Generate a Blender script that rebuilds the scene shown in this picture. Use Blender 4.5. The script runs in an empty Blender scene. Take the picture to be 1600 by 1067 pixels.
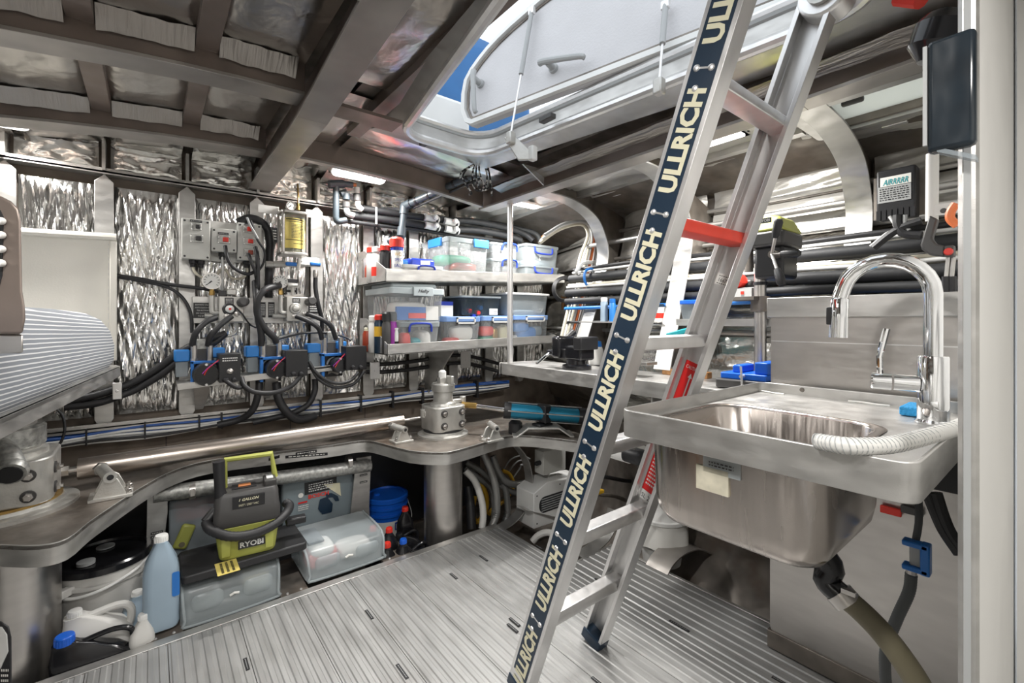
import bpy, bmesh, math, random
from mathutils import Vector as V, Matrix as MX, noise
R = math.radians
random.seed(7)
scene = bpy.context.scene
COL = scene.collection
# ---------------------------------------------------------------- camera
# camera stands in a bulkhead doorway, looking aft and to starboard; X = to starboard, Y = aft, Z = up (metres)
F, HY, H, PSI = 711.0, 500.0, 1.18, R(38.5)
SP, CP = math.sin(PSI), math.cos(PSI)
cam = bpy.data.cameras.new('camera'); cam_o = bpy.data.objects.new('camera', cam); COL.objects.link(cam_o)
cam.sensor_width = 36; cam.lens = F / 1600 * 36; cam.shift_y = -(533.5 - HY) / 1600
cam.clip_start = 0.02
cam_o.location = (0, 0, H); cam_o.rotation_euler = (R(90), 0, -PSI)
scene.camera = cam_o
# ---------------------------------------------------------------- world, exposure
w = bpy.data.worlds.new('sky'); scene.world = w; w.use_nodes = True
bg = w.node_tree.nodes['Background']; bg.inputs[0].default_value = (0.88, 0.94, 1.0, 1); bg.inputs[1].default_value = 1.15
vs = scene.view_settings
vs.view_transform = 'Standard'; vs.look = 'None'; vs.exposure = 0.55; vs.gamma = 1.0; vs.use_curve_mapping = False
LED_W = 13.0          # watts of each ceiling light
scene.cycles.max_bounces = 4; scene.cycles.diffuse_bounces = 2; scene.cycles.glossy_bounces = 3; scene.cycles.transparent_max_bounces = 8; scene.cycles.sample_clamp_indirect = 4; scene.cycles.adaptive_threshold = .04; scene.cycles.blur_glossy = 1

def at(px, py, X=None, Y=None, Z=None, D=None):
    """point of the place seen at photo pixel (px, py) that lies on the plane X=, Y= or Z= (or at depth D)"""
    r = (px - 800) / F; u = (HY - py) / F
    d = V((SP + r * CP, CP - r * SP, u)); o = V((0, 0, H))
    if D is not None: return o + d * D
    if X is not None: return o + d * (X / d.x)
    if Y is not None: return o + d * (Y / d.y)
    return o + d * ((Z - H) / d.z)

# ---------------------------------------------------------------- mesh builder
class MB:
    def __init__(s): s.v = []; s.f = []
    def add(s, vs, fs):
        n = len(s.v); s.v += [V(q) for q in vs]; s.f += [[i + n for i in g] for g in fs]; return s
    def hexa(s, p):      # 8 points: bottom ring, top ring
        return s.add(p, [(3, 2, 1, 0), (4, 5, 6, 7), (0, 1, 5, 4), (1, 2, 6, 5), (2, 3, 7, 6), (3, 0, 4, 7)])
    def bx(s, x0, x1, y0, y1, z0, z1):
        return s.hexa([(x0, y0, z0), (x1, y0, z0), (x1, y1, z0), (x0, y1, z0), (x0, y0, z1), (x1, y0, z1), (x1, y1, z1), (x0, y1, z1)])
    def box(s, c, d, rot=None):
        c = V(c); h = V(d) / 2; rot = rot or MX.Identity(3)
        q = [V((sx * h.x, sy * h.y, sz * h.z)) for sz in (-1, 1) for sx, sy in ((-1, -1), (1, -1), (1, 1), (-1, 1))]
        return s.hexa([c + rot @ p for p in q])
    def prism(s, pts, ext):
        pts = [V(p) for p in pts]; n = len(pts); e = V(ext)
        return s.add(pts + [p + e for p in pts], [tuple(range(n))[::-1], tuple(range(n, 2 * n))] + [(i, (i + 1) % n, n + (i + 1) % n, n + i) for i in range(n)])
    def loft(s, rings, caps=True, closed=True):
        n = len(rings[0]); vs = [p for r in rings for p in r]; fs = []
        for k in range(len(rings) - 1):
            for i in range(n if closed else n - 1):
                j = (i + 1) % n; fs.append((k * n + i, k * n + j, (k + 1) * n + j, (k + 1) * n + i))
        if caps: fs += [tuple(range(n))[::-1], tuple(range((len(rings) - 1) * n, len(rings) * n))]
        return s.add(vs, fs)
    def tube(s, pts, r, n=8, caps=True):
        pts = [V(p) for p in pts]; m = len(pts); rr = r if isinstance(r, (list, tuple)) else [r] * m
        up = None; rings = []
        for i, p in enumerate(pts):
            t = (pts[min(i + 1, m - 1)] - pts[max(i - 1, 0)]).normalized()
            if up is None: up = t.orthogonal().normalized()
            up = (up - t * up.dot(t)); up = up.normalized() if up.length > 1e-6 else t.orthogonal().normalized()
            b = t.cross(up)
            rings.append([p + (up * math.cos(a) + b * math.sin(a)) * rr[i] for a in [2 * math.pi * k / n for k in range(n)]])
        return s.loft(rings, caps)
    def cyl(s, p0, p1, r, n=16, r2=None): return s.tube([p0, p1], [r, r if r2 is None else r2], n)
    def lathe(s, prof, o=(0, 0, 0), ax=(0, 0, 1), n=24, caps=True):
        o = V(o); ax = V(ax).normalized(); a = ax.orthogonal().normalized(); b = ax.cross(a)
        return s.loft([[o + ax * z + (a * math.cos(t) + b * math.sin(t)) * r for t in [2 * math.pi * k / n for k in range(n)]] for r, z in prof], caps)
    def grid(s, fn, nu, nv):
        vs = [fn(i / nu, j / nv) for j in range(nv + 1) for i in range(nu + 1)]
        return s.add(vs, [(j * (nu + 1) + i, j * (nu + 1) + i + 1, (j + 1) * (nu + 1) + i + 1, (j + 1) * (nu + 1) + i) for j in range(nv) for i in range(nu)])
    def build(s, name, mat, parent=None, bevel=0, local=False, smooth=35, origin=None, fix=True, seg=2):
        vs = s.v
        if parent is not None:
            if not local:
                inv = TM[parent.name].inverted(); vs = [inv @ p for p in vs]
        else:
            if origin is None:
                xs = [p.x for p in vs]; ys = [p.y for p in vs]; zs = [p.z for p in vs]
                origin = ((min(xs) + max(xs)) / 2, (min(ys) + max(ys)) / 2, min(zs))
            origin = V(origin); vs = [p - origin for p in vs]
        me = bpy.data.meshes.new(name); me.from_pydata([tuple(p) for p in vs], [], s.f)
        if fix:
            bm = bmesh.new(); bm.from_mesh(me); bmesh.ops.recalc_face_normals(bm, faces=bm.faces); bm.to_mesh(me); bm.free()
        for p in me.polygons: p.use_smooth = True
        me.set_sharp_from_angle(angle=R(smooth))
        me.materials.append(MT[mat] if isinstance(mat, str) else mat)
        o = bpy.data.objects.new(name, me); COL.objects.link(o)
        if parent is not None: o.parent = parent; TM[o.name] = TM[parent.name]
        else: o.location = origin; TM[o.name] = MX.Translation(origin)
        if bevel:
            b = o.modifiers.new('bevel', 'BEVEL'); b.width = bevel; b.segments = seg; b.limit_method = 'ANGLE'; b.angle_limit = R(40)
        return o
TM = {}
def tag(o, label=None, cat=None, group=None, kind=None):
    if label: o['label'] = label
    if cat: o['category'] = cat
    if group: o['group'] = group
    if kind: o['kind'] = kind
    return o
def thing(name, label, cat, loc=(0, 0, 0), rz=0, group=None, mtx=None):
    o = bpy.data.objects.new(name, None); COL.objects.link(o); o.empty_display_size = .05
    m = mtx if mtx is not None else MX.Translation(V(loc)) @ MX.Rotation(rz, 4, 'Z')
    o.matrix_world = m; o.location, o.rotation_euler = m.translation, m.to_euler(); TM[o.name] = m.copy()
    return tag(o, label, cat, group)
def struct(o): o['kind'] = 'structure'; return o
def sub(o):       # a part that holds sub-parts: its children are modelled in the same space
    return o
def dup(o, parent=None, mtx=None, label=None):
    c = o.copy(); COL.objects.link(c)
    if mtx is not None: c.location, c.rotation_euler = mtx.translation, mtx.to_euler(); TM[c.name] = mtx.copy()
    if parent is not None: c.parent = parent
    if label: c['label'] = label
    for ch in list(o.children): dup(ch, c)
    return c
def pbox(px0, py0, px1, py1, Y, dep):   # box whose front face (at Y) covers these photo pixels
    a = at(px0, (py0 + py1) / 2, Y=Y).x; b = at(px1, (py0 + py1) / 2, Y=Y).x; pm = (px0 + px1) / 2
    return (a, b, Y, Y + dep, at(pm, py1, Y=Y).z, at(pm, py0, Y=Y).z)
def xbox(px0, py0, px1, py1, X, dep):   # the same on a plane X = const facing the camera side
    a = at(px0, (py0 + py1) / 2, X=X).y; b = at(px1, (py0 + py1) / 2, X=X).y; pm = (px0 + px1) / 2
    return (X, X + dep, min(a, b), max(a, b), at(pm, py1, X=X).z, at(pm, py0, X=X).z)
def curve(pts, k=5):   # Catmull-Rom through the points
    pts = [V(p) for p in pts]
    if len(pts) < 3: return pts
    e = [pts[0] * 2 - pts[1]] + pts + [pts[-1] * 2 - pts[-2]]; out = []
    for i in range(1, len(e) - 2):
        a, b, c, d = e[i - 1:i + 3]
        for j in range(k):
            t = j / k; out.append(.5 * ((2 * b) + (c - a) * t + (2 * a - 5 * b + 4 * c - d) * t * t + (3 * b - a - 3 * c + d) * t ** 3))
    return out + [pts[-1]]
def hp(lst, Y=None):   # pixel triples (px, py, Y) -> points
    return [at(q[0], q[1], Y=(q[2] if len(q) > 2 else Y)) for q in lst]
def rrect(x0, x1, y0, y1, r, k=4):
    out = []
    for cx, cy, a0 in ((x1 - r, y1 - r, 0), (x0 + r, y1 - r, 90), (x0 + r, y0 + r, 180), (x1 - r, y0 + r, 270)):
        for j in range(k + 1):
            a = R(a0 + 90 * j / k); out.append((cx + r * math.cos(a), cy + r * math.sin(a)))
    return out
TXT = {}
def text(s, mat, parent, o, xd, yd, wid=None, hgt=None, name='lettering', shear=0, bold=0, lift=.0006, local=False, depth=.0005):
    """flat raised lettering centred on o, reading along xd with letter tops towards yd"""
    key = (s, shear, bold)
    if key not in TXT:
        cu = bpy.data.curves.new('txt', 'FONT'); cu.body = s; cu.size = 1; cu.resolution_u = 2; cu.align_x = 'CENTER'; cu.shear = shear; cu.offset = bold
        ob = bpy.data.objects.new('txt', cu); me = bpy.data.meshes.new_from_object(ob)
        vs = [v.co.copy() for v in me.vertices]; fs = [tuple(p.vertices) for p in me.polygons]
        bpy.data.objects.remove(ob); bpy.data.curves.remove(cu); bpy.data.meshes.remove(me); TXT[key] = (vs, fs)
    vs, fs = TXT[key]
    x0, x1 = min(v.x for v in vs), max(v.x for v in vs); y0, y1 = min(v.y for v in vs), max(v.y for v in vs)
    sx = wid / (x1 - x0) if wid else None; sy = hgt / (y1 - y0) if hgt else sx; sx = sx or sy
    xd = V(xd).normalized(); yd = V(yd); yd = (yd - xd * yd.dot(xd)).normalized(); n = xd.cross(yd); o = V(o) + n * lift
    m = MB(); m.add([o + xd * ((v.x - (x0 + x1) / 2) * sx) + yd * ((v.y - (y0 + y1) / 2) * sy) for v in vs], fs)
    return m.build(name, mat, parent, local=local, fix=False)
def plate(parent, name, mat, o, xd, yd, wid, hgt, th=.001, lift=0, local=False, bevel=0):
    xd = V(xd).normalized(); yd = V(yd).normalized(); n = xd.cross(yd); o = V(o) + n * lift
    p = [o + xd * (a * wid / 2) + yd * (b * hgt / 2) for a, b in ((-1, -1), (1, -1), (1, 1), (-1, 1))]
    return MB().prism(p, n * th).build(name, mat, parent, local=local, bevel=bevel)
def printed_lines(parent, mat, o, xd, yd, wid, hgt, rows, name='print'):   # unreadable small print: broken rows of tiny dashes
    xd = V(xd).normalized(); yd = V(yd).normalized(); n = xd.cross(yd); o = V(o) + n * .0008; m = MB(); rnd = random.Random(int(abs(o.x * 9000) + abs(o.z * 7000)))
    for k in range(rows):
        y = hgt * ((k + .5) / rows - .5); x = -wid / 2
        while x < wid / 2:
            L = min(rnd.uniform(.02, .09) * wid + .002, wid / 2 - x)
            q = [o + xd * a + yd * b for a, b in ((x, y - hgt * .24 / rows), (x + L, y - hgt * .24 / rows), (x + L, y + hgt * .24 / rows), (x, y + hgt * .24 / rows))]
            m.add(q, [(0, 1, 2, 3)]); x += L + wid * .025 + .001
    o = m.build(name, mat, parent, fix=False); o['kind'] = 'stuff'; return o

# ---------------------------------------------------------------- materials
MT = {}
def mat(name, col, rough=.5, metal=0.0, var=0.0, vs=6, st=(1, 1, 1), bump=0, bs=60, bst=(1, 1, 1), alpha=1, coat=0, rvar=0, spec=None, emit=0, trans=0, dirt=None, dscale=3):
    m = bpy.data.materials.new(name); m.use_nodes = True; nt = m.node_tree; b = nt.nodes['Principled BSDF']; L = nt.links.new
    c = (*col, 1); b.inputs['Base Color'].default_value = c; b.inputs['Roughness'].default_value = rough; b.inputs['Metallic'].default_value = metal
    if spec is not None: b.inputs['Specular IOR Level'].default_value = spec
    if alpha < 1: b.inputs['Alpha'].default_value = alpha
    if coat: b.inputs['Coat Weight'].default_value = coat; b.inputs['Coat Roughness'].default_value = .08
    if trans: b.inputs['Transmission Weight'].default_value = trans; b.inputs['IOR'].default_value = 1.3
    if emit: b.inputs['Emission Color'].default_value = c; b.inputs['Emission Strength'].default_value = emit
    if var or rvar or bump or dirt:
        tc = nt.nodes.new('ShaderNodeTexCoord')
        def nz(scale, stretch, detail=2):
            mp = nt.nodes.new('ShaderNodeMapping'); mp.inputs['Scale'].default_value = stretch; L(tc.outputs['Object'], mp.inputs[0])
            n = nt.nodes.new('ShaderNodeTexNoise'); n.inputs['Scale'].default_value = scale; n.inputs['Detail'].default_value = detail; L(mp.outputs[0], n.inputs['Vector']); return n
        colout = None
        if var:
            n = nz(vs, st); cr = nt.nodes.new('ShaderNodeValToRGB'); cr.color_ramp.elements[0].position = .3; cr.color_ramp.elements[1].position = .7
            cr.color_ramp.elements[0].color = (*[max(0, x * (1 - var)) for x in col], 1); cr.color_ramp.elements[1].color = (*[min(1, x * (1 + var)) for x in col], 1)
            L(n.outputs[0], cr.inputs[0]); colout = cr.outputs[0]
        if dirt:
            n = nz(dscale, (1, 1, 1), 4); cr = nt.nodes.new('ShaderNodeValToRGB'); cr.color_ramp.elements[0].position = .52; cr.color_ramp.elements[1].position = .72
            cr.color_ramp.elements[0].color = (0, 0, 0, 1); cr.color_ramp.elements[1].color = (.8, .8, .8, 1); L(n.outputs[0], cr.inputs[0])
            mx = nt.nodes.new('ShaderNodeMix'); mx.data_type = 'RGBA'; mx.inputs[7].default_value = (*dirt, 1)
            if colout: L(colout, mx.inputs[6])
            else: mx.inputs[6].default_value = c
            L(cr.outputs[0], mx.inputs[0]); colout = mx.outputs[2]
        if colout: L(colout, b.inputs['Base Color'])
        if rvar:
            n = nz(vs * 1.7, st); mr = nt.nodes.new('ShaderNodeMapRange'); mr.inputs[1].default_value = .3; mr.inputs[2].default_value = .7
            mr.inputs[3].default_value = max(.03, rough - rvar); mr.inputs[4].default_value = min(1, rough + rvar); L(n.outputs[0], mr.inputs[0]); L(mr.outputs[0], b.inputs['Roughness'])
        if bump:
            n = nz(bs, bst, 1); bp = nt.nodes.new('ShaderNodeBump'); bp.inputs['Strength'].default_value = bump; bp.inputs['Distance'].default_value = .004
            L(n.outputs[0], bp.inputs['Height']); L(bp.outputs[0], b.inputs['Normal'])
    MT[name] = m; return m
mat('alu', (.55, .54, .52), .40, .8, var=.14, vs=9, st=(1, 1, 3), rvar=.1, bump=.08, bs=120, bst=(1, 6, 6))
mat('alu_flange', (.40, .375, .35), .42, .75, var=.12, vs=7, rvar=.1)  # lighter than alu_beam: light from below is put into the flange colour
mat('alu_beam', (.24, .195, .17), .45, .6, var=.16, vs=7, rvar=.1, bump=.06, bs=90)
mat('alu_dark', (.23, .205, .18), .5, .6, var=.3, vs=10, rvar=.12, dirt=(.16, .12, .09), bump=.1, bs=60)
mat('alu_bright', (.80, .79, .78), .34, .78, var=.06, vs=20, st=(1, 1, .2), rvar=.06)
mat('alu_plank', (.41, .408, .40), .46, .5, var=.1, vs=5, st=(5, .6, 1), rvar=.12, dirt=(.33, .325, .315), dscale=4)
mat('alu_cast', (.56, .55, .52), .45, .75, var=.12, vs=14, rvar=.1, bump=.15, bs=140)
mat('hull_metal', (.19, .17, .15), .55, .5, var=.35, vs=9, dirt=(.14, .10, .075), dscale=6, bump=.15, bs=40)
mat('stainless', (.50, .455, .42), .22, 1.0, var=.07, vs=5, st=(1, 12, 1), rvar=.07)
mat('steel_sheet', (.56, .535, .51), .33, .95, var=.05, vs=4, st=(2, 2, 8), rvar=.05)
mat('rod_steel', (.42, .37, .33), .30, .95)
mat('chrome', (.86, .87, .88), .05, 1.0)
mat('galvanised', (.42, .42, .40), .5, .7, var=.35, vs=60, rvar=.1)
def foil(name, base, rough, bump, scale, fine, crack=.12):
    m = mat(name, base, rough, 1.0); nt = m.node_tree; L = nt.links.new; b = nt.nodes['Principled BSDF']
    tc = nt.nodes.new('ShaderNodeTexCoord'); mp = nt.nodes.new('ShaderNodeMapping'); mp.inputs['Scale'].default_value = scale; L(tc.outputs['Object'], mp.inputs[0])
    n = nt.nodes.new('ShaderNodeTexNoise'); n.inputs['Scale'].default_value = 1; n.inputs['Detail'].default_value = 3; n.inputs['Distortion'].default_value = .4; L(mp.outputs[0], n.inputs['Vector'])
    ad = n
    bp = nt.nodes.new('ShaderNodeBump'); bp.inputs['Strength'].default_value = bump; bp.inputs['Distance'].default_value = .012; L(ad.outputs[0], bp.inputs['Height'])
    L(bp.outputs[0], b.inputs['Normal'])
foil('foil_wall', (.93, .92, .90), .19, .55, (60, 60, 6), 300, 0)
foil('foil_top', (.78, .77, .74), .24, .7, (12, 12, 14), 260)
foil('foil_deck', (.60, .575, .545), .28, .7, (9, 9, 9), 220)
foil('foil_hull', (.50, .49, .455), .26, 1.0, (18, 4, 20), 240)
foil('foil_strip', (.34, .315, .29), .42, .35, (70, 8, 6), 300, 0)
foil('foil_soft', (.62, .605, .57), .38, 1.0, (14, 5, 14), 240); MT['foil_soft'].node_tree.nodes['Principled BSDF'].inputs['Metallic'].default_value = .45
mat('black', (.018, .018, .02), .42, var=.2)
mat('rubber', (.022, .022, .024), .5, bump=.1, bs=200)
mat('black_gloss', (.012, .012, .014), .18)
mat('navy', (.010, .028, .055), .35)
mat('cream', (.80, .76, .55), .5)
mat('vinyl', (.88, .85, .77), .45, var=.05, vs=5, bump=.08, bs=160)
mat('grey_box', (.62, .62, .585), .45, var=.05)
mat('white', (.80, .80, .78), .4, var=.04)
mat('white_lid', (.60, .59, .60), .5, bump=.25, bs=110, var=.03)
mat('panel_white', (.74, .73, .70), .5, var=.04, vs=3, dirt=(.55, .54, .52), dscale=1.6)
mat('pvc_grey', (.05, .064, .075), .42)
mat('pipe_wrap', (.018, .019, .021), .62, bump=.1, bs=90)
mat('lagging', (.075, .08, .082), .55)
mat('blue', (.02, .17, .55), .35)
mat('blue_pump', (.03, .22, .62), .38)
mat('blue_dark', (.02, .05, .42), .35)
mat('blue_cyl', (.02, .22, .36), .3, .5)
mat('blue_lid', (.20, .34, .66), .4)
mat('blue_can', (.01, .12, .62), .32)
mat('red', (.72, .035, .02), .4)
mat('red_rung', (.86, .06, .03), .42, var=.08, vs=12)
mat('orange', (.80, .20, .06), .45)
mat('yellow', (.72, .42, .03), .45)
mat('yellow_label', (.70, .57, .16), .45, var=.05)
mat('lime', (.42, .44, .10), .45, var=.06)
mat('green', (.02, .30, .17), .5, var=.25, vs=20)
mat('purple', (.30, .03, .32), .4)
mat('charcoal', (.055, .053, .052), .45, var=.1)
mat('motor_black', (.02, .02, .022), .35)
mat('brass', (.55, .36, .12), .3, .9)
mat('bottle_blue', (.34, .44, .53), .42, var=.05)
mat('bottle_white', (.70, .69, .66), .45)
mat('wood', (.35, .17, .06), .5, var=.25, vs=9, st=(1, 9, 9))
mat('wire_white', (.72, .72, .70), .45)
mat('wire_blue', (.02, .09, .34), .4)
mat('wire_beige', (.62, .58, .47), .5)
mat('wire_grey', (.40, .41, .41), .45)
mat('hose_green', (.17, .15, .095), .55, bump=.12, bs=90)
mat('hose_clear', (.27, .27, .26), .28, .25)
mat('hose_white', (.72, .71, .68), .4)
mat('clear', (.80, .84, .86), .18, alpha=.22, spec=.6)
mat('clear_soft', (.52, .58, .60), .26, alpha=.46, spec=.5)
mat('clear_smoke', (.04, .06, .08), .15, alpha=.62, spec=.6)
mat('clear_dim', (.36, .41, .44), .25, alpha=.55, spec=.5)
mat('glass_tube', (.55, .55, .40), .06, alpha=.35, spec=.7)
mat('lid_pale', (.52, .58, .60), .42)
mat('lid_teal', (.22, .34, .38), .4, alpha=.85)
mat('sponge', (.03, .28, .58), .9, bump=1.0, bs=180)
mat('brown', (.20, .165, .135), .6, .35, var=.25, vs=8, dirt=(.12, .09, .065), dscale=7)
mat('hatch_glass', (.66, .66, .62), .25, spec=.5)
_nt = MT['hatch_glass'].node_tree; _tr = _nt.nodes.new('ShaderNodeBsdfTranslucent'); _tr.inputs[0].default_value = (.86, .86, .80, 1); _mx = _nt.nodes.new('ShaderNodeMixShader'); _mx.inputs[0].default_value = .7
_nt.links.new(_nt.nodes['Principled BSDF'].outputs[0], _mx.inputs[1]); _nt.links.new(_tr.outputs[0], _mx.inputs[2]); _nt.links.new(_mx.outputs[0], _nt.nodes['Material Output'].inputs[0])
mat('sheet_black', (.016, .024, .032), .22, bump=.5, bs=16, bst=(1, 2, 1), var=.3, vs=14)
mat('caulk', (.85, .84, .80), .6)
mat('paper', (.82, .81, .77), .6)
mat('paper_old', (.62, .58, .46), .6, var=.15, vs=40)
mat('red_label', (.75, .02, .02), .45)
mat('teal', (.01, .30, .34), .45)
mat('clay', (.50, .18, .06), .7)
mat('led', (1.0, .97, .92), .4, emit=9)
mat('lens', (1, .97, .93), .3, emit=1.6); MT['lens'].cycles.emission_sampling = 'NONE'
mat('blue_cover', (.02, .13, .34), .6, var=.1)
MT['led'].cycles.emission_sampling = 'NONE'
mat('dial', (.82, .82, .79), .3)
mat('oil_red', (.35, .05, .02), .3)
# striped mattress cloth
m = mat('stripe', (.30, .32, .35), .85); nt = m.node_tree; tc = nt.nodes.new('ShaderNodeTexCoord'); mp = nt.nodes.new('ShaderNodeMapping'); mp.inputs['Scale'].default_value = (1, 1, 1); mp.inputs['Rotation'].default_value = (0, R(78), 0)
wv = nt.nodes.new('ShaderNodeTexWave'); wv.bands_direction = 'X'; wv.inputs['Scale'].default_value = 30; wv.inputs['Distortion'].default_value = .8; wv.inputs['Detail Scale'].default_value = .3
cr = nt.nodes.new('ShaderNodeValToRGB'); cr.color_ramp.elements[0].position = .78; cr.color_ramp.elements[0].color = (.27, .29, .32, 1); cr.color_ramp.elements[1].position = .86; cr.color_ramp.elements[1].color = (.78, .79, .80, 1)
nt.links.new(tc.outputs['Object'], mp.inputs[0]); nt.links.new(mp.outputs[0], wv.inputs[0]); nt.links.new(wv.outputs[0], cr.inputs[0]); nt.links.new(cr.outputs[0], nt.nodes['Principled BSDF'].inputs['Base Color'])
# ================================================================= THE SETTING
def zb(x): return 1.925 - .07 * (x - .6) ** 2      # underside of the deck beams (cambered deck)
FK = (.10, .0)
def wr(x, y, z, s, amp):                            # ridged wrinkles
    return amp * (1 - 2 * abs(noise.noise(V((x * s[0], y * s[1], z * s[2])))))
# ---- floor: ribbed aluminium planks on a dark bed
fl = struct(MB().bx(-1.25, 1.57, -.95, 2.075, -.05, -.012).bx(1.57, 1.86, -.95, 1.53, -.05, -.012).build('floor', 'alu_dark', origin=(.3, .6, -.012)))
seams = [-1.25, -1.03, -.82, -.60, -.385, -.17, .05, .273, .49, .704, .923, 1.142, 1.355, 1.57, 1.88]
for a, b in zip(seams, seams[1:]):
    y1 = 2.075 if b < 1.6 else 1.535
    prof = [(a + .0012, -.012), (a + .0012, 0)]; n = 7; p = (b - a - .0024) / n
    for k in range(n):
        x = a + .0012 + p * (k + .5)
        prof += [(x - p * .34, .0), (x - p * .22, .0032), (x + p * .22, .0032), (x + p * .34, .0)]
    prof += [(b - .0012, 0), (b - .0012, -.012)]
    MB().prism([(x, -.95, z) for x, z in prof], (0, y1 + .95, 0)).build('plank', 'alu_plank', fl, smooth=20)
MB().bx(-1.25, 1.56, 2.077, 2.12, -.06, .004).build('edge_bar', 'alu', fl, bevel=.002)
MB().bx(1.60, 1.885, 1.537, 1.55, -.05, .002).build('edge_bar', 'alu', fl, bevel=.002)
MB().bx(1.882, 1.90, .68, 1.55, -.05, .004).build('edge_bar', 'alu', fl, bevel=.002)
# small black engraved tags stuck on the planks
for px, py, px2, py2 in [(752, 867, 759, 877), (383, 1028, 387, 1047), (572, 953, 582, 967), (620, 1038, 637, 1060), (703, 896, 715, 904), (790, 977, 812, 985), (793, 968, 815, 975),
                         (928, 905, 945, 910), (1045, 970, 1078, 986), (836, 852, 848, 857), (928, 1062, 938, 1067), (1210, 1060, 1226, 1067)]:
    a = at(px, py, Z=.004); b = at(px2, py2, Z=.004); d = (b - a); d = V((0, -1, 0)) * max(d.length, .045); c = (a + b) / 2
    L = min(d.length, .11)
    t = MB().box(c, (.012, L, .0016)).build('name_tag', 'black', fl)
    printed_lines(t, 'wire_grey', c + V((0, 0, .0004)), (0, -1, 0), (1, 0, 0), L * .85, .0045, 1)
# ---- bilge and hull bottom under the floor edges
hb = struct(MB().grid(lambda u, v: V((-1.45 + 4.4 * u, -1.3 + 4.18 * v, -.19)), 20, 20).build('floor_bilge', 'hull_metal', fix=False))
# ---- aft wall (transom)
wb = struct(MB().bx(-1.35, 2.85, 2.80, 2.83, -.25, 2.12).build('wall_back', 'brown', origin=(.5, 2.8, 0)))
XK = [.142 + .303 * k for k in range(-5, 9)]
for k, x in enumerate(XK):
    if not (-1.2 < x < 2.4): continue
    w_ = .033; y = 2.735; zt, zs = 1.83, 1.80
    MB().prism([(x - w_, y, .735), (x - w_ * .5, y, .705), (x + w_ * .5, y, .705), (x + w_, y, .735), (x + w_, y, zs), (x + .004, y, zt), (x - .004, y, zt), (x - w_, y, zs)], (0, .008, 0)).build('frame_bar', 'alu', wb, bevel=.0015)
    MB().bx(x - .004, x + .004, 2.743, 2.80, .70, 1.84).build('frame_web', 'alu', wb)
    if k + 1 < len(XK):
        x1 = XK[k + 1]
        def fp(u, v, x=x, x1=x1):
            X = x + .034 + (x1 - x - .068) * u; Z = .745 + 1.045 * v
            e = min(u, 1 - u, v * 3, (1 - v) * 3) * 8; e = min(1, e)
            d = wr(X + .16 * Z + .02 * math.sin(Z * 5 + x), 0, Z, (40, 1, 1.4), .014) + wr(X - .17 * Z, 3, Z, (34, 1, 1.2), .012) + .004 * noise.noise(V((X * 9, 5, Z * 6)))
            return V((X, 2.772 - d * e - .004, Z))
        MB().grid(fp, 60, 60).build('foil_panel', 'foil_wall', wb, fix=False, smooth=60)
        def ft(u, v, x=x, x1=x1):
            X = x + .02 + (x1 - x - .04) * u; Z = 1.858 + .125 * v; e = min(1, min(u, 1 - u, v, 1 - v) * 6)
            return V((X, 2.772 - e * (wr(X + Z, 1, Z, (18, 1, 26), .008) + wr(X - Z, 7, Z, (16, 1, 22), .006)), Z))
        MB().grid(ft, 20, 14).build('foil_panel', 'foil_top', wb, fix=False, smooth=60)
        MB().grid(lambda u, v: V((x + .02 + (x1 - x - .04) * u, 2.77 - .16 * v, 1.985 + .03 * v - wr(u * .28 + x, v, 3, (16, 4, 1), .005))), 12, 6).build('foil_panel', 'foil_top', wb, fix=False, smooth=60)
        MB().bx(x - .006, x + .006, 2.70, 2.79, 1.845, 1.985).build('deck_bracket', 'alu', wb)
MB().bx(-1.3, 2.6, 2.715, 2.80, 1.836, 1.846).bx(-1.3, 2.6, 2.715, 2.722, 1.832, 1.858).build('stringer', 'alu', wb, bevel=.001)
MB().bx(-1.3, 2.0, 2.70, 2.80, .700, .708).bx(-1.3, 2.0, 2.70, 2.708, .690, .722).build('stringer', 'alu', wb, bevel=.001)
for x in (.06, .62, 1.05):
    MB().bx(x, x + .003, 2.7985, 2.801, .5, .70).build('seam_line', 'black', wb)
# ---- ceiling: foil-lined deck with aluminium beams, a companion hatch opening
HATCH = [(.825, 1.785), (1.245, 1.80), (1.40, .28), (.56, .28)]
def fillet(poly, r, k=6):
    out = []; n = len(poly)
    for i in range(n):
        p = V((*poly[i], 0)); a = V((*poly[i - 1], 0)); b = V((*poly[(i + 1) % n], 0)); u = (a - p).normalized(); v = (b - p).normalized()
        ang = u.angle(v); t = r / math.tan(ang / 2); c = p + (u + v).normalized() * (r / math.sin(ang / 2)); s, e = p + u * t, p + v * t
        for j in range(k + 1):
            q = s.lerp(e, j / k); out.append(c + (q - c).normalized() * r)
    return out
HP = fillet(HATCH, .13, 7)
def deck(nm, x0, x1, y0, y1, m, zo=.10, amp=.008, nx=12, ny=12, s=(14, 6, 1), par=None):
    def fn(u, v):
        X = x0 + (x1 - x0) * u; Y = y0 + (y1 - y0) * v; e = min(1, min(u, 1 - u, v, 1 - v) * 5)
        sag = .012 * e
        return V((X, Y, zb(X) + zo - sag - e * (wr(X + .3 * Y, Y, 2, s, amp) + .006 * noise.noise(V((X * 6, Y * 6, 1))))))
    return MB().grid(fn, nx, ny).build(nm, m, par, fix=False, smooth=60)
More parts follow.
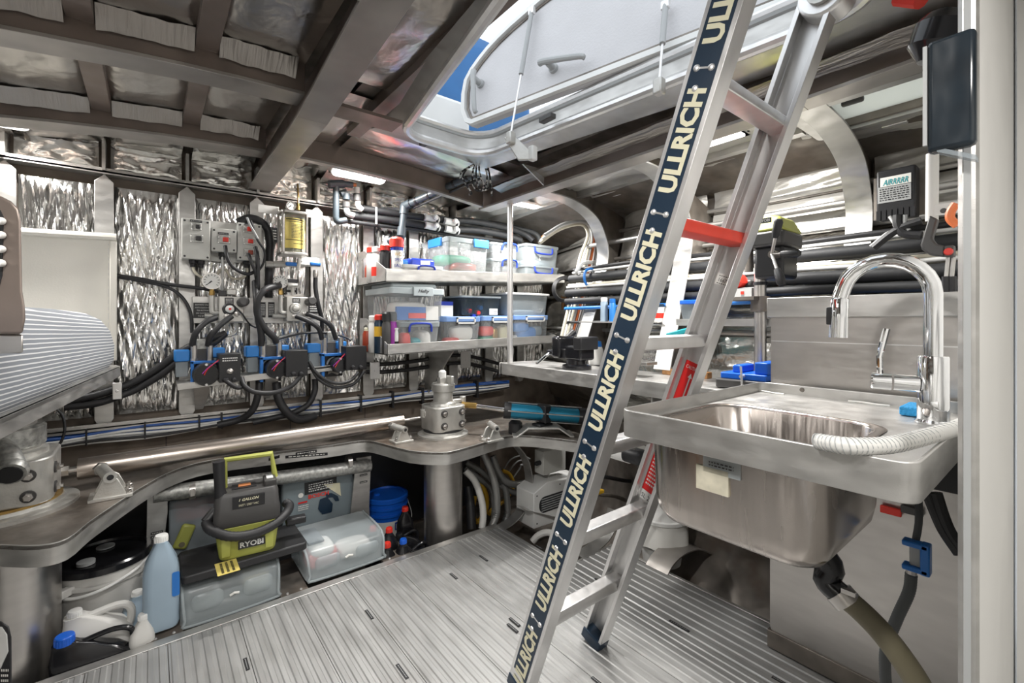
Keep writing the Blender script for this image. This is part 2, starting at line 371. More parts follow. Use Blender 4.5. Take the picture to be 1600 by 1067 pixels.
# deck plate above the insulation (one plate with a rectangular cut for the hatch and one for the side hatch)
xs = [-1.35, -.9, -.5, -.1, .3, .69, 1.53, 1.69, 1.98, 2.9]; ys = [-1.25, .15, .60, 1.86, 2.84]
cm = MB()
for i in range(9):
    for j in range(4):
        if (i, j) in ((5, 1), (5, 2), (7, 1)): continue
        x0, x1, y0, y1 = xs[i], xs[i + 1], ys[j], ys[j + 1]
        cm.hexa([(x0, y0, zb(x0) + .13), (x1, y0, zb(x1) + .13), (x1, y1, zb(x1) + .13), (x0, y1, zb(x0) + .13), (x0, y0, zb(x0) + .15), (x1, y0, zb(x1) + .15), (x1, y1, zb(x1) + .15), (x0, y1, zb(x0) + .15)])
ce = struct(cm.build('ceiling', 'alu_dark', origin=(.5, .8, 2.0), fix=False))
SX = [-1.2, -.95, -.69, -.42, -.14, .13, .40]; BY = [.95, 1.6, 2.25]
yb = [.06, .95, 1.6, 2.25, 2.76]
for i in range(len(SX) - 1):
    for j in range(4):
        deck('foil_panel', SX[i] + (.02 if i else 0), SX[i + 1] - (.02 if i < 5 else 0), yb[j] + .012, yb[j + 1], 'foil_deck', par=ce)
        # folded skirt of insulation hanging down the aft side of each bay
        if j < 3:
            y = yb[j + 1]; x0, x1 = SX[i] + .03, SX[i + 1] - .03
            def sk(u, v):
                X = x0 + (x1 - x0) * u
                return V((X, y - .045 * (1 - v) - .004, zb(X) + .090 - .045 * v - .006 * noise.noise(V((X * 25, v * 3, y)))))
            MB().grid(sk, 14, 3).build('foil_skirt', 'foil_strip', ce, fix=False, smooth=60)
for y0, y1 in ((1.7, 2.25), (1.0, 1.6), (2.35, 2.74)):
    deck('foil_panel', .50, .685, y0, y1, 'foil_deck', par=ce)
deck('foil_panel', .725, 1.56, 1.94, 2.25, 'foil_deck', par=ce); deck('foil_panel', .50, 1.56, 2.27, 2.76, 'foil_deck', par=ce)
deck('foil_panel', .50, .685, .06, .99, 'foil_deck', par=ce)
for x in SX[1:-1] + [.70]:
    for j in range(3 if x < .6 else 2):
        y0, y1 = (yb[j] + .0, yb[j + 1] - .0) if x < .6 else ((.06, 1.0), (1.0, 2.0))[j]
        MB().hexa([(x - .028, y0, zb(x) + .062), (x + .028, y0, zb(x) + .062), (x + .028, y1, zb(x) + .062), (x - .028, y1, zb(x) + .062), (x - .028, y0, zb(x) + .13), (x + .028, y0, zb(x) + .13), (x + .028, y1, zb(x) + .13), (x - .028, y1, zb(x) + .13)]).build('deck_stringer', 'alu_beam', ce, bevel=.001)
def beam(y, x0, x1, fw=.10):
    n = 10; xs_ = [x0 + (x1 - x0) * k / n for k in range(n + 1)]
    web = [(.003, .13), (.003, .011), (.012, .011), (.012, .13)]; fla = [(0, 0), (fw, 0), (fw, .011), (0, .011)]
    b_ = MB().loft([[V((x, y + a, zb(x) + b)) for a, b in web] for x in xs_]).build('beam', 'alu_beam', ce)
    MB().loft([[V((x, y + a, zb(x) + b)) for a, b in fla] for x in xs_]).build('beam_flange', 'alu_flange', b_, bevel=.001)
    return b_
beam(1.6, -1.3, .40); beam(2.25, -1.3, .40); beam(.95, -1.3, .40); beam(2.25, .50, 1.57, .04)
# longitudinal girders
def girder(pts, w_, m='alu_beam', hgt=.16):
    g = MB(); g2 = MB()
    for (p, q) in zip(pts, pts[1:]):
        g2.hexa([(p[0] - w_, p[1], p[2]), (p[0] + w_, p[1], p[2]), (q[0] + w_, q[1], q[2]), (q[0] - w_, q[1], q[2]), (p[0] - w_, p[1], p[2] + .012), (p[0] + w_, p[1], p[2] + .012), (q[0] + w_, q[1], q[2] + .012), (q[0] - w_, q[1], q[2] + .012)])
        g.hexa([(p[0] - .006, p[1], p[2] + .01), (p[0] + .006, p[1], p[2] + .01), (q[0] + .006, q[1], q[2] + .01), (q[0] - .006, q[1], q[2] + .01), (p[0] - .006, p[1], p[2] + hgt), (p[0] + .006, p[1], p[2] + hgt), (q[0] + .006, q[1], q[2] + hgt), (q[0] - .006, q[1], q[2] + hgt)])
    o = g.build('girder', m, ce); g2.build('girder_flange', 'alu_flange', o, bevel=.0015); return o
girder([(.455, 2.73, 1.865), (.45, 1.7, 1.885), (.43, .9, 1.93), (.43, -1.2, 1.95)], .052)
girder([(1.61, 2.30, 1.850), (1.61, .55, 1.853), (1.61, .09, 1.86)], .042, hgt=.2)
MB().box((.63, 1.66, zb(.6) + .006), (.24, .10, .012)).build('gusset', 'alu_beam', ce)
for x0, x1, y0, y1 in ((1.425, 1.60, .10, 1.95), (1.31, 1.425, 1.55, 1.95), (.60, .74, 1.62, 1.95), (.74, 1.31, 1.83, 1.95)):
    MB().bx(x0, x1, y0, y1, 2.035, 2.045).build('deck_plate', 'alu_dark', ce)
# hatch surround plate, coaming and rounded lower tube
cx, cy = 1.0, 1.05
def outer(p):
    d = V((p.x - cx, p.y - cy)); k = min((.58 if d.x > 0 else .34 if d.x < 0 else 9) / abs(d.x) if abs(d.x) > 1e-6 else 9, (.88 if d.y > 0 else .95) / abs(d.y) if abs(d.y) > 1e-6 else 9)
    return V((cx + d.x * k, cy + d.y * k, 0))
hz = 1.955
hs = MB().loft([[V((q.x, q.y, zb(q.x) + .08)) for q in [outer(p) for p in HP]], [V((p.x, p.y, hz + .012)) for p in HP], [V((p.x, p.y, 2.055)) for p in HP]], caps=False)
hs.build('hatch_coaming', 'alu', ce, fix=False)
MB().tube([V((p.x, p.y, hz + .01)) for p in HP] + [V((HP[0].x, HP[0].y, hz + .01))], .019, 10).build('hatch_rim', 'alu_bright', ce)
MB().tube([V((p.x, p.y, hz + .085)) + (V((cx, cy, 0)) - V((p.x, p.y, 0))).normalized() * -.004 for p in HP] + [V((HP[0].x, HP[0].y, hz + .085))], .012, 8).build('hatch_seal', 'wire_grey', ce)
MB().tube([V((p.x, p.y, 2.052)) for p in HP] + [V((HP[0].x, HP[0].y, 2.052))], .014, 8).build('hatch_lip', 'alu_bright', ce)
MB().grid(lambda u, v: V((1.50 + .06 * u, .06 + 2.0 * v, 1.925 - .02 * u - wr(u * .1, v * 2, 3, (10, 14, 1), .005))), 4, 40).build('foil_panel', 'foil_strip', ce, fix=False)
for y in (1.70,):
    MB().prism([(1.56, y, 1.862), (1.56, y, 1.94), (1.42, y, 1.94)], (0, .008, 0)).build('knee_bracket', 'alu', ce)
# ---- starboard side: foil-lined hull, stringers, curved ring frames
HX = [(-.3, 2.0), (-.12, 2.2), (0, 2.27), (.2, 2.29), (.5, 2.25), (.8, 2.12), (1.1, 2.12), (1.4, 2.19), (1.65, 2.27), (1.8, 2.30), (1.9, 2.28), (1.99, 2.20)]
def hx(z, y=0):
    if y > 1.7: return hx(z) + (y - 1.7) * .36
    for (a, b), (c, d) in zip(HX, HX[1:]):
        if z <= c: return b + (d - b) * (z - a) / (c - a)
    return HX[-1][1]
wr_ = struct(MB().grid(lambda u, v: V((hx(-.3 + 2.3 * v, .06 + 2.78 * u) + .05, .06 + 2.78 * u, -.3 + 2.3 * v)), 12, 24).build('wall_right', 'hull_metal', origin=(2.1, 1.4, .8), fix=False))
zz = [.55, .86, 1.12, 1.36, 1.56, 1.74, 1.86]
yf = [.06, .55, 1.22, 1.82, 2.79]
for j in range(len(yf) - 1):
    for i in range(len(zz) - 1):
        z0, z1 = zz[i] + .012, zz[i + 1] - .012; y0, y1 = yf[j] + .02, yf[j + 1] - .02
        def fh(u, v):
            Y = y0 + (y1 - y0) * u; Z = z0 + (z1 - z0) * v; e = min(1, min(u * 2, (1 - u) * 2, v, 1 - v) * 6)
            return V((hx(Z, Y) + .01 - e * (wr(Y, Z + .15 * Y, 4, (2.5, 22, 1), .009) + .012 * (1 - abs(2 * v - 1)) + .008 * noise.noise(V((Y * 3, Z * 8, 9)))), Y, Z))
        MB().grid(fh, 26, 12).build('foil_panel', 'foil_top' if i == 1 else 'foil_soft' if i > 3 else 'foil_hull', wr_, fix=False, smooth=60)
    for z in zz[1:]:
        MB().tube([(hx(z, yf[j]) - .02, yf[j], z), (hx(z, yf[j + 1]) - .02, yf[j + 1], z)], .011, 8).build('hull_stringer', 'alu', wr_)
# outboard deck underside
for y0, y1 in zip([.66, 1.22, 1.82], [1.22, 1.82, 2.79]):
    MB().grid(lambda u, v: V((1.66 + (.56 if y1 < 2 else .95) * u, y0 + .01 + (y1 - y0 - .02) * v, 1.945 - (.04 if y1 < 2 else .07) * u - wr(u * .5, v * .6 + y0, 2, (26, 3, 1), .018) - .012 * noise.noise(V((u * 9, v * 3 + y0, 5))))), 26, 14).build('foil_panel', 'foil_soft', ce, fix=False, smooth=60)
    MB().bx(1.92, 1.96, y0, y1, 1.885, 1.94).build('deck_stringer', 'alu', ce)
def ring(y, off, zlow, w_=.088):
    q = [(1.64, 1.862), (1.82 + off * .5, 1.850), (1.96 + off, 1.79), (2.045 + off, 1.69), (2.075 + off, 1.56), (2.01 + off * .9, 1.33), (1.90 + off * .6, 1.03), (1.87 + off * .5, .95)]
    path = [(p.x, p.y) for p in curve([(a, b, 0) for a, b in q], 5)]
    m = MB(); rings = []
    for i, (x, z) in enumerate(path):
        a = path[max(i - 1, 0)]; b = path[min(i + 1, len(path) - 1)]; t = V((b[0] - a[0], b[1] - a[1])).normalized(); nrm = V((-t.y, t.x)) * .008
        if nrm.x < 0 and z < 1.7: nrm = -nrm
        if z >= 1.7 and nrm.y < 0: nrm = -nrm
        rings.append([V((x, y - w_ / 2, z)), V((x, y + w_ / 2, z)), V((x + nrm.x, y + w_ / 2, z + nrm.y)), V((x + nrm.x, y - w_ / 2, z + nrm.y))])
    f = struct(m.loft(rings).build('trim_ring_frame', 'alu', bevel=.001))
    wm = MB(); fs = []
    for (x, z) in path:
        zo = min(z + .12, 1.97) if x < 2.0 and z > 1.7 else z + .03
        xo = x if (x < 2.0 and z > 1.7) else hx(z) + .05
        inx = (0, .006) if (x < 2.0 and z > 1.7) else (.006, 0); fs.append((V((x + inx[0], y, z + inx[1])), V((max(xo, x + .007), y, zo))))
    wm.loft([[a - V((0, .004, 0)), a + V((0, .004, 0)), b + V((0, .004, 0)), b - V((0, .004, 0))] for a, b in fs]).build('web', 'alu_dark', f)
    return f
ring(1.82, .075, .95); ring(1.22, -.03, .95); ring(.55, .10, .95)
# lower ring frames around the bilge openings
def bar_path(nm, pts, Y, wd, m='alu', par=None, th=.007):
    P = curve([at(a, b, Y=Y) for a, b in pts], 5); c = sum(P, V()) / len(P); rings = []
    for i, p in enumerate(P):
        t = (P[min(i + 1, len(P) - 1)] - P[max(i - 1, 0)]).normalized(); nrm = t.cross(V((0, 1, 0))) * th
        rings.append([p, p + V((0, wd, 0)), p + V((0, wd, 0)) + nrm, p + nrm])
    return MB().loft(rings).build(nm, m, par, bevel=.001)
struct(bar_path('trim_bilge_frame', [(786, 690), (808, 697), (826, 722), (832, 757), (825, 790), (806, 815), (785, 828), (772, 833)], 2.06, .07))
struct(bar_path('trim_bilge_frame', [(1040, 908), (1052, 885), (1070, 868), (1092, 860), (1112, 866)], 1.20, .12, 'alu_flange'))
struct(bar_path('trim_bilge_frame', [(913, 874), (930, 865), (950, 848), (962, 828), (968, 800)], 1.62, .08))
# ---- port side and forward bulkhead with the doorway the camera stands in
struct(MB().bx(-1.40, -1.36, -1.25, 2.84, -.25, 2.15).build('wall_left', 'foil_top'))
wf = struct(MB().bx(.842, 2.45, .0845, .104, -.10, 2.15).bx(-1.36, -.62, .0845, .104, -.10, 2.15).bx(-.62, .842, .0845, .104, 1.97, 2.15).build('wall_front', 'panel_white', origin=(.9, .09, 0)))
MB().tube([(.842, .0945, -.01), (.842, .0945, 1.95)], .0105, 10).build('door_frame', 'alu', wf)
MB().bx(.8305, .8345, .091, .098, .02, 1.95).build('door_seal', 'wire_grey', wf)
struct(MB().bx(-1.36, 2.45, -1.25, -1.22, -.1, 2.15).build('wall_passage', 'panel_white'))
struct(MB().bx(1.3, 1.34, -1.22, .08, -.1, 2.15).build('wall_passage_side', 'panel_white'))
# ---- ceiling lights (fixtures in view plus unseen ones added for fill, each with its own lamp)
def led(c, L, wd, ang, label, n=9, W=LED_W, tilt=0):
    c = V(c); t = thing('ceiling_light', label, 'light', group='long LED ceiling lights', mtx=MX.Translation(c) @ MX.Rotation(ang, 4, 'Z') @ MX.Rotation(tilt, 4, 'X'))
    MB().prism([(x, y, .012) for x, y in rrect(-L / 2, L / 2, -wd / 2, wd / 2, wd * .35, 4)], (0, 0, .014)).build('housing', 'white', t, local=True, bevel=.002)
    MB().prism([(x, y, .002) for x, y in rrect(-L / 2 + .006, L / 2 - .006, -wd / 2 + .006, wd / 2 - .006, wd * .3, 4)], (0, 0, .0095)).build('diffuser', 'lens', t, local=True)
    for k in range(n):
        for s in (-1, 1):
            x = (k - (n - 1) / 2) * L * .88 / n
            MB().lathe([(.006, -.001), (.0045, -.003)], (x, s * wd * .17, .0025), n=8).build('led_chip', 'led', t, local=True)
    la = bpy.data.lights.new('led_lamp', 'AREA'); la.shape = 'RECTANGLE'; la.size = L * .9; la.size_y = wd * .8; la.energy = W; la.color = (1, .975, .94)
    lo = bpy.data.objects.new('led_lamp', la); COL.objects.link(lo); lo.parent = t; lo.location = (0, 0, -.006)
    return t
led((.90, 2.47, 1.965), .30, .085, R(0), 'white LED strip light under the deck above the black pipes', tilt=R(-22))
led((1.80, 2.16, 1.885), .26, .07, R(0), 'LED strip light behind the steel post, above the clear boxes')
led((1.74, .93, 1.88), .09, .26, R(0), 'LED strip light under the side deck between the ladder rails', n=3)
led((-.52, 2.60, 1.945), .30, .085, R(0), 'LED light at the far left above the vinyl backrest', W=LED_W * 1.8, tilt=R(-22))
led((-.10, .55, 1.95), .30, .075, R(0), 'LED light on the deck head over the doorway')  # unseen fill lamp, added overhead to brighten the compartment
led((.20, -.6, 1.97), .30, .075, R(0), 'LED light on the passage deck head')  # unseen fill lamp, added behind the camera
# ================================================================= STEERING GEAR ON THE AFT SHELF
ZS = .53
def zs(px, py): p = at(px, py, Z=ZS); return (p.x, p.y)
front = [zs(*q) for q in [(0, 852), (60, 853), (105, 842), (140, 815), (180, 788), (230, 756), (275, 734), (330, 719), (430, 706), (520, 695), (560, 689), (585, 690), (640, 704), (690, 707), (712, 704), (745, 695), (790, 682), (830, 681), (900, 689), (935, 696)]]
front = [(p.x, p.y) for p in curve([(a, b, 0) for a, b in front], 3)]
outl = [(-1.2, front[0][1] - .02), *front, (1.93, front[-1][1]), (1.93, 2.79), (-1.2, 2.79)]
t = thing('steering_shelf', 'long aluminium shelf plate with curved front edge carrying the two rudder posts', 'shelf', (.5, 2.4, ZS - .05))
MB().prism([(x, y, ZS - .012) for x, y in outl], (0, 0, .012)).build('shelf_plate', 'alu_dark', t, bevel=.001)
fp_ = outl[0:len(front) + 2]
MB().loft([[V((x, y, ZS + .001)), V((x, y, ZS - .062)), V((x, y + .008, ZS - .062)), V((x, y + .008, ZS + .001))] for x, y in fp_]).build('shelf_flange', 'alu', t, bevel=.0015)
for px, py, px2, py2 in [(420, 714, 437, 722), (446, 712, 512, 716), (462, 708, 495, 711)]:
    a = at(px, (py + py2) / 2, Y=at(px, py, Z=ZS - .02).y - .004); b = at(px2, (py + py2) / 2 - 5, Y=at(px2, py2 - 5, Z=ZS - .02).y - .004)
    c = (a + b) / 2; d = (b - a); q = plate(t, 'name_tag', 'black', c, d, (0, 0, 1), d.length, .014, .0012)
    printed_lines(q, 'paper', c - V((0, .0006, 0)), d, (0, 0, 1), d.length * .85, .009, 1)
# legs of the shelf: flat plates rising from the floor edge, galvanised pipe between them
for nm, q, Y in (('shelf_leg', [(230, 778), (262, 766), (262, 800), (256, 850), (275, 985), (237, 995), (228, 880)], 2.53), ('shelf_leg', [(557, 716), (580, 712), (579, 740), (577, 790), (580, 850), (604, 880), (560, 895), (548, 800)], 2.53)):
    MB().prism([at(a, b, Y=Y) for a, b in q], (0, .012, 0)).build(nm, 'alu', t, bevel=.001)
for c, k in (((245, 832), 2), ((568, 742), 1), ((568, 753), 1)):
    p = at(c[0], c[1], Y=2.5285)
    for j in range(k):
        c2 = p - V((0, 0, .016 * j)); q = plate(t, 'name_tag', 'black', c2, (1, 0, 0), (0, 0, 1), .042, .010, .001); printed_lines(q, 'paper', c2 - V((0, .0006, 0)), (1, 0, 0), (0, 0, 1), .034, .006, 1)
g = thing('galvanised_pipe', 'mottled galvanised pipe clipped below the front edge of the shelf', 'pipe', at(400, 752, Y=2.5))
MB().cyl(at(240, 773, Y=2.5), at(578, 727, Y=2.5), .034, 14).build('pipe', 'galvanised', g)
for px, py in ((300, 764), (545, 720)):
    p = at(px, py + 2, Y=2.5); MB().lathe([(.037, -.012), (.037, .012)], p, (1, 0, 0), 14).box(p + V((0, -.036, 0)), (.018, .012, .03)).build('pipe_clip', 'steel_sheet', g, bevel=.001)
# rudder posts
def bolt(m, p, ax, r=.014):
    ax = V(ax).normalized(); p = V(p)
    m.lathe([(r * 1.25, 0), (r * 1.25, .004)], p, ax, 12); m.lathe([(r, .004), (r, .013), (r * .8, .015)], p, ax, 6); m.lathe([(r * .55, .013), (r * .5, .022)], p, ax, 10)
def rudder(cx_, cy_, label, rt, full):
    t = thing('rudder_post', label, 'rudder post', (cx_, cy_, -.16))
    c = V((cx_, cy_, 0))
    MB().lathe([(rt, -.16), (rt, ZS - .062)], c, n=40).build('rudder_tube', 'steel_sheet', t)
    MB().box(c + V((-.03, -rt, .43)), (.016, .012, .016)).build('tube_bolt', 'steel_sheet', t, bevel=.003)
    MB().lathe([(rt * 1.32, ZS), (rt * 1.32, ZS + .012), (rt * 1.26, ZS + .015), (rt * 1.08, ZS + .017), (rt * 1.06, ZS + .028), (rt * .9, ZS + .03)], c, n=40).build('base_flange', 'alu_cast', t)
    MB().lathe([(rt * 1.03, ZS + .028), (rt * 1.03, ZS + .036)], c, n=32).build('seal_ring', 'brass' if not full else 'black', t)
    hw = rt * .93
    h = MB().prism([(c.x + a, c.y + b, ZS + .036) for a, b in rrect(-hw, hw, -hw, hw, hw * .42, 5)], (0, 0, .135 if full else .15)).build('bearing_housing', 'alu_cast', t, bevel=.006, seg=3)
    zt = ZS + .036 + (.135 if full else .15)
    for p_, a_ in [((c.x + hw * sx, c.y - hw, ZS + .036 + z), (0, -1, 0)) for sx in (-.5, .62) for z in (.034, .102)] + [((c.x + hw, c.y - hw * .45, ZS + .036 + z), (1, 0, 0)) for z in (.034, .102)]:
        w_ = MB().lathe([(.020, 0), (.020, .005), (.014, .006)], p_, a_, 16).build('bolt_washer', 'charcoal', t); b = MB(); bolt(b, p_, a_, .0135); b.build('bolt', 'steel_sheet', w_)
    if full:
        MB().lathe([(.074, zt), (.07, zt + .012), (.056, zt + .02), (.054, zt + .075), (.066, zt + .078), (.066, zt + .115), (.06, zt + .122)], c, n=32).build('rudder_stock', 'alu_cast', t)
        MB().bx(c.x + .012, c.x + .03, c.y - .07, c.y - .01, zt + .11, zt + .165).bx(c.x - .03, c.x + .03, c.y - .02, c.y + .02, zt + .12, zt + .155).build('stock_lug', 'alu_cast', t, bevel=.004)
        MB().lathe([(.022, 0), (.022, .03), (.012, .04)], c + V((-.005, .0, zt + .155)), n=12).build('angle_sensor', 'white', t)
        MB().box(c + V((.0, -.066, zt - .002)), (.02, .03, .01)).build('key_plate', 'alu_cast', t, bevel=.002)
        MB().lathe([(.020, 0), (.020, .05)], c + V((-.095, .05, ZS + .1)), n=16).box(c + V((-.07, .04, ZS + .125)), (.07, .04, .03)).build('tiller_arm', 'alu_cast', t, bevel=.004)
        MB().lathe([(.018, 0), (.018, .04)], c + V((.125, -.01, zt - .005)), n=16).box(c + V((.085, -.005, zt + .012)), (.09, .035, .022)).build('tiller_arm', 'alu_cast', t, bevel=.004)
    else:
        MB().lathe([(.118, zt), (.118, zt + .016), (.100, zt + .02), (.100, zt + .03)], c, n=32).build('housing_neck', 'alu_cast', t)
        MB().lathe([(.108, zt + .03), (.112, zt + .035), (.112, zt + .095), (.104, zt + .102)], c, n=32).build('tiller_hub', 'galvanised', t)
        MB().lathe([(.098, zt + .1), (.098, zt + .15), (.092, zt + .155)], c + V((-.01, 0, 0)), n=32).build('stock_cap', 'alu_cast', t)
        MB().lathe([(.013, 0), (.013, .016)], c + V((-.015, -.02, zt + .155)), n=6).build('cap_bolt', 'steel_sheet', t)
        e = MB(); P = curve([c + V((-.03, -.06, zt + .065)), c + V((.03, -.15, zt + .045)), c + V((.055, -.20, zt + .01)), c + V((.06, -.215, zt - .005))], 4)
        e.tube(P, .036, 14); e.lathe([(.039, 0), (.043, .012), (.038, .03)], P[-1] + V((0, .01, .004)), (0, -.9, -.4), 16); e.build('hose_elbow', 'galvanised', t)
        MB().lathe([(.030, 0), (.030, .004)], P[-1] + V((0, -.0185, -.009)), (0, -.9, -.4), 16).build('elbow_bore', 'black', t)
    return t
rudder(1.305, 2.27, 'right-hand rudder post with bolted housing beside the blue ram', .108, True)
rudder(-.40, 2.30, 'left-hand rudder post with grey capped top and hose elbow', .150, False)
# tie rod linking the two rudders
t = thing('tie_rod', 'long polished tie rod tube linking the two rudder posts', 'tie rod', at(390, 700, Y=2.42))
a, b = at(122, 733, Y=2.42), at(628, 657, Y=2.42)
MB().cyl(a, b, .040, 20).build('rod_tube', 'rod_steel', t)
MB().cyl(a - (b - a).normalized() * .12, a, .013, 12).build('threaded_end', 'steel_sheet', t); MB().cyl(b, at(668, 652, Y=2.40), .012, 12).build('threaded_end', 'steel_sheet', t)
MB().cyl(a - (b - a).normalized() * .05, a - (b - a).normalized() * .025, .02, 6).build('lock_nut', 'steel_sheet', t)
# rudder stop brackets
def stop(px, py, label, flip=1, s=1.0):
    p = at(px, py, Z=ZS); t = thing('rudder_stop', label, 'bracket', p, 0, 'rudder stop brackets')
    MB().bx(-.062 * s, .062 * s, -.05 * s, .05 * s, 0, .012).build('foot_plate', 'alu_cast', t, local=True, bevel=.002)
    for y in (-.042, .034):
        MB().prism([(-.05 * s * flip, y * s, .01), (.045 * s * flip, y * s, .01), (.02 * s * flip, y * s, .07 * s), (.0, y * s, .085 * s), (-.022 * s * flip, y * s, .075 * s)], (0, .009, 0)).build('cheek', 'alu_cast', t, local=True, bevel=.002)
    q = MB().lathe([(.020 * s, 0), (.020 * s, .12 * s), (.012 * s, .12 * s)], (.0, -.06 * s, .085 * s), (-.25 * flip, 1, .05), 14).build('stop_barrel', 'alu_cast', t, local=True)
    MB().lathe([(.010 * s, -.002), (.010 * s, .003)], (.0, -.0605 * s, .085 * s), (-.25 * flip, 1, .05), 12).build('barrel_bore', 'black', t, local=True)
    MB().lathe([(.024 * s, 0), (.024 * s, .018), (.016, .022)], (-.03 * s * flip, .055 * s, .09 * s), (-.25 * flip, 1, .05), 6).build('stop_nut', 'steel_sheet', t, local=True)
    m = MB()
    for x, y in ((-.035, -.01), (.048, -.03), (.05, .035)): bolt(m, (x * s * flip, y * s, .012), (0, 0, 1), .010)
    m.build('foot_bolts', 'steel_sheet', t, local=True)['kind'] = 'stuff'
stop(174, 775, 'rudder stop bracket by the left rudder post, in front of the tie rod')
stop(627, 690, 'rudder stop bracket just left of the right rudder post', s=.85)
stop(768, 688, 'rudder stop bracket just right of the right rudder post', -1, .85)
# blue hydraulic ram
t = thing('hydraulic_ram', 'blue hydraulic steering ram on a bridge bracket', 'hydraulic ram', at(845, 685, Z=ZS))
a, b = at(793, 641, Y=2.02), at(908, 650, Y=1.78)
ax = (b - a).normalized()
MB().cyl(a, b, .040, 22).build('cylinder', 'blue_cyl', t)
MB().cyl(a - ax * .02, a + ax * .018, .046, 18).build('end_cap', 'black', t); MB().cyl(b - ax * .018, b + ax * .02, .046, 18).build('end_cap', 'black', t)
m = MB()
for k in range(4):
    o = ax.orthogonal().normalized(); o.rotate(MX.Rotation(R(45 + 90 * k), 3, ax)); m.cyl(a + o * .046, b + o * .046, .004, 6)
m.build('tie_bolts', 'steel_sheet', t)['kind'] = 'stuff'
MB().cyl(at(742, 634, Y=2.18), a, .012, 12).build('piston_rod', 'chrome', t)
MB().cyl(at(722, 632, Y=2.24), at(745, 634, Y=2.17), .017, 12).build('rod_end', 'brass', t)
c = a.lerp(b, .47)
MB().tube([c + V((0, .0, .045)), c + V((0, 0, -.05))], .02, 8).box(c + V((0, 0, -.065)), (.10, .07, .02)).box(c, (.045, .10, .10)).build('clamp_bracket', 'black', t, bevel=.006)
z0, z1 = ZS + .0, c.z - .073
MB().loft([[V((c.x + x * ax.x + w * ax.y, c.y + x * ax.y - w * ax.x, z)) for w, z in ((.07, z_), (-.07, z_), (-.07, z_ + .010), (.07, z_ + .010))] for x, z_ in ((-.17, z0), (-.15, z0), (-.085, z1 - .005), (.085, z1 - .005), (.15, z0), (.17, z0))]).build('bridge_plate', 'alu_cast', t, bevel=.002)
MB().lathe([(.04, 0), (.04, .06), (.028, .07), (.01, .09)], c + V((-.09, .13, ZS - c.z)), n=16).build('reservoir', 'black', t)

# ================================================================= LADDER
LD = V((0, -.3468, .938)); LN = V((0, .938, .3468))       # up along the rails, depth of the rails
SPC = .3011; R6 = V((0, 1.018, .273))
LX0, LX1 = .898, 1.292
m4 = MX((( 1, 0, 0, 1.09), (0, LD.y, LN.y, R6.y), (0, LD.z, LN.z, R6.z), (0, 0, 0, 1)))
t = thing('ladder', 'leaning aluminium ladder with one red rung, standing on the ribbed floor', 'ladder', (1.09, R6.y - LD.y / LD.z * R6.z, 0))
def lp(x, s, d): return V((x, 0, 0)) + V((0, R6.y, R6.z)) + LD * s + LN * d
s0 = -(.273 - .012) / .938; s1 = SPC * 7.2
def rail(x, sgn, sa, sb):
    dw = .041; fw = .046; th = .0045
    sec = [(0, -dw), (fw, -dw), (fw, -dw + .012), (fw - th, -dw + .012), (fw - th, -dw + th), (th, -dw + th), (th, dw - th), (fw - th, dw - th), (fw - th, dw - .012), (fw, dw - .012), (fw, dw), (0, dw)]
    return MB().loft([[lp(x + sgn * a, s, d) for a, d in sec] for s in (sa, sb)]).build('rail', 'alu_bright', t, bevel=.001)
rl = rail(LX0, 1, s0 - .25 * 0, s1); rr_ = rail(LX1, -1, s0 + .01, SPC * 5.95)
for x, sg in ((LX0, 1), (LX1, -1)):
    x0, x1 = (x - .003, x + .05) if sg > 0 else (x - .05, x + .003)
    MB().hexa([lp(x0, s0 - .006, -.042), lp(x1, s0 - .006, -.042), lp(x1, s0 - .006, .042), lp(x0, s0 - .006, .042), lp(x0, s0 + .035, -.042), lp(x1, s0 + .035, -.042), lp(x1, s0 + .035, .042), lp(x0, s0 + .035, .042)]).build('rubber_foot', 'navy', t, bevel=.004)
for k in range(0, 8):
    s = SPC * k; red = (k == 4)
    xr = LX1 - .004 if k < 6 else LX1 - .03
    sec = [(-.028, -.016), (-.028, .006), (-.022, .016), (.020, .018), (.028, .010), (.030, -.006), (.022, -.017), (-.010, -.019)]
    if k >= 6: continue
    MB().loft([[lp(x, s, 0) + V((0, a, b)) for a, b in sec] for x in (LX0 + .004, xr)]).build('rung', 'red_rung' if red else 'alu_bright', t, bevel=.002)
# navy strip with lettering on the outer face of the left rail
x = LX0
MB().hexa([lp(x - .0012, s0 + .07, -.030), lp(x + .001, s0 + .07, -.030), lp(x + .001, s0 + .07, .030), lp(x - .0012, s0 + .07, .030), lp(x - .0012, s1, -.030), lp(x + .001, s1, -.030), lp(x + .001, s1, .030), lp(x - .0012, s1, .030)]).build('name_strip', 'navy', t)
strip = bpy.data.objects['name_strip']
for k in range(-1, 7):
    s = SPC * k
    c = lp(x - .0014, s + SPC * .57, -.0005)
    text('ULLRICH', 'cream', strip, c, LD, LN, wid=.215, hgt=.046, bold=.045)
    m = MB()
    for ds, d in ((.018, .017), (.018, -.017), (-.022, .006)): m.lathe([(.0075, 0), (.006, .003), (.002, .0045)], lp(x - .0014, s + ds, d), (-1, 0, 0), 10)
    m.box(lp(x - .0016, s + .018, 0), (.001, .03, .004), MX(((1, 0, 0), (0, LN.y, LD.y), (0, LN.z, LD.z))))
    m.build('rivet_set', 'alu_bright', t)['kind'] = 'stuff'
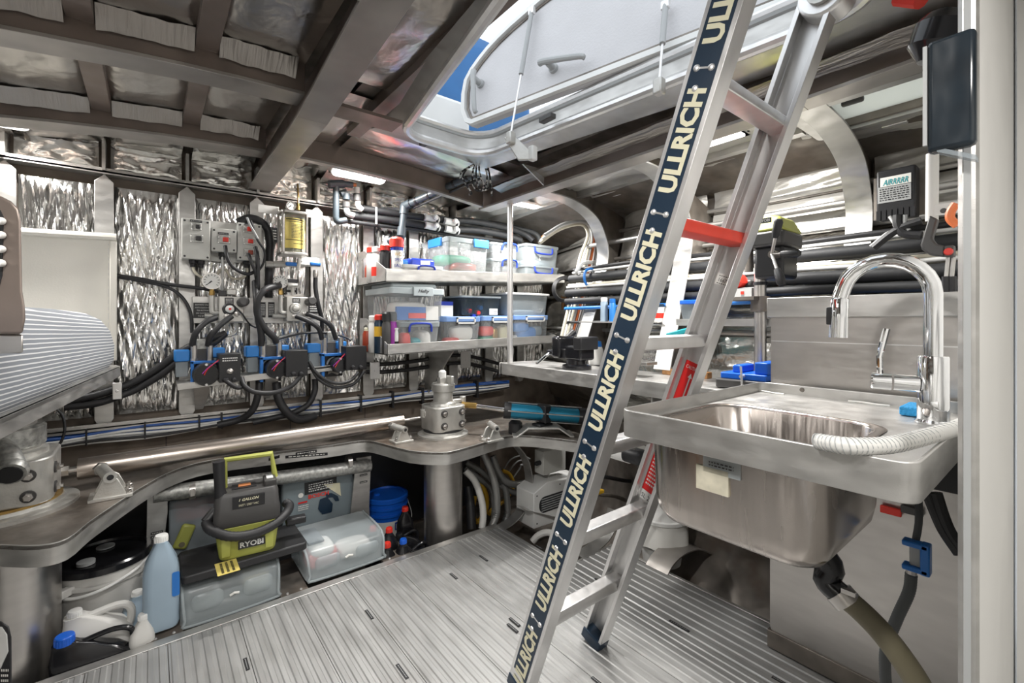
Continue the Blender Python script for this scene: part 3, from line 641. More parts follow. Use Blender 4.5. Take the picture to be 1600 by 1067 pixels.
# stickers on the inner face of the right rail
xi = LX1 - .0046
def sticker(sc, L, wd, mt, dc=0):
    return plate(t, 'sticker', mt, lp(xi, sc, dc), LD, LN, L, wd, .0006)
def rs(py):   # rail coordinate from the pixel row in the photo
    best = min(((abs(HY - F * (lp(xi, s_, 0).z - H) / (lp(xi, s_, 0).x * SP + lp(xi, s_, 0).y * CP) - py), s_) for s_ in [i * .004 for i in range(-60, 560)])); return best[1]
sa, sb = rs(640), rs(568); q = sticker((sa + sb) / 2, abs(sb - sa), .058, 'red_label')
text('CAUTION', 'white', q, lp(xi - .0004, sb - .018, .0), LN * -1, LD, wid=.046, hgt=.011)
MB().prism([lp(xi - .0012, sb - .035, .0), lp(xi - .0012, sb - .05, .007), lp(xi - .0012, sb - .05, .002), lp(xi - .0012, sa + .01, .002), lp(xi - .0012, sa + .01, -.002), lp(xi - .0012, sb - .05, -.002), lp(xi - .0012, sb - .05, -.007)], (.0005, 0, 0)).build('arrow', 'white', q)
printed_lines(q, 'white', lp(xi - .0004, (sa + sb) / 2 - .01, -.018), LN * -1, LD, .016, abs(sb - sa) * .6, 10)
sa, sb = rs(770), rs(690); q = sticker((sa + sb) / 2, abs(sb - sa), .058, 'red_label'); printed_lines(q, 'white', lp(xi - .0004, (sa + sb) / 2, 0), LN * -1, LD, .045, abs(sb - sa) * .8, 12)
q2 = sticker(sa - .018, .034, .058, 'white'); text('SL 2.4', 'black', q2, lp(xi - .0005, sa - .02, 0), LN * -1, LD, wid=.046, hgt=.016)
sa = rs(438); q3 = sticker(sa, .032, .056, 'paper'); text('166719', 'black', q3, lp(xi - .0005, sa - .002, -.002), LN * -1, LD, wid=.038, hgt=.010)
printed_lines(q3, 'black', lp(xi - .0004, sa + .010, 0), LN * -1, LD, .04, .004, 1); printed_lines(q3, 'black', lp(xi - .0004, sa - .012, 0), LN * -1, LD, .04, .004, 1)
# hinge knuckle at the top of the right rail
MB().lathe([(.05, -.02), (.055, -.015), (.055, .045), (.05, .05)], lp(LX1 - .03, SPC * 5.97, -.01), (1, 0, 0), 22).build('hinge_knuckle', 'alu_bright', t, bevel=.003)
MB().lathe([(.03, 0), (.03, .012)], lp(LX1 - .063, SPC * 5.97, -.01), (1, 0, 0), 16).build('hinge_disc', 'alu_cast', t)

# ================================================================= SINK UNIT, BENCH, SPLASHBACK
SXF, SXB, SY0, SY1, SZ = .85, 1.592, .147, .672, .975
t = thing('sink_counter', 'folded aluminium sink counter with raised rim and stainless basin', 'sink', (1.2, .4, SZ - .27))
rim_o = [V((x, y, 0)) for x, y in rrect(SXF, SXB, SY0, SY1, .03, 5)]; rim_i = [V((x, y, 0)) for x, y in rrect(SXF + .006, SXB - .006, SY0 + .006, SY1 - .006, .026, 5)]
up = lambda z: V((0, 0, z))
MB().loft([[p + up(SZ - .058) for p in rim_i], [p + up(SZ - .062) for p in rim_o], [p + up(SZ) for p in rim_o], [p + up(SZ) for p in rim_i], [p + up(SZ - .030) for p in rim_i]], caps=False).build('rim', 'alu', t, bevel=.002)
BX0, BX1, BY0, BY1 = .888, 1.275, .272, .635
hole = [V((x, y, 0)) for x, y in rrect(BX0, BX1, BY0, BY1, .075, 5)]
MB().loft([[p + up(SZ - .030) for p in rim_i], [p + up(SZ - .031) for p in hole], [p + up(SZ - .036) for p in hole], [p + up(SZ - .036) for p in rim_i]], caps=False).build('counter_top', 'alu', t)
def basin(off, z, r): return [V((x, y, z)) for x, y in rrect(BX0 + off, BX1 - off, BY0 + off, BY1 - off, r, 6)]
zt = SZ - .029; zbm = .722
MB().loft([basin(-.014, zt, .08), basin(.0, zt + .001, .075), basin(.006, zt - .006, .072), basin(.016, zbm + .05, .07), basin(.030, zbm + .02, .066), basin(.055, zbm + .006, .055), basin(.085, zbm + .003, .04)], caps=False).add(basin(.085, zbm + .003, .04), [tuple(range(28))]).build('basin', 'stainless', t, smooth=60)
o_ = -.004
MB().loft([basin(o_ - .012, zt - .004, .08), basin(o_, zt - .008, .078), basin(o_ + .008, zbm + .06, .066), basin(o_ + .014, zbm + .03, .062), basin(o_ + .028, zbm + .010, .055), basin(o_ + .055, zbm + .0, .05), basin(o_ + .09, zbm - .003, .045)], caps=False).add(basin(o_ + .09, zbm - .003, .045), [tuple(range(28))]).build('basin_outside', 'stainless', t, smooth=60)
pY = lambda px, py: at(px, py, X=BX0 + .004)
for (x0, y0, x1, y1, mt, rows) in ((1091, 730, 1141, 768, 'paper_old', 0), (1102, 712, 1160, 742, 'clear_soft', 2)):
    a, b = pY(x0, (y0 + y1) / 2), pY(x1, (y0 + y1) / 2); zz0, zz1 = pY((x0 + x1) / 2, y1).z, pY((x0 + x1) / 2, y0).z
    q = MB().bx(BX0 - .0045, BX0 + .006, b.y, a.y, zz0, zz1).build('sticker', mt, t)
    if rows: printed_lines(q, 'black', (BX0 - .0050, (a.y + b.y) / 2, (zz0 + zz1) / 2), (0, -1, 0), (0, 0, 1), .05, .012, 2)
for a, b, mt in (((1172, 609), (1225, 616), 'caulk'), ((1325, 627), (1390, 634), 'caulk')):
    p, q = at(*a, Z=SZ - .028), at(*b, Z=SZ - .028); MB().tube(curve([p, p.lerp(q, .3) + V((.004, 0, .001)), p.lerp(q, .7) - V((.003, 0, 0)), q], 3), .0035, 6).build('caulk_bead', mt, t)
p = at(1253, 609, X=SXB - .007); MB().lathe([(.007, 0), (.006, .003)], p, (-1, 0, 0), 12).build('rim_screw', 'alu_dark', t)
# tap
fb = at(1458, 661, Z=SZ - .03); fx, fy, fz = fb
tp = thing('kitchen_tap', 'chrome gooseneck pull-down tap at the back of the sink counter', 'tap', fb)
MB().lathe([(.033, 0), (.033, .004), (.0285, .009), (.0285, .150), (.027, .153), (.021, .154)], fb, n=32).build('tap_body', 'chrome', tp)
top = SZ - .03 + .153
cr_ = .084; cyy = fy + cr_; zc = 1.342 - .0175 - cr_
P = [V((fx, fy, top - .004)), V((fx, fy, zc))] + [V((fx - .012 * (1 - math.cos(a)), fy + cr_ - cr_ * math.cos(a), zc + cr_ * math.sin(a))) for a in [R(15 * k) for k in range(1, 12)]] + [V((fx - .026, fy + cr_ * 2 + .004, zc - .005))]
MB().tube(P, .0178, 18).build('tap_spout', 'chrome', tp)
e = P[-1]; dd = V((-.03, .02, -1)).normalized()
hd = MB().tube([e, e + dd * .004, e + dd * .05, e + dd * .10], [.0178, .0205, .0205, .022], 18).build('spray_head', 'chrome', tp)
MB().box(e + dd * .045 + V((-.012, .018, 0)), (.012, .012, .045)).build('spray_button', 'black', hd, bevel=.003)
lv = V((fx - .012, fy + .022, fz + .088)); ld = V((-.30, .95, .02)).normalized()
MB().cyl(lv, lv + ld * .046, .0185, 20).build('handle_collar', 'chrome', tp)
MB().tube([lv + ld * .049, lv + ld * .050, lv + ld * .085, lv + ld * .088], [.015, .0195, .0195, .017], 20).build('handle_hub', 'chrome', tp)
lh = lv + ld * .070; MB().tube([lh, lh + V((-.005, .0, .06)), lh + V((.0, -.012, .125))], [.006, .0065, .0075], 10).build('tap_lever', 'chrome', tp)
sp = at(1421, 651, Z=SZ - .03); tag(MB().box(sp + V((.05, -.01, .012)), (.10, .06, .022)).build('sponge', 'sponge', bevel=.004), 'blue cellulose sponge lying behind the tap', 'sponge')
# white corrugated hose lying in the sink
def ribbed(name, pts, r, mt, label=None, cat=None, parent=None, pitch=.006, n=10, k=6, depth=.12, group=None):
    P = curve(pts, 12); L = [0]
    for a, b in zip(P, P[1:]): L.append(L[-1] + (b - a).length)
    N = max(8, int(L[-1] / pitch * 2)); Q = []; i = 0
    for j in range(N + 1):
        d = L[-1] * j / N
        while i < len(L) - 2 and L[i + 1] < d: i += 1
        f = (d - L[i]) / max(1e-9, L[i + 1] - L[i]); Q.append(P[i].lerp(P[i + 1], min(1, f)))
    o = MB().tube(Q, [r * (1 if j % 2 else 1 - depth) for j in range(N + 1)], n).build(name, mt, parent, smooth=70)
    if label: tag(o, label, cat, group)
    return o
ribbed('drain_hose', [at(1278, 690, Z=SZ + .008), at(1330, 697, Z=SZ + .012), at(1390, 695, Z=SZ + .012), at(1440, 684, Z=SZ + .012), at(1495, 668, Z=SZ + .012), V((1.3, .13, SZ + .012))], .0135, 'hose_white', 'white ribbed hose hanging over the sink edge', 'hose', depth=.05, pitch=.009)
m = MB(); Pq = curve([at(1278, 690, Z=SZ + .008), at(1330, 697, Z=SZ + .012), at(1390, 695, Z=SZ + .012), at(1440, 684, Z=SZ + .012), at(1495, 668, Z=SZ + .012)], 9)
for p, q in zip(Pq, Pq[1:]): m.lathe([(.0137, -.0006), (.0137, .0006)], p, q - p + V((0, .3, .1)) * (q - p).length, 14)
m.build('hose_spiral', 'wire_grey', bpy.data.objects['drain_hose'])['kind'] = 'stuff'
# bench behind: top with folded edge, running aft along the hull
t = thing('workbench', 'long aluminium workbench running aft along the hull side', 'workbench', (1.8, 1.4, .87))
MB().prism([(1.60, .10, .918), (1.60, 2.10, .918), (1.66, 2.13, .918), (1.90, 2.13, .918), (1.93, .10, .918)], (0, 0, .010)).build('bench_top', 'alu', t, bevel=.001)
MB().bx(1.594, 1.602, .10, 2.10, .866, .930).bx(1.60, 1.80, 2.126, 2.134, .866, .930).build('bench_edge', 'alu', t, bevel=.0015)
MB().prism([(1.61, 1.10, .918), (1.61, 1.10, .70), (1.66, 1.10, .60), (1.90, 1.10, .56), (1.90, 1.10, .918)], (0, .008, 0)).build('bench_knee', 'alu', t)
t = thing('splashback', 'brushed steel splashback behind the sink with an aluminium cap strip', 'splashback', (1.63, .38, .93))
MB().bx(1.625, 1.63, .10, .652, .93, 1.252).build('steel_panel', 'steel_sheet', t)
MB().bx(1.612, 1.645, .10, .660, 1.190, 1.253).build('cap_strip', 'alu', t, bevel=.002)
MB().bx(1.6235, 1.626, .10, .650, 1.109, 1.112).build('fold_line', 'alu_bright', t)
tag(MB().lathe([(.0165, 0), (.0165, 1.853 - .93)], (1.628, 2.065, .930), n=20).build('support_post', 'alu_bright'), 'steel tube post standing on the bench corner up to the girder', 'post')
# cabinet front under the bench
t = thing('under_sink_cabinet', 'spotted stainless cabinet front below the workbench', 'cabinet', (1.76, .4, 0))
MB().prism([(1.748, y, z) for y, z in [(p[0], p[1]) for p in rrect(.10, .705, .06, .86, .02, 3)]], (.02, 0, 0)).build('front_panel', 'steel_sheet', t, bevel=.001)
MB().bx(1.742, 1.775, .10, .712, .004, .066).build('kick_strip', 'alu_dark', t, bevel=.002)
MB().bx(1.735, 1.765, .10, .60, .70, .79).build('switch_panel', 'black', t, bevel=.004)
for px in (1392, 1425):
    p = at(px, 798, X=1.735); MB().box(p, (.012, .05, .022)).build('switch', 'red' if px < 1400 else 'charcoal', t, bevel=.002)
# ================================================================= EQUIPMENT ON THE AFT WALL
YW = 2.735       # face of the wall frames
def hose(name, label, pts, r, mt='rubber', Y=None, cat='hose', n=8, group=None, k=5, parent=None):
    o = MB().tube(curve(hp(pts, Y), k), r, n).build(name, mt, parent, smooth=60)
    if parent is None: tag(o, label, cat, group)
    return o
# --- electrical boxes with sockets
def socket(par, px, py, w_, h_, Y, col):
    b = pbox(px - w_ / 2, py - h_ / 2, px + w_ / 2, py + h_ / 2, Y - .006, .006); s = MB().bx(*b).build('socket', 'galvanised', par, bevel=.002)
    bb = pbox(px - w_ * .08, py - h_ * .32, px + w_ * .36, py + h_ * .25, Y - .016, .012); MB().bx(*bb).build('socket_cover', col, s, bevel=.003)
    m = MB()
    for sx in (-.42, .42):
        for sy in (-.36, .36): m.lathe([(.0035, 0), (.002, .002)], at(px + w_ * sx, py + h_ * sy, Y=Y - .006), (0, -1, 0), 8)
    m.build('socket_screws', 'alu_bright', s)['kind'] = 'stuff'
bp = MB().bx(*pbox(322, 347, 378, 409, 2.725, .008)).build('mounting_board', 'panel_white'); tag(bp, 'beige mounting board behind the grey switch boxes', 'board')
YB = 2.63
for nm, q, label, socks, tags_, glands in (
    ('switch_box', (283.5, 342, 329, 405), 'tall grey electrical box, leftmost of three, with two sockets', [(307, 354, 16, 11, 'black'), (307.5, 372.5, 21, 12, 'black')], [(306.5, 345.5, 18), ], (301, 314)),
    ('switch_box', (330, 357, 370, 393.5), 'square grey electrical box in the middle with one red socket', [(350, 374.5, 20, 12, 'red')], [(349, 365, 17)], (347,)),
    ('switch_box', (371, 349, 409, 407), 'grey electrical box, rightmost of three, with three red sockets', [(388, 358, 15, 12, 'red'), (389.5, 377, 18, 11, 'red'), (389.5, 394.5, 17, 12, 'oil_red')], [(389, 351, 15)], (385,))):
    b = pbox(*q, YB, .095); t = thing(nm, label, 'electrical box', ((b[0] + b[1]) / 2, YB + .05, b[4]), 0, 'grey electrical boxes')
    MB().bx(b[0] + .004, b[1] - .004, YB + .02, YB + .095, b[4] + .002, b[5] - .002).build('box_body', 'grey_box', t, bevel=.004)
    MB().bx(b[0], b[1], YB, YB + .024, b[4], b[5]).build('box_cover', 'grey_box', t, bevel=.005)
    m = MB()
    for x in (b[0] + .012, b[1] - .012):
        for z in (b[4] + .012, b[5] - .012): m.lathe([(.005, 0), (.004, .002)], (x, YB, z), (0, -1, 0), 8)
    m.build('cover_screws', 'black', t)['kind'] = 'stuff'
    for s_ in socks: socket(t, *s_[:4], YB, s_[4])
    for px, py, w_ in tags_:
        c = at(px, py, Y=YB - .0005); q_ = plate(t, 'name_tag', 'black', c, (1, 0, 0), (0, 0, 1), w_ * .0026, .011, .001); printed_lines(q_, 'wire_grey', c - V((0, .0008, 0)), (1, 0, 0), (0, 0, 1), w_ * .0022, .006, 1)
    for px in glands:
        p = at(px, q[3], Y=YB + .045); p.z = b[4]
        MB().lathe([(.016, .0), (.016, -.016), (.012, -.02), (.011, -.034)], p, (0, 0, 1), 10).build('cable_gland', 'black', t)
# --- grease filter with clear bowl
c = at(457, 365, Y=2.60); t = thing('oil_filter', 'clear filter cylinder with yellow label and pressure gauge', 'filter', at(457, 402, Y=2.60))
z0, z1 = at(457, 400, Y=2.60).z, at(457, 333, Y=2.60).z; rr0 = .058
MB().lathe([(rr0, z0 + .012), (rr0, z1 - .01)], (c.x, c.y, 0), n=28).build('filter_bowl', 'glass_tube', t)
MB().lathe([(rr0 * .8, z0 + .02), (rr0 * .8, z1 - .03)], (c.x, c.y, 0), n=24).build('filter_element', 'charcoal', t)
hl = MB(); zl0, zl1 = at(462, 388, Y=2.545).z, at(462, 341, Y=2.545).z
hl.loft([[V((c.x + math.sin(a) * r_, c.y - math.cos(a) * r_, z)) for a in [R(-48 + 14 * k) for k in range(9)]] for z, r_ in ((zl0, rr0 + .0015), (zl1, rr0 + .0015))], caps=False, closed=False)
lb = hl.build('filter_label', 'yellow_label', t, fix=False)
for k, z in enumerate((zl1 - .004, zl1 - .016, zl0 + .045)):
    MB().loft([[V((c.x + math.sin(a) * r_, c.y - math.cos(a) * r_, zz_)) for a in [R(-44 + 14 * j) for j in range(8)]] for zz_, r_ in ((z, rr0 + .002), (z - (.006 if k == 0 else .003), rr0 + .002))], caps=False, closed=False).build('label_band', 'black', lb, fix=False)
printed_lines(lb, 'charcoal', (c.x + .012, c.y - rr0 - .002, (zl0 + zl1) / 2 + .012), (1, 0, 0), (0, 0, 1), .06, .075, 10)
printed_lines(lb, 'black', (c.x + .014, c.y - rr0 - .002, zl0 + .024), (1, 0, 0), (0, 0, 1), .045, .010, 1)
for z in (z0, z1 - .012): MB().prism([(c.x + a, c.y + b, z) for a, b in rrect(-.066, .066, -.066, .066, .02, 3)], (0, 0, .013)).build('end_plate', 'steel_sheet', t, bevel=.002)
for sx in (-1, 1):
    for sy in (-1, 1): MB().cyl((c.x + sx * .056, c.y + sy * .056, z0), (c.x + sx * .056, c.y + sy * .056, z1), .006, 8).build('tie_bolt', 'steel_sheet', t)
MB().bx(*pbox(403, 321, 436, 334, 2.66, .006)).build('mount_strap', 'panel_white', t, bevel=.002)
MB().bx(*pbox(478, 328, 497, 340, 2.66, .006)).build('mount_strap', 'panel_white', t, bevel=.002)
MB().bx(*pbox(470, 402, 499, 413, 2.66, .006)).build('mount_strap', 'panel_white', t, bevel=.002)
def gauge(par, px, py, rp, Y, st=True):
    p = at(px, py, Y=Y); r_ = rp * .0032
    q = MB().lathe([(r_ * .92, .03), (r_, .026), (r_, 0), (r_ * .9, 0), (r_ * .88, .004)], p, (0, 1, 0), 24).build('gauge_case', 'steel_sheet', par)
    MB().lathe([(r_ * .9, 0), (r_ * .9, .002)], p + V((0, .003, 0)), (0, 1, 0), 24).build('gauge_face', 'dial', q)
    MB().hexa([p + V(v) for v in ((.003, .001, -.002), (-.002, .001, .003), (-r_ * .55, .001, -r_ * .5), (-r_ * .53, .001, -r_ * .54), (.003, .002, -.002), (-.002, .002, .003), (-r_ * .55, .002, -r_ * .5), (-r_ * .53, .002, -r_ * .54))]).build('needle', 'black', q)
    m = MB()
    for k in range(11):
        a = R(-130 + 26 * k); u = V((math.sin(a), 0, math.cos(a))); m.box(p + u * r_ * .72 + V((0, .0022, 0)), (.0025, .001, .008), MX.Rotation(a, 3, 'Y'))
    m.build('gauge_marks', 'black', q)['kind'] = 'stuff'
    return q
gauge(t, 455, 321, 7.5, 2.60)
MB().tube(curve([at(466, 328, Y=2.61), at(466, 312, Y=2.61), at(465.5, 296, Y=2.64), at(465, 288, Y=2.68)], 4), .005, 8).lathe([(.009, 0), (.009, .02)], at(466, 328, Y=2.61), n=8).build('brass_pipe', 'brass', t)
# --- ball valves below the filter
t = thing('valve_manifold', 'row of brass valves with two blue lever handles below the filter', 'valve', at(455, 418, Y=2.62))
MB().tube([at(416, 413, Y=2.62), at(500, 414, Y=2.62)], .011, 10).build('valve_pipe', 'alu_cast', t)
for px in (421, 432, 441, 470): MB().lathe([(.016, -.016), (.018, 0), (.016, .016)], at(px, 413, Y=2.62), (1, 0, 0), 8).build('valve_nut', 'alu_cast', t)
for a, b in ((446, 464), (484, 501)):
    p, q = at(a, 412, Y=2.59), at(b, 413, Y=2.59); MB().box((p + q) / 2, ((q - p).x, .012, .020)).build('valve_handle', 'blue', t, bevel=.006)
MB().tube(curve(hp([(467, 404), (467, 413), (466, 422)], 2.61), 3), .010, 8).build('valve_stem', 'alu_cast', t)
p = at(493, 428, Y=2.62); MB().lathe([(.012, 0), (.014, .01), (.012, .04)], p - V((0, 0, .02)), n=10).build('hose_fitting', 'steel_sheet', t)
# --- control manifolds
def sign(par, px0, py0, px1, py1, Y, lines=(), rows=0):
    b = pbox(px0, py0, px1, py1, Y, .002); o = MB().bx(*b).build('sign', 'black', par); cx_, cz = (b[0] + b[1]) / 2, (b[4] + b[5]) / 2; W, Hh = b[1] - b[0], b[5] - b[4]
    for k, s in enumerate(lines): text(s, 'white', o, (cx_, Y - .0002, b[5] - Hh * (k + .75) / (len(lines) + .5)), (1, 0, 0), (0, 0, 1), wid=W * min(.85, .062 * len(s)), hgt=Hh * .5 / (len(lines) + .5))
    if rows: printed_lines(o, 'white', (cx_, Y, cz), (1, 0, 0), (0, 0, 1), W * .75, Hh * .75, rows)
    return o
def manifold(x0, x1, label, gx, gy, gr, blk, signs, knob1, knob2, k1mat):
    b = pbox(x0, 464, x1, 505, 2.70, .012); t = thing('control_manifold', label, 'manifold', ((b[0] + b[1]) / 2, 2.7, b[4]), 0, 'hydraulic control manifolds')
    MB().bx(*b).build('back_plate', 'alu', t, bevel=.002)
    bb = pbox(*blk, 2.62, .08); MB().bx(*bb).build('valve_block', 'alu_cast', t, bevel=.003)
    for s_ in signs: sign(t, *s_)
    gauge(t, gx, gy, gr, 2.615)
    g0 = at(gx, gy + gr, Y=2.625)
    MB().tube([at(gx, gy + gr - 1, Y=2.63), at(gx, gy + gr + 10, Y=2.63)], .009, 8).lathe([(.012, 0), (.012, .02)], g0 - V((0, 0, .03)), n=6).build('gauge_stem', 'brass', t)
    MB().tube(curve(hp([(gx, gy + gr + 10), (gx, gy + gr + 30), (gx + 2, gy + gr + 37), (blk[0] + 2, gy + gr + 37)], 2.635), 3), .012, 10).build('gauge_elbow', 'alu_cast', t)
    p = at(*knob1, Y=2.62); MB().lathe([(.030, 0), (.030, .008), (.026, .012)], p, (0, -1, 0), 18).build('knob_base', 'black' if k1mat == 'red' else 'alu_cast', t)
    MB().lathe([(.018, .01), (.018, .03), (.012, .034)], p, (0, -1, 0), 16).build('knob', 'white' if k1mat == 'red' else 'alu_cast', t)
    if k1mat == 'red': MB().lathe([(.006, .034), (.006, .036)], p, (0, -1, 0), 10).build('knob_dot', 'red', t)
    p = at(*knob2, Y=2.62); MB().lathe([(.022, -.0), (.024, .03), (.024, .055), (.018, .06)], p, (0.1, -1, .1), 16).build('dial_knob', 'charcoal', t)
    for i, (px, py) in enumerate(((blk[0] + 12, 494), (blk[0] + 28, 490))):
        p = at(px, py, Y=2.62); MB().lathe([(.014, 0), (.014, .012), (.010, .014)], p, (0, -1, 0), 6).build('port_fitting', 'steel_sheet', t)
    MB().tube([at(blk[0] - 22, 494, Y=2.65), at(blk[0] + 2, 494, Y=2.65)], .011, 8).build('side_fitting', 'alu_cast', t)
    MB().tube([at(blk[2] - 2, 496, Y=2.66), at(blk[2] + 14, 497, Y=2.66)], .007, 8).build('side_fitting', 'alu_cast', t)
    for px in (blk[0] + 10, blk[2] - 12): MB().tube(curve(hp([(px, 500), (px + 2, 513), (px - 3, 522), (px - 22, 527)], 2.66), 3), .006, 8).build('drain_pipe', 'alu_cast', t)
    return t
manifold(300, 398, 'left hydraulic control manifold with gauge and red-dotted knob', 331, 439, 12.5, (342, 463, 381, 503), [(302, 473, 334, 497, 2.698, ('ROTATE VALVES', 'ANTI-CLOCKWISE', 'TO ACTIVATE', 'OR CLOCKWISE', 'TO BYPASS')), (351, 465, 365, 476, 2.618, (), 4)], (358, 483), (377, 473), 'red')
manifold(404, 501, 'right hydraulic control manifold with gauge and plain knob', 438.5, 440, 11, (448, 464, 480, 502), [(405, 472, 415, 496, 2.698, (), 7), (419, 472, 429, 496, 2.698, (), 7), (457, 466, 469, 473, 2.618, (), 3), (482, 471, 500, 490, 2.698, (), 4)], (461, 482), (482, 472), 'plain')
tag(sign(None, 419, 355, 434, 378, 2.73, rows=4), 'small black instruction sign left of the filter cylinder', 'sign'); tag(sign(None, 446, 436, 464, 466, 2.731, rows=3), 'black instruction plate behind the right gauge', 'sign')
t = thing('solenoid', 'small grey solenoid valve above the left manifold', 'valve', at(362, 462, Y=2.66))
MB().bx(*pbox(354, 451, 370, 461, 2.64, .06)).build('valve_body', 'alu_cast', t, bevel=.005); MB().bx(*pbox(342, 454, 355, 463, 2.65, .04)).build('coil', 'charcoal', t, bevel=.004)
t = thing('tee_fitting', 'steel tee fitting above the right manifold beside the gauge', 'fitting', at(457, 464, Y=2.66))
MB().tube([at(449, 446, Y=2.64), at(464, 446, Y=2.64)], .012, 8).build('tee_bar', 'alu_cast', t); MB().tube([at(457, 446, Y=2.64), at(457, 461, Y=2.64)], .010, 8).build('tee_stem', 'alu_cast', t); MB().tube([at(444, 463, Y=2.64), at(474, 461, Y=2.64)], .008, 8).build('tee_pipe', 'steel_sheet', t)
# --- pump tray and three pump sets
ta, tb = at(277, 600, Y=2.54), at(556, 566, Y=2.54)
t = thing('pump_tray', 'narrow aluminium tray on brackets carrying three hydraulic pumps', 'tray', (ta + tb) / 2)
MB().hexa([ta + V((0, 0, -.012)), tb + V((0, 0, -.012)), tb + V((0, .17, -.012)), ta + V((0, .17, -.012)), ta, tb, tb + V((0, .17, 0)), ta + V((0, .17, 0))]).build('tray_plate', 'alu', t)
MB().hexa([ta + V((0, 0, -.030)), tb + V((0, 0, -.030)), tb + V((0, .006, -.030)), ta + V((0, .006, -.030)), ta, tb, tb + V((0, .006, 0)), ta + V((0, .006, 0))]).build('tray_lip', 'alu', t, bevel=.002)
for px, py in ((313, 600), (420, 585), (515, 572)):
    p = at(px, py, Y=2.66); MB().prism([p + V((-.03, -.08, 0)), p + V((.03, -.08, 0)), p + V((.03, -.08, -.03)), p + V((.015, .05, -.13)), p + V((-.015, .05, -.13)), p + V((-.03, -.08, -.03))], (0, .008, 0)).build('tray_bracket', 'alu', t)
def pump(cap1, cap2, mc, mr, bx_, label, txt):
    p = at(mc[0], mc[1] + mr + 6, Y=2.58); t = thing('hydraulic_pump', label, 'pump', p, 0, 'hydraulic pump sets on the tray')
    for q in (cap1, cap2):
        MB().bx(*pbox(q[0] - q[2], q[1] - q[3], q[0] + q[2], q[1] + q[3], 2.575, .075)).build('reservoir_cap', 'blue_pump', t, bevel=.006)
        MB().bx(*pbox(q[0] - q[2] * .8, q[1] + q[3], q[0] + q[2] * .8, q[1] + q[3] + 24, 2.585, .06)).build('reservoir', 'clear_dim', t, bevel=.004)
    x0 = cap1[0] + cap1[2] + 4
    MB().bx(*pbox(x0 + 6, cap1[1] - 26, x0 + 23, cap1[1] - 10, 2.60, .06)).build('pump_top', 'galvanised', t, bevel=.004)
    MB().bx(*pbox(x0 + 5, cap1[1] - 10, x0 + 24, cap1[1] + 8, 2.595, .06)).build('pump_block', 'charcoal', t, bevel=.003)
    for dx in (2, 27):
        MB().tube([at(x0 + dx, cap1[1] - 16, Y=2.57), at(x0 + dx, cap1[1] + 6, Y=2.57)], [.013, .013], 10).build('hose_end', 'steel_sheet', t)
        MB().lathe([(.015, 0), (.015, .014)], at(x0 + dx, cap1[1] + 9, Y=2.57), n=6).build('hose_nut', 'steel_sheet', t)
    MB().bx(*pbox(x0 - 3, cap1[1] + 8, x0 + 2, mc[1] + mr + 5, 2.55, .03)).bx(*pbox(x0 - 3, cap1[1] + 8, x0 + 38, cap1[1] + 12, 2.55, .10)).build('pump_bracket', 'blue', t, bevel=.002)
    MB().bx(*pbox(x0 + 1, cap1[1] + 12, x0 + 30, mc[1] + mr + 4, 2.60, .06)).build('pump_body', 'motor_black', t, bevel=.004)
    c0 = at(*mc, Y=2.50); r_ = mr * .00315
    MB().lathe([(r_ * 1.0, .13), (r_, .012), (r_ * .94, 0)], c0, (.0, 1, 0), 28).build('motor', 'motor_black', t)
    MB().lathe([(r_ * .84, -.0015), (r_ * .84, .006)], c0 + V((-.0, -.001, 0)), (0, 1, 0), 28).build('motor_cap', 'black_gloss', t)
    MB().loft([[c0 + V((-r_ * .2 + math.cos(a) * r_ * 1.05, .05, math.sin(a) * r_ * 1.05)) for a in [R(95 + 10 * k) for k in range(9)]], [c0 + V((-r_ * .2 + math.cos(a) * r_ * 1.05, .08, math.sin(a) * r_ * 1.05)) for a in [R(95 + 10 * k) for k in range(9)]]], caps=False, closed=False).build('motor_band', 'wire_white', t, fix=False)
    m = MB()
    for a in (90, 270): m.lathe([(.007, 0), (.005, .005)], c0 + V((math.cos(R(a)) * r_ * .88, 0, math.sin(R(a)) * r_ * .88)), (0, -1, 0), 8)
    m.build('motor_screws', 'alu_bright', t)['kind'] = 'stuff'
    bb = pbox(*bx_, 2.47, .12); q = MB().bx(*bb).build('relay_box', 'motor_black', t, bevel=.002)
    if txt:
        printed_lines(q, 'white', ((bb[0] + bb[1]) / 2, 2.47, bb[5] - .025), (1, 0, 0), (0, 0, 1), .06, .022, 2)
        p = at((bx_[0] + bx_[2]) / 2, bx_[1] + 27, Y=2.468); MB().lathe([(.014, 0), (.010, .006), (.006, .008), (.006, .03)], p, (0, -1, .2), 12).build('toggle_switch', 'steel_sheet', q)
    for dx in (-6, 6):
        p = at((bx_[0] + bx_[2]) / 2 + dx, bx_[3] - 5, Y=2.468); MB().lathe([(.010, 0), (.010, .018), (.007, .02)], p, (0, -1, -.3), 10).build('cable_gland', 'black', q)
    P = hp([(x0 + 18, cap1[1] + 30), (x0 + 24, cap1[1] + 20), (bx_[0] + 1, bx_[1] + 8)], 2.495); MB().tube(curve(P, 4), .0024, 6).build('motor_lead', 'red', t)
    P = hp([(x0 + 15, cap1[1] + 28), (x0 + 26, cap1[1] + 17), (bx_[0] + 1, bx_[1] + 10)], 2.495); MB().tube(curve(P, 4), .0022, 6).build('motor_lead', 'purple', t)
    return t
pump((284.5, 556, 12.5, 9), (341, 551, 11, 7.5), (322.5, 585.5), 16.5, (342.5, 553, 376, 597), 'left hydraulic pump with black motor and switch box', True)
pump((395, 549.5, 10.5, 8.5), (443, 545, 9, 6), (433, 577), 15, (447, 547.5, 481, 588), 'middle hydraulic pump with black motor and plain box', False)
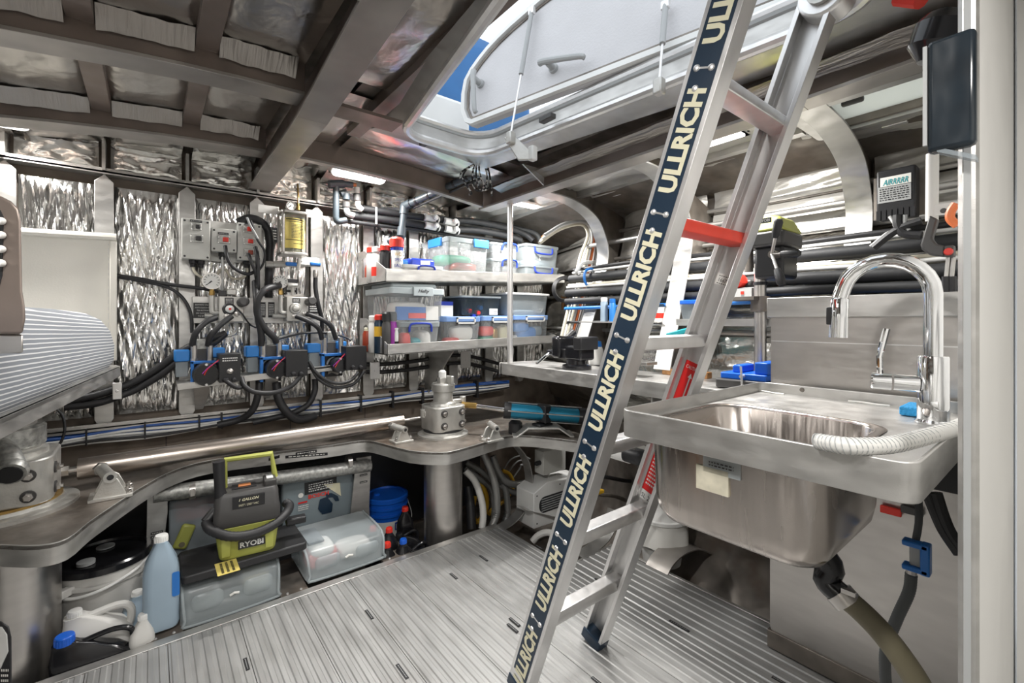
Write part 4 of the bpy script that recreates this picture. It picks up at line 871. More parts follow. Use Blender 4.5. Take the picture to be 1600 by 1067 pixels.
pump((491, 544, 10.5, 7), (534, 539, 8, 5.5), (532, 571), 13, (541, 541, 573, 578), 'right hydraulic pump with black motor beside the shelf', False)
# --- hoses
HG = 'black hydraulic hoses on the aft wall'
for lab, pts, r_ in (
    ('black hose looping from the left manifold to the left pump, outer one', [(338, 496, 2.58), (322, 503, 2.56), (306, 520, 2.55), (300, 540, 2.57)], .0135),
    ('black hose looping from the left manifold to the left pump, inner one', [(362, 494, 2.57), (344, 508, 2.55), (329, 525, 2.55), (325, 540, 2.57)], .0135),
    ('black hose from the right manifold down to the right pump, nearer one', [(462, 494, 2.58), (478, 500, 2.56), (497, 512, 2.55), (503, 530, 2.57)], .0125),
    ('black hose from the right manifold to the right pump, farther one', [(478, 490, 2.58), (498, 497, 2.56), (516, 508, 2.55), (525, 530, 2.57)], .0125),
    ('thick black hose arching from the right gauge down to the middle pump', [(437, 446, 2.60), (415, 452, 2.54), (403, 468, 2.53), (402, 490, 2.54), (413, 512, 2.55), (428, 527, 2.56), (432, 535, 2.57)], .0165),
    ('thick black hose dropping from the rightmost switch box to the middle pump', [(399, 440, 2.62), (401, 470, 2.55), (404, 500, 2.55), (408, 520, 2.56), (409, 540, 2.57)], .0165),
    ('black hose hanging from the valves down the right side', [(493, 434, 2.62), (493, 450, 2.62), (497, 475, 2.62), (503, 500, 2.64), (503, 520, 2.66)], .012)):
    hose('hydraulic_hose', lab, pts, r_, group=HG)
for lab, pts, r_, mt in (
    ('black cable hanging from the middle box socket in a loop', [(352, 384, 2.60), (355, 402, 2.58), (365, 418, 2.58), (385, 428, 2.59), (400, 424, 2.6)], .0085, 'rubber'),
    ('black cable from the lowest socket of the right box', [(388, 396, 2.60), (393, 410, 2.58), (399, 425, 2.58), (401, 440, 2.6)], .0085, 'rubber'),
    ('black cable from the middle socket of the right box', [(399, 386, 2.60), (402, 400, 2.58), (403, 425, 2.58), (403, 450, 2.58), (400, 470, 2.6)], .010, 'rubber'),
    ('pair of thin black wires tied off at the right box', [(392, 345, 2.58), (398, 362, 2.57), (403, 376, 2.57), (413, 392, 2.57), (412, 410, 2.58), (403, 425, 2.6)], .0055, 'rubber'),
    ('broad black cable trunk curving over the right switch box', [(372, 348, 2.70), (388, 341, 2.69), (405, 345, 2.68), (418, 358, 2.68), (422, 380, 2.68), (421, 400, 2.69), (420, 465, 2.7)], .020, 'rubber'),
    ('beige cable dropping from the left switch box', [(301, 410, 2.68), (304, 424, 2.67), (316, 433, 2.67), (335, 432, 2.68), (345, 420, 2.68)], .006, 'wire_beige'),
    ('white cable hanging from the middle switch box gland', [(347, 400, 2.67), (348, 420, 2.66), (347, 440, 2.68), (347, 460, 2.7)], .006, 'wire_white'),
    ('beige looped cable under the right switch box', [(352, 420, 2.7), (362, 434, 2.7), (378, 435, 2.7), (386, 425, 2.7), (385, 411, 2.68)], .006, 'wire_beige'),
    ('black cable running in from the vinyl backrest to the solenoid', [(180, 430, 2.70), (220, 436, 2.70), (262, 444, 2.69), (310, 450, 2.68), (345, 456, 2.68)], .0085, 'rubber'),
    ('black cable curving from the backrest down to the pump hoses', [(180, 432, 2.705), (225, 440, 2.70), (262, 449, 2.69), (285, 465, 2.68), (298, 490, 2.68), (300, 520, 2.68)], .0075, 'rubber'),
    ('green and red tied wire tail on the right switch box', [(386, 340, 2.58), (391, 352, 2.56), (397, 362, 2.56), (403, 373, 2.56)], .0055, 'wire_grey'),
    ('thin curly black wire beside the left manifold', [(368, 480, 2.6), (378, 490, 2.58), (385, 500, 2.58), (392, 508, 2.6), (400, 512, 2.62)], .004, 'rubber'),
    ('drooping black cable between the middle and left pumps', [(377, 590, 2.50), (382, 603, 2.47), (400, 613, 2.46), (430, 613, 2.46), (455, 603, 2.46), (472, 585, 2.47)], .012, 'rubber'),
    ('short black cable looping beneath the left pump box', [(350, 592, 2.46), (360, 600, 2.45), (372, 606, 2.46), (381, 602, 2.5)], .010, 'rubber'),
    ('drooping black cable from the right pump, upper one', [(483, 565, 2.48), (495, 583, 2.46), (520, 598, 2.45), (545, 596, 2.45), (560, 582, 2.46)], .0085, 'rubber'),
    ('drooping black cable from the right pump, lower one', [(484, 570, 2.485), (498, 592, 2.465), (523, 605, 2.455), (552, 600, 2.455), (569, 580, 2.465)], .0085, 'rubber'),
    ('black wire running from the right pump top to the middle pump', [(548, 532, 2.58), (540, 527, 2.6), (510, 520, 2.62), (470, 521, 2.62), (440, 528, 2.6), (432, 533, 2.6)], .006, 'rubber'),
    ('thick black hose dropping below the tray to the cable run', [(405, 592, 2.6), (404, 612, 2.59), (395, 640, 2.6), (375, 655, 2.64), (340, 664, 2.66)], .017, 'rubber'),
    ('thick black hose looping below the tray, ending at the wall', [(432, 598, 2.6), (436, 625, 2.58), (452, 648, 2.58), (470, 656, 2.60), (492, 650, 2.64)], .021, 'rubber'),
    ('black hose bundle dropping behind the middle and right pumps', [(492, 592, 2.65), (492, 610, 2.64), (483, 630, 2.64), (465, 642, 2.64), (440, 650, 2.66), (395, 660, 2.67)], .016, 'rubber')):
    hose('cable', lab, pts, r_, mt, cat='cable', group='loose cables and hoses on the aft wall')
for k, (y_, lab) in enumerate(((0, 'upper black hose running from under the bunk to the pumps'), (13, 'lower black hose running from under the bunk to the pumps'))):
    hose('hydraulic_hose', lab, [(100, 628 + y_ * .6, 2.66), (150, 617 + y_, 2.67), (185, 606 + y_, 2.69), (215, 594 + y_, 2.69), (250, 573 + y_, 2.67), (280, 551 + y_, 2.65), (305, 538 + y_, 2.64), (335, 527 + y_ * .6, 2.64), (352, 521, 2.65)], .0165, group=HG)
for px, py in ((183, 611), (586, 579), (728, 562)):
    t = tag(MB().bx(*pbox(px - 7.5, py - 13, px + 7.5, py + 13, 2.655, .01)).lathe([(.006, 0), (.006, .004)], at(px, py, Y=2.655), (0, -1, 0), 8).build('hose_clamp', 'alu_bright', bevel=.002),
            {183: 'aluminium hose clamp plate below the bunk edge', 586: 'aluminium hose clamp just right of the right pump', 728: 'aluminium hose clamp above the blue ram'}[px], 'clamp', 'hose clamps on the wall frames')
for k, (y_, lab) in enumerate(((0, 'upper black hose running behind the lower shelf bracket'), (12, 'lower black hose running behind the lower shelf bracket'))):
    hose('hydraulic_hose', lab, [(572, 569 + y_, 2.68), (600, 569 + y_, 2.68), (650, 564 + y_, 2.69), (700, 556 + y_, 2.69), (730, 556 + y_, 2.68), (760, 563 + y_, 2.66), (800, 574 + y_, 2.62)], .0125, group=HG)
# --- cable bundle along the lower stringer
ca, cb = (58, 694), (795, 603)
cols = ['wire_blue', 'wire_blue', 'wire_white', 'wire_white', 'wire_blue', 'wire_white', 'wire_grey', 'rubber', 'wire_white']
for k, mt in enumerate(cols):
    dy = (k // 3) * 5.2 - 1; Yk = 2.715 - .012 * (k % 2) - .004 * (k // 3)
    pts = [(ca[0] + (cb[0] - ca[0]) * f, ca[1] + (cb[1] - ca[1]) * f - 8 + 3.0 * k * (1.25 - .5 * f) * .62 + 2.2 * math.sin(f * 19 + k * .4), Yk) for f in [i / 22 for i in range(23)]]
    o = MB().tube(hp(pts), .0068 if mt == 'wire_blue' else .006, 7).build('cable_run', mt)
    tag(o, ['bright blue cable, top of the long bundle below the wall', 'second blue cable of the long bundle along the wall', 'upper white cable in the long wall bundle', 'second white cable in the long wall bundle', 'third blue cable in the middle of the wall bundle', 'third white cable in the long wall bundle', 'grey cable low in the long wall bundle', 'thin black cable low in the long wall bundle', 'lowest white cable of the long wall bundle'][k], 'cable', 'cables of the long bundle on the aft wall')
for px, where in ((133, 'below the bunk edge'), (225, 'between the bunk and the left pump'), (310, 'under the left pump'), (345, 'where the thick black hose joins'), (500, 'under the right pump'), (563, 'left of the shelf gusset'), (613, 'below the lower shelf front'), (660, 'left of the right rudder post'), (745, 'behind the blue ram rod')):
    f = (px - ca[0]) / (cb[0] - ca[0]); y = ca[1] + (cb[1] - ca[1]) * f
    tag(MB().loft([[at(px, y - 14, Y=2.685), at(px + 3, y - 14, Y=2.685), at(px + 3, y + 12, Y=2.685), at(px, y + 12, Y=2.685)], [p + V((0, .05, 0)) for p in [at(px, y - 14, Y=2.685), at(px + 3, y - 14, Y=2.685), at(px + 3, y + 12, Y=2.685), at(px, y + 12, Y=2.685)]]]).build('cable_tie', 'black'), 'black cable tie on the wall cable bundle ' + where, 'cable tie', 'cable ties on the long bundle')
hose('cable', 'thin black wire hanging from the bunk edge to the bundle', [(88, 638, 2.66), (98, 650, 2.64), (101, 672, 2.63), (92, 695, 2.62), (70, 705, 2.62)], .005, cat='cable')
# --- grey plumbing near the deck head
t = thing('drain_plumbing', 'dark grey PVC drain pipe with elbows stepping down from the hatch', 'pipe', at(628, 360, Y=2.55))
dp = lambda pts, r_, mt='pvc_grey', nm='pipe': MB().tube(curve(pts, 4) if len(pts) > 2 else pts, r_, 12).build(nm, mt, t)
A, B_, C_ = at(752, 268, Y=2.05), at(632, 322, Y=2.55), at(627, 368, Y=2.55)
dp([A, B_], .020); dp([B_ + V((0, 0, 0)), B_ + (C_ - B_) * .12, C_], .020)
for p, d in ((A, (B_ - A)), (B_, (A - B_)), (B_, (C_ - B_)), (C_, (B_ - C_))): MB().cyl(p - d.normalized() * .004, p + d.normalized() * .05, .026, 14).build('socket', 'pvc_grey', t)
MB().lathe([(.027, -.0), (.027, .02)], A, (0, 0, 1), 14).build('elbow', 'pvc_grey', t)
dp([C_, C_ + V((0, .01, -.02)), C_ + V((-.06, .06, -.03))], .020)
MB().cyl(A, at(748, 246, Y=2.0), .022, 14).build('hatch_drain', 'alu_bright', t)
m = MB()
for k in range(1, 6): m.lathe([(.023, -.006), (.023, .006)], A.lerp(B_, k / 6), (B_ - A), 12)
m.build('cable_ties', 'black', t)['kind'] = 'stuff'
for dx in (.028,): MB().tube([A.lerp(B_, .05) + V((.02, 0, -.024)), A.lerp(B_, .5) + V((.01, 0, -.03)), A.lerp(B_, .92) + V((.02, 0, -.024))], .008, 8).build('strapped_cable', 'rubber', t)
MB().bx(*pbox(673, 285, 681, 296, 2.33, .05)).build('pipe_hook', 'black', t)
t = thing('paracord_coil', 'black and white speckled cord looped around the drain elbow', 'cord', at(752, 300, Y=1.98))
mcord = mat('cord', (.03, .03, .03), .7); nt = mcord.node_tree; tc = nt.nodes.new('ShaderNodeTexCoord'); wv = nt.nodes.new('ShaderNodeTexVoronoi'); wv.inputs['Scale'].default_value = 90
cr = nt.nodes.new('ShaderNodeValToRGB'); cr.color_ramp.elements[0].position = .62; cr.color_ramp.elements[1].position = .66; cr.color_ramp.elements[0].color = (.02, .02, .022, 1); cr.color_ramp.elements[1].color = (.7, .7, .68, 1)
nt.links.new(tc.outputs['Object'], wv.inputs[0]); nt.links.new(wv.outputs['Color'], cr.inputs[0]); nt.links.new(cr.outputs[0], nt.nodes['Principled BSDF'].inputs['Base Color'])
for k, pts in enumerate(([(742, 254), (738, 275), (741, 294), (752, 298), (760, 290), (760, 268), (754, 254)], [(745, 252), (744, 276), (750, 296), (765, 292), (764, 268), (757, 252)], [(740, 258), (730, 264), (723, 276), (729, 290), (737, 302), (733, 304)], [(757, 256), (764, 270), (768, 295), (768, 306)], [(742, 256), (722, 268), (719, 280)], [(748, 254), (750, 274), (757, 290), (752, 296)])):
    MB().tube(curve([at(a, b, Y=1.96 - .012 * (k % 3)) for a, b in pts], 4), .0048, 6).build('cord_loop', 'cord', t)
t = thing('valve_plumbing', 'grey pipe drop with blue-grey valves and elbows below the LED light', 'pipe', at(530, 345, Y=2.62))
for nm, pts, r_, mt in (('pipe', [(525, 288), (525, 342)], .017, 'pvc_grey'), ('elbow', [(525, 340), (528, 346), (541, 344)], .018, 'pvc_grey'), ('tee', [(514, 288), (537, 287)], .023, 'pvc_grey'), ('tee_branch', [(537, 287), (551, 289)], .017, 'pvc_grey'), ('copper_end', [(550, 288.5), (556, 289)], .011, 'clay'), ('coupling', [(541, 302), (541, 312)], .020, 'pvc_grey'), ('elbow', [(532, 303), (541, 300)], .018, 'pvc_grey'), ('union', [(558, 303), (558, 314)], .022, 'charcoal'), ('union', [(541, 316), (541, 324)], .022, 'charcoal'), ('white_stub', [(558, 293), (558, 303)], .015, 'wire_white'), ('white_elbow', [(559, 314), (560, 322), (566, 328)], .016, 'wire_white'), ('white_elbow', [(541, 324), (543, 333), (553, 337)], .016, 'wire_white')):
    MB().tube(curve(hp(pts, 2.62), 3), r_, 12).build(nm, mt, t)
LG = 'lagged pipes above the shelf'
for lab, pts, r_ in (
    ('upper black lagged pipe above the shelf', [(566, 326, 2.66), (600, 331, 2.64), (655, 339, 2.62), (700, 344, 2.60), (740, 346, 2.58), (790, 356, 2.54), (820, 366, 2.50), (833, 376, 2.46)], .021),
    ('middle black lagged pipe above the shelf', [(552, 337, 2.66), (600, 343, 2.64), (655, 351, 2.62), (700, 358, 2.60), (745, 360, 2.58), (790, 368, 2.54), (815, 376, 2.50)], .021),
    ('thin lower black pipe under the lagged pipes', [(543, 346, 2.66), (600, 353, 2.65), (655, 359, 2.64), (700, 366, 2.62), (750, 372, 2.60), (785, 377, 2.58)], .0125),
    ('grey pipe bending down at the right of the lagged pipes', [(715, 344, 2.66), (770, 349, 2.64), (815, 358, 2.58), (838, 366, 2.50), (846, 380, 2.46)], .017)):
    hose('lagged_pipe', lab, pts, r_, 'pipe_wrap' if 'grey' not in lab else 'lagging', cat='pipe', group=LG, n=12)
for k, (px, py, Y) in enumerate(((672, 341, 2.60), (673, 353.5, 2.60), (703, 347, 2.58), (704, 359, 2.58))):
    t = thing('check_valve', ['white valve with black clip on the upper lagged pipe', 'white valve with black clip on the middle lagged pipe', 'right-hand white valve on the upper lagged pipe', 'right-hand white valve on the middle lagged pipe'][k], 'valve', at(px, py, Y=Y), 0, 'white valves on the lagged pipes')
    p = at(px, py, Y=Y); MB().tube([p - V((.04, 0, -.003)), p + V((.06, 0, -.004))], .0225, 12).build('valve_body', 'wire_white', t)
    MB().lathe([(.016, 0), (.018, .02), (.012, .03)], p + V((.025, -.015, .004)), (0, -1, 0), 14).build('valve_knob', 'white', t)
    MB().tube([p + V((.035, 0, 0)), p + V((.05, 0, 0))], .026, 12).build('valve_clip', 'black', t)
for px, py in ((588, 336),):
    tag(MB().tube([at(px, py - 12, Y=2.625), at(px, py + 14, Y=2.625)], .006, 8).build('pipe_strap', 'wire_white'), 'white strap around the lagged pipes near the valve plumbing', 'strap')
# ================================================================= SHELVES ABOVE THE RIGHT RUDDER, WITH BOXES AND CANS
YSF = 2.33; YSB = 2.735
def shelf(pl_t, pl_b, pr_t, pr_b, end_poly, hole_poly, label, lug):
    a1, a0, b1, b0 = at(*pl_t, Y=YSF), at(*pl_b, Y=YSF), at(*pr_t, Y=YSF), at(*pr_b, Y=YSF)
    t = thing('folded_shelf', label, 'shelf', (a0 + b0) / 2, 0, 'two folded aluminium wall shelves')
    e = V((0, YSB - YSF, 0))
    MB().hexa([a0, b0, b0 + V((0, .006, 0)), a0 + V((0, .006, 0)), a1, b1, b1 + V((0, .006, 0)), a1 + V((0, .006, 0))]).build('front_lip', 'alu', t, bevel=.0015)
    MB().hexa([a0, b0, b0 + e, a0 + e, a0 + V((0, 0, .005)), b0 + V((0, 0, .005)), b0 + e + V((0, 0, .005)), a0 + e + V((0, 0, .005))]).build('shelf_tray', 'alu', t)
    # end plate, tapering from the wall down to the lip, with a cut-out
    def endp(base, top, s):
        hb = .20; f0 = base; y0, y1 = base.y, YSB
        o_ = [(y0, 0), (y1, 0), (y1, hb), (y1 - .10, hb), (y0, (top - base).z)]
        h_ = [(y1 - .25, .045), (y1 - .06, .045), (y1 - .06, hb - .05), (y1 - .11, hb - .035)]
        m = MB(); n = 0
        P = [V((base.x, a, base.z + b)) for a, b in o_]; Q = [V((base.x, a, base.z + b)) for a, b in h_]
        # ring of quads between outline and cut-out
        pair = [(0, 0), (1, 1), (2, 2), (3, 3), (4, 0)]
        th = V((s * .005, 0, 0))
        vs = P + Q + [p + th for p in P + Q]; k = 9
        fs = []
        for i in range(5):
            j = (i + 1) % 5; qi, qj = pair[i][1], pair[j][1]
            f = [i, j, 5 + qj] + ([5 + qi] if qi != qj else []); fs.append(tuple(f)); fs.append(tuple(x + k for x in f[::-1])); fs.append((i, j, j + k, i + k))
        for i in range(4): j = (i + 1) % 4; fs.append((5 + i, 5 + j, 5 + j + k, 5 + i + k))
        return m.add(vs, fs).build('end_plate', 'alu', t)
    endp(a0, a1, 1)
    bb = b0.copy(); MB().prism([(bb.x, YSF, bb.z), (bb.x, YSB, bb.z), (bb.x, YSB, bb.z + .16), (bb.x, YSF + .25, bb.z + .12), (bb.x, YSF, (b1 - b0).z + bb.z)], (-.005, 0, 0)).build('end_plate', 'alu', t)
    return t, a0, b0
S1, s1a, s1b = shelf((602, 419.5), (602, 440), (882, 429), (882, 441.5), None, None, 'upper folded aluminium wall shelf holding clear boxes and spray cans', 0)
S2, s2a, s2b = shelf((604.5, 538), (604.5, 555), (868, 523.5), (868, 536), None, None, 'lower folded aluminium wall shelf holding stacked plastic boxes', 0)
def sz(x, w_): a, b = (s1a, s1b) if w_ == 1 else (s2a, s2b); return a.z + (b.z - a.z) * (x - a.x) / (b.x - a.x) + .005
p = at(668, 560, Y=2.70); MB().prism([V((p.x, 2.74, s2a.z)), V((p.x, 2.38, s2a.z)), V((p.x, 2.74, p.z - .27))], (.008, 0, 0)).build('gusset', 'alu', S2)
# generic clear storage box: body shell, lid, contents and handles as parts
def frustum(m, x0, x1, y0, y1, z0, z1, tp=.012, r=.018, caps=True):
    return m.loft([[V((x, y, z)) for x, y in rrect(x0 + o, x1 - o, y0 + o, y1 - o, r, 3)] for z, o in ((z0, tp), (z1, 0))], caps)
def clear_box(name, label, px0, px1, zb_, hgt, yf_, dep, body='clear', lid='clear_soft', lidh=.018, handles=None, lugs=None, cat='storage box', shelf_=1, group='plastic storage boxes', skew=0, lidover=.006):
    pm = (px0 + px1) / 2; x0 = at(px0, 460, Y=yf_).x; x1 = at(px1, 460, Y=yf_).x
    z0 = sz((x0 + x1) / 2, shelf_) if zb_ is None else zb_
    t = thing(name, label, cat, ((x0 + x1) / 2, yf_ + dep / 2, z0), 0, group)
    frustum(MB(), x0, x1, yf_, yf_ + dep, z0, z0 + hgt - lidh).build('box_body', body, t)
    frustum(MB(), x0 - lidover, x1 + lidover, yf_ - lidover, yf_ + dep + lidover, z0 + hgt - lidh, z0 + hgt, .001, .022).build('box_lid', lid, t, bevel=.003)
    if handles:
        for side in (handles if isinstance(handles, (list, tuple)) else [handles]):
            hw_ = (x1 - x0) * .27 * side[1]; xc = (x0 + x1) / 2 + side[2] * (x1 - x0); z = z0 + hgt - lidh * .4 + side[3]
            P = curve([(xc - hw_, yf_ - .008, z - .04), (xc - hw_ * .95, yf_ - .012, z - .006), (xc - hw_ * .6, yf_ - .016, z + .006), (xc + hw_ * .6, yf_ - .016, z + .006), (xc + hw_ * .95, yf_ - .012, z - .006), (xc + hw_, yf_ - .008, z - .04)], 3)
            if side[0] == 'down': P = [V((q.x, q.y, 2 * z - q.z - .03)) for q in P]
            MB().tube(P, .0062, 8).build('handle', 'blue_dark', t)
    return t, (x0, x1, yf_, yf_ + dep, z0, z0 + hgt)
def lump(t, x0, x1, y0, y1, z0, z1, mt, nm='contents', seed=0, amp=.02):
    c = V(((x0 + x1) / 2, (y0 + y1) / 2, (z0 + z1) / 2)); h = V(((x1 - x0) / 2, (y1 - y0) / 2, (z1 - z0) / 2)); m = MB()
    def fn(u, v):
        a, b = 2 * math.pi * u, math.pi * (v - .5); d = V((math.cos(b) * math.cos(a), math.cos(b) * math.sin(a), math.sin(b)))
        d = V((math.copysign(abs(d.x) ** .55, d.x) * h.x, math.copysign(abs(d.y) ** .55, d.y) * h.y, math.copysign(abs(d.z) ** .55, d.z) * h.z))
        return c + d * (1 - amp * 4 * abs(noise.noise(d * 22 + V((seed, 0, 0)))))
    return m.grid(fn, 18, 10).build(nm, mt, t, fix=False, smooth=70)
# ---- upper shelf
yq = YSF + .02
t, b = clear_box('storage_box', 'large clear box with blue lid clips holding green and maroon bags', 700, 763, None, .262, yq, .34, 'clear', 'clear_soft', .03)
for i, (a0, a1, c0, c1, mt) in enumerate(((.05, .6, .05, .30, 'green'), (.4, .95, .06, .24, 'green'), (.3, .95, .3, .62, 'oil_red'), (.05, .9, .5, .85, 'green'), (.05, .4, .1, .4, 'paper'))):
    lump(t, b[0] + (b[1] - b[0]) * a0, b[0] + (b[1] - b[0]) * a1, b[2] + .02 + .03 * i, b[2] + .16 + .04 * i, b[4] + .21 * c0 + .004, b[4] + .21 * c1, mt, 'bag', i)
for fx0, fx1, zt_ in ((.60, .98, 0), ):
    MB().bx(b[0] + (b[1] - b[0]) * fx0, b[0] + (b[1] - b[0]) * fx1, b[2] - .016, b[2] - .004, b[5] - .05, b[5] + .002).build('lid_clip', 'blue_pump', t, bevel=.004)
MB().bx(b[0] - .018, b[0] - .004, b[2] + .06, b[2] + .22, b[5] - .05, b[5] + .002).build('lid_clip', 'blue_pump', t, bevel=.004)
t, b = clear_box('storage_box', 'clear box with blue handle standing on top beside the steel post', 768, 811, None, .145, yq + .01, .30, 'clear', 'clear_soft', .018, [('up', 1, .12, 0)])
for i, (a0, a1) in enumerate(((.05, .48), (.5, .95))): lump(t, b[0] + (b[1] - b[0]) * a0, b[0] + (b[1] - b[0]) * a1, b[2] + .02, b[2] + .2, b[4] + .004, b[4] + .075, ['charcoal', 'oil_red'][i], 'contents', i)
t, b = clear_box('storage_box', 'upper clear box stacked on another, blue handle, beside the steel post', 768, 811, b[5], .105, yq + .01, .30, 'clear', 'clear_soft', .016, [('up', 1, .12, 0)])
lump(t, b[0] + .02, b[1] - .03, b[2] + .02, b[2] + .2, b[4] + .004, b[4] + .055, 'charcoal', 'contents', 5); lump(t, b[0] + .06, b[1] - .05, b[2] + .01, b[2] + .1, b[4] + .002, b[4] + .03, 'paper', 'contents', 6)
t, b = clear_box('storage_box', 'bottom milky box with dark handle at the right end of the upper shelf', 822, 873, None, .11, yq + .02, .30, 'clear_soft', 'clear_soft', .014, [('down', 1, 0, -.01)])
lump(t, b[0] + .03, b[1] - .05, b[2] + .015, b[2] + .2, b[4] + .002, b[4] + .03, 'paper', 'contents', 8)
t, b = clear_box('storage_box', 'milky box with blue handle on top at the right end of the upper shelf', 822, 873, b[5], .15, yq + .02, .30, 'clear_soft', 'clear_soft', .02, [('down', 1.0, 0, -.02)])
lump(t, b[0] + .02, b[1] - .02, b[2] + .02, b[2] + .22, b[4] + .002, b[4] + .05, 'bottle_blue', 'contents', 9)
t, b = clear_box('storage_box', 'flat white box with blue handle lying low on the upper shelf', 631, 692, None, .09, yq, .28, 'bottle_white', 'white', .02, [('up', .8, .05, -.002)])
lump_y = b
t2 = tag(MB().bx(b[0] + .06, b[1] - .03, b[2] + .04, b[2] + .18, b[5], b[5] + .045).build('first_aid_pouch', 'blue_dark', bevel=.012), 'dark blue pouch with a white label on the flat white box', 'pouch')
plate(t2, 'pouch_label', 'paper', ((b[0] + b[1]) / 2 + .03, b[2] + .0395, b[5] + .018), (1, 0, 0), (0, 0, 1), .06, .03, .0008)
tag(MB().bx(b[0] + .0, b[0] + .055, b[2] + .05, b[2] + .2, b[5], b[5] + .03).build('cloth_packet', 'blue_pump', bevel=.01), 'light blue packet left of the dark blue pouch', 'packet')
def can(name, label, px, shelf_, yf_, r, hgt, bodym, capm, capr=.9, caph=.04, band=None, txts=(), cat='spray can', group='spray cans on the shelves', dome=True, z=None):
    x = at(px, 470, Y=yf_).x; z0 = sz(x, shelf_) if z is None else z; t = thing(name, label, cat, (x, yf_, z0), 0, group)
    zb1 = hgt - caph
    MB().lathe([(r * .93, 0), (r, .004), (r, zb1 - .02), (r * .82, zb1 - .006), (r * .8, zb1)] if dome else [(r * .96, 0), (r, .003), (r, zb1)], (0, 0, 0), n=18).build('can_body', bodym, t, local=True)
    MB().lathe([(r * capr, zb1), (r * capr, zb1 + caph * .8), (r * capr * .7, zb1 + caph)], (0, 0, 0), n=18).build('can_cap', capm, t, local=True)
    if band: MB().lathe([(r * 1.01, zb1 * band[0]), (r * 1.01, zb1 * band[1])], (0, 0, 0), n=18, caps=False).build('can_band', band[2], t, local=True)
    for (s, zf, hh, mt) in txts:
        text(s, mt, t, (x - .2 * r, yf_ - r * 1.0 - .0005, z0 + zb1 * zf), (1, -.25, 0), (0, 0, 1), wid=r * 1.2, hgt=hh, lift=.002)
    return t
can('spray_can', 'white lubricant can with a tall red cap at the shelf front', 620, 1, YSF + .06, .034, .245, 'white', 'red', 1.15, .055, (.90, 1.0, 'blue_dark'), [('WD', .78, .02, 'yellow'), ('SPEC', .62, .018, 'blue_dark'), ('IAL', .45, .018, 'blue_dark')])
can('spray_can', 'black spray can with red cap beside the white can', 601.5, 1, YSF + .09, .029, .205, 'black', 'red', .95, .032, None, [('CO', .16, .014, 'paper')])
can('spray_can', 'white spray can with pale cap behind the end plate', 589, 1, YSF + .15, .03, .20, 'white', 'white', .95, .03, (.2, .5, 'red'))
can('spray_can', 'red-capped can at the far left of the upper shelf', 581, 1, YSF + .2, .03, .205, 'bottle_white', 'red', .95, .032)
can('spray_can', 'black-capped can behind the red-capped cans', 611, 1, YSF + .18, .026, .20, 'charcoal', 'black', .95, .03, (.5, .8, 'red'))
can('bottle', 'brown bottle seen through the upper end plate cut-out', 578, 1, YSF + .30, .030, .13, 'oil_red', 'bottle_white', .7, .02, cat='bottle')
# ---- lower shelf
t, b = clear_box('storage_box', 'low clear box with thick blue handle at the left of the lower shelf', 623, 687, None, .17, yq - .005, .30, 'clear', 'clear_soft', .03, [('up', 1.0, .0, -.004)], shelf_=2)
lump(t, b[0] + .03, b[0] + .09, b[2] + .02, b[2] + .1, b[4] + .002, b[4] + .11, 'red', 'bottle', 1); lump(t, b[0] + .09, b[0] + .16, b[2] + .03, b[2] + .16, b[4] + .002, b[4] + .08, 'teal', 'contents', 2); lump(t, b[0] + .15, b[1] - .03, b[2] + .03, b[2] + .18, b[4] + .002, b[4] + .12, 'paper', 'contents', 3)
b1_ = b
t, b = clear_box('storage_box', 'tall clear box with grey lid and latch, stacked at the left end', 610, 693, b[5], .19, yq - .01, .36, 'clear', 'lid_pale', .035, lidover=.008)
MB().bx(b[0] + .02, b[1] - .03, b[2] + .03, b[3] - .03, b[5], b[5] + .028).build('lid_top', 'lid_pale', t, bevel=.01)
hx0, hx1 = at(645, 460, Y=yq - .02).x, at(676, 460, Y=yq - .02).x
q = MB().bx(hx0, hx1, yq - .032, yq - .018, b[5] - .045, b[5] + .004).build('lid_latch', 'lid_pale', t, bevel=.003)
text('Hefty', 'black', q, ((hx0 + hx1) / 2, yq - .0325, b[5] - .02), (1, 0, 0), (0, 0, 1), wid=.07, hgt=.026, shear=.35, bold=.02)
MB().bx(b[0] + .05, b[1] - .05, b[2] + .03, b[2] + .05, b[4] + .01, b[4] + .085).build('blue_carton', 'blue', t); MB().bx(b[0] + .12, b[1] - .07, b[2] + .027, b[2] + .029, b[4] + .02, b[4] + .05).build('red_print', 'red', t); MB().bx(b[1] - .10, b[1] - .02, b[2] + .025, b[2] + .045, b[4] + .01, b[4] + .09).build('white_carton', 'paper', t); lump(t, b[0] + .05, b[1] - .06, b[2] + .06, b[2] + .22, b[4] + .01, b[4] + .12, 'paper', 'wrapping', 4)
def latch_box(px0, px1, label, fills):
    t, b = clear_box('storage_box', label, px0, px1, None, .195, yq, .30, 'clear', 'blue_lid', .032, lidover=.004, shelf_=2)
    m = (px0 + px1) / 2 + 6; xa, xb = at(m - 15, 500, Y=yq - .012).x, at(m + 14, 500, Y=yq - .012).x
    f = MB(); z0_, z1_ = b[5] - .043, b[5] - .006
    f.bx(xa, xb, yq - .018, yq - .008, z0_, z0_ + .008).bx(xa, xb, yq - .018, yq - .008, z1_ - .008, z1_).bx(xa, xa + .008, yq - .018, yq - .008, z0_, z1_).bx(xb - .008, xb, yq - .018, yq - .008, z0_, z1_)
    f.build('latch', 'panel_white', t)['kind'] = 'stuff'
    for i, (a0, a1, c0, c1, mt) in enumerate(fills): lump(t, b[0] + (b[1] - b[0]) * a0, b[0] + (b[1] - b[0]) * a1, b[2] + .014 + .01 * i, b[2] + .10 + .01 * i, b[4] + .155 * c0 + .002, b[4] + .155 * c1, mt, 'contents', i + px0)
    return t, b
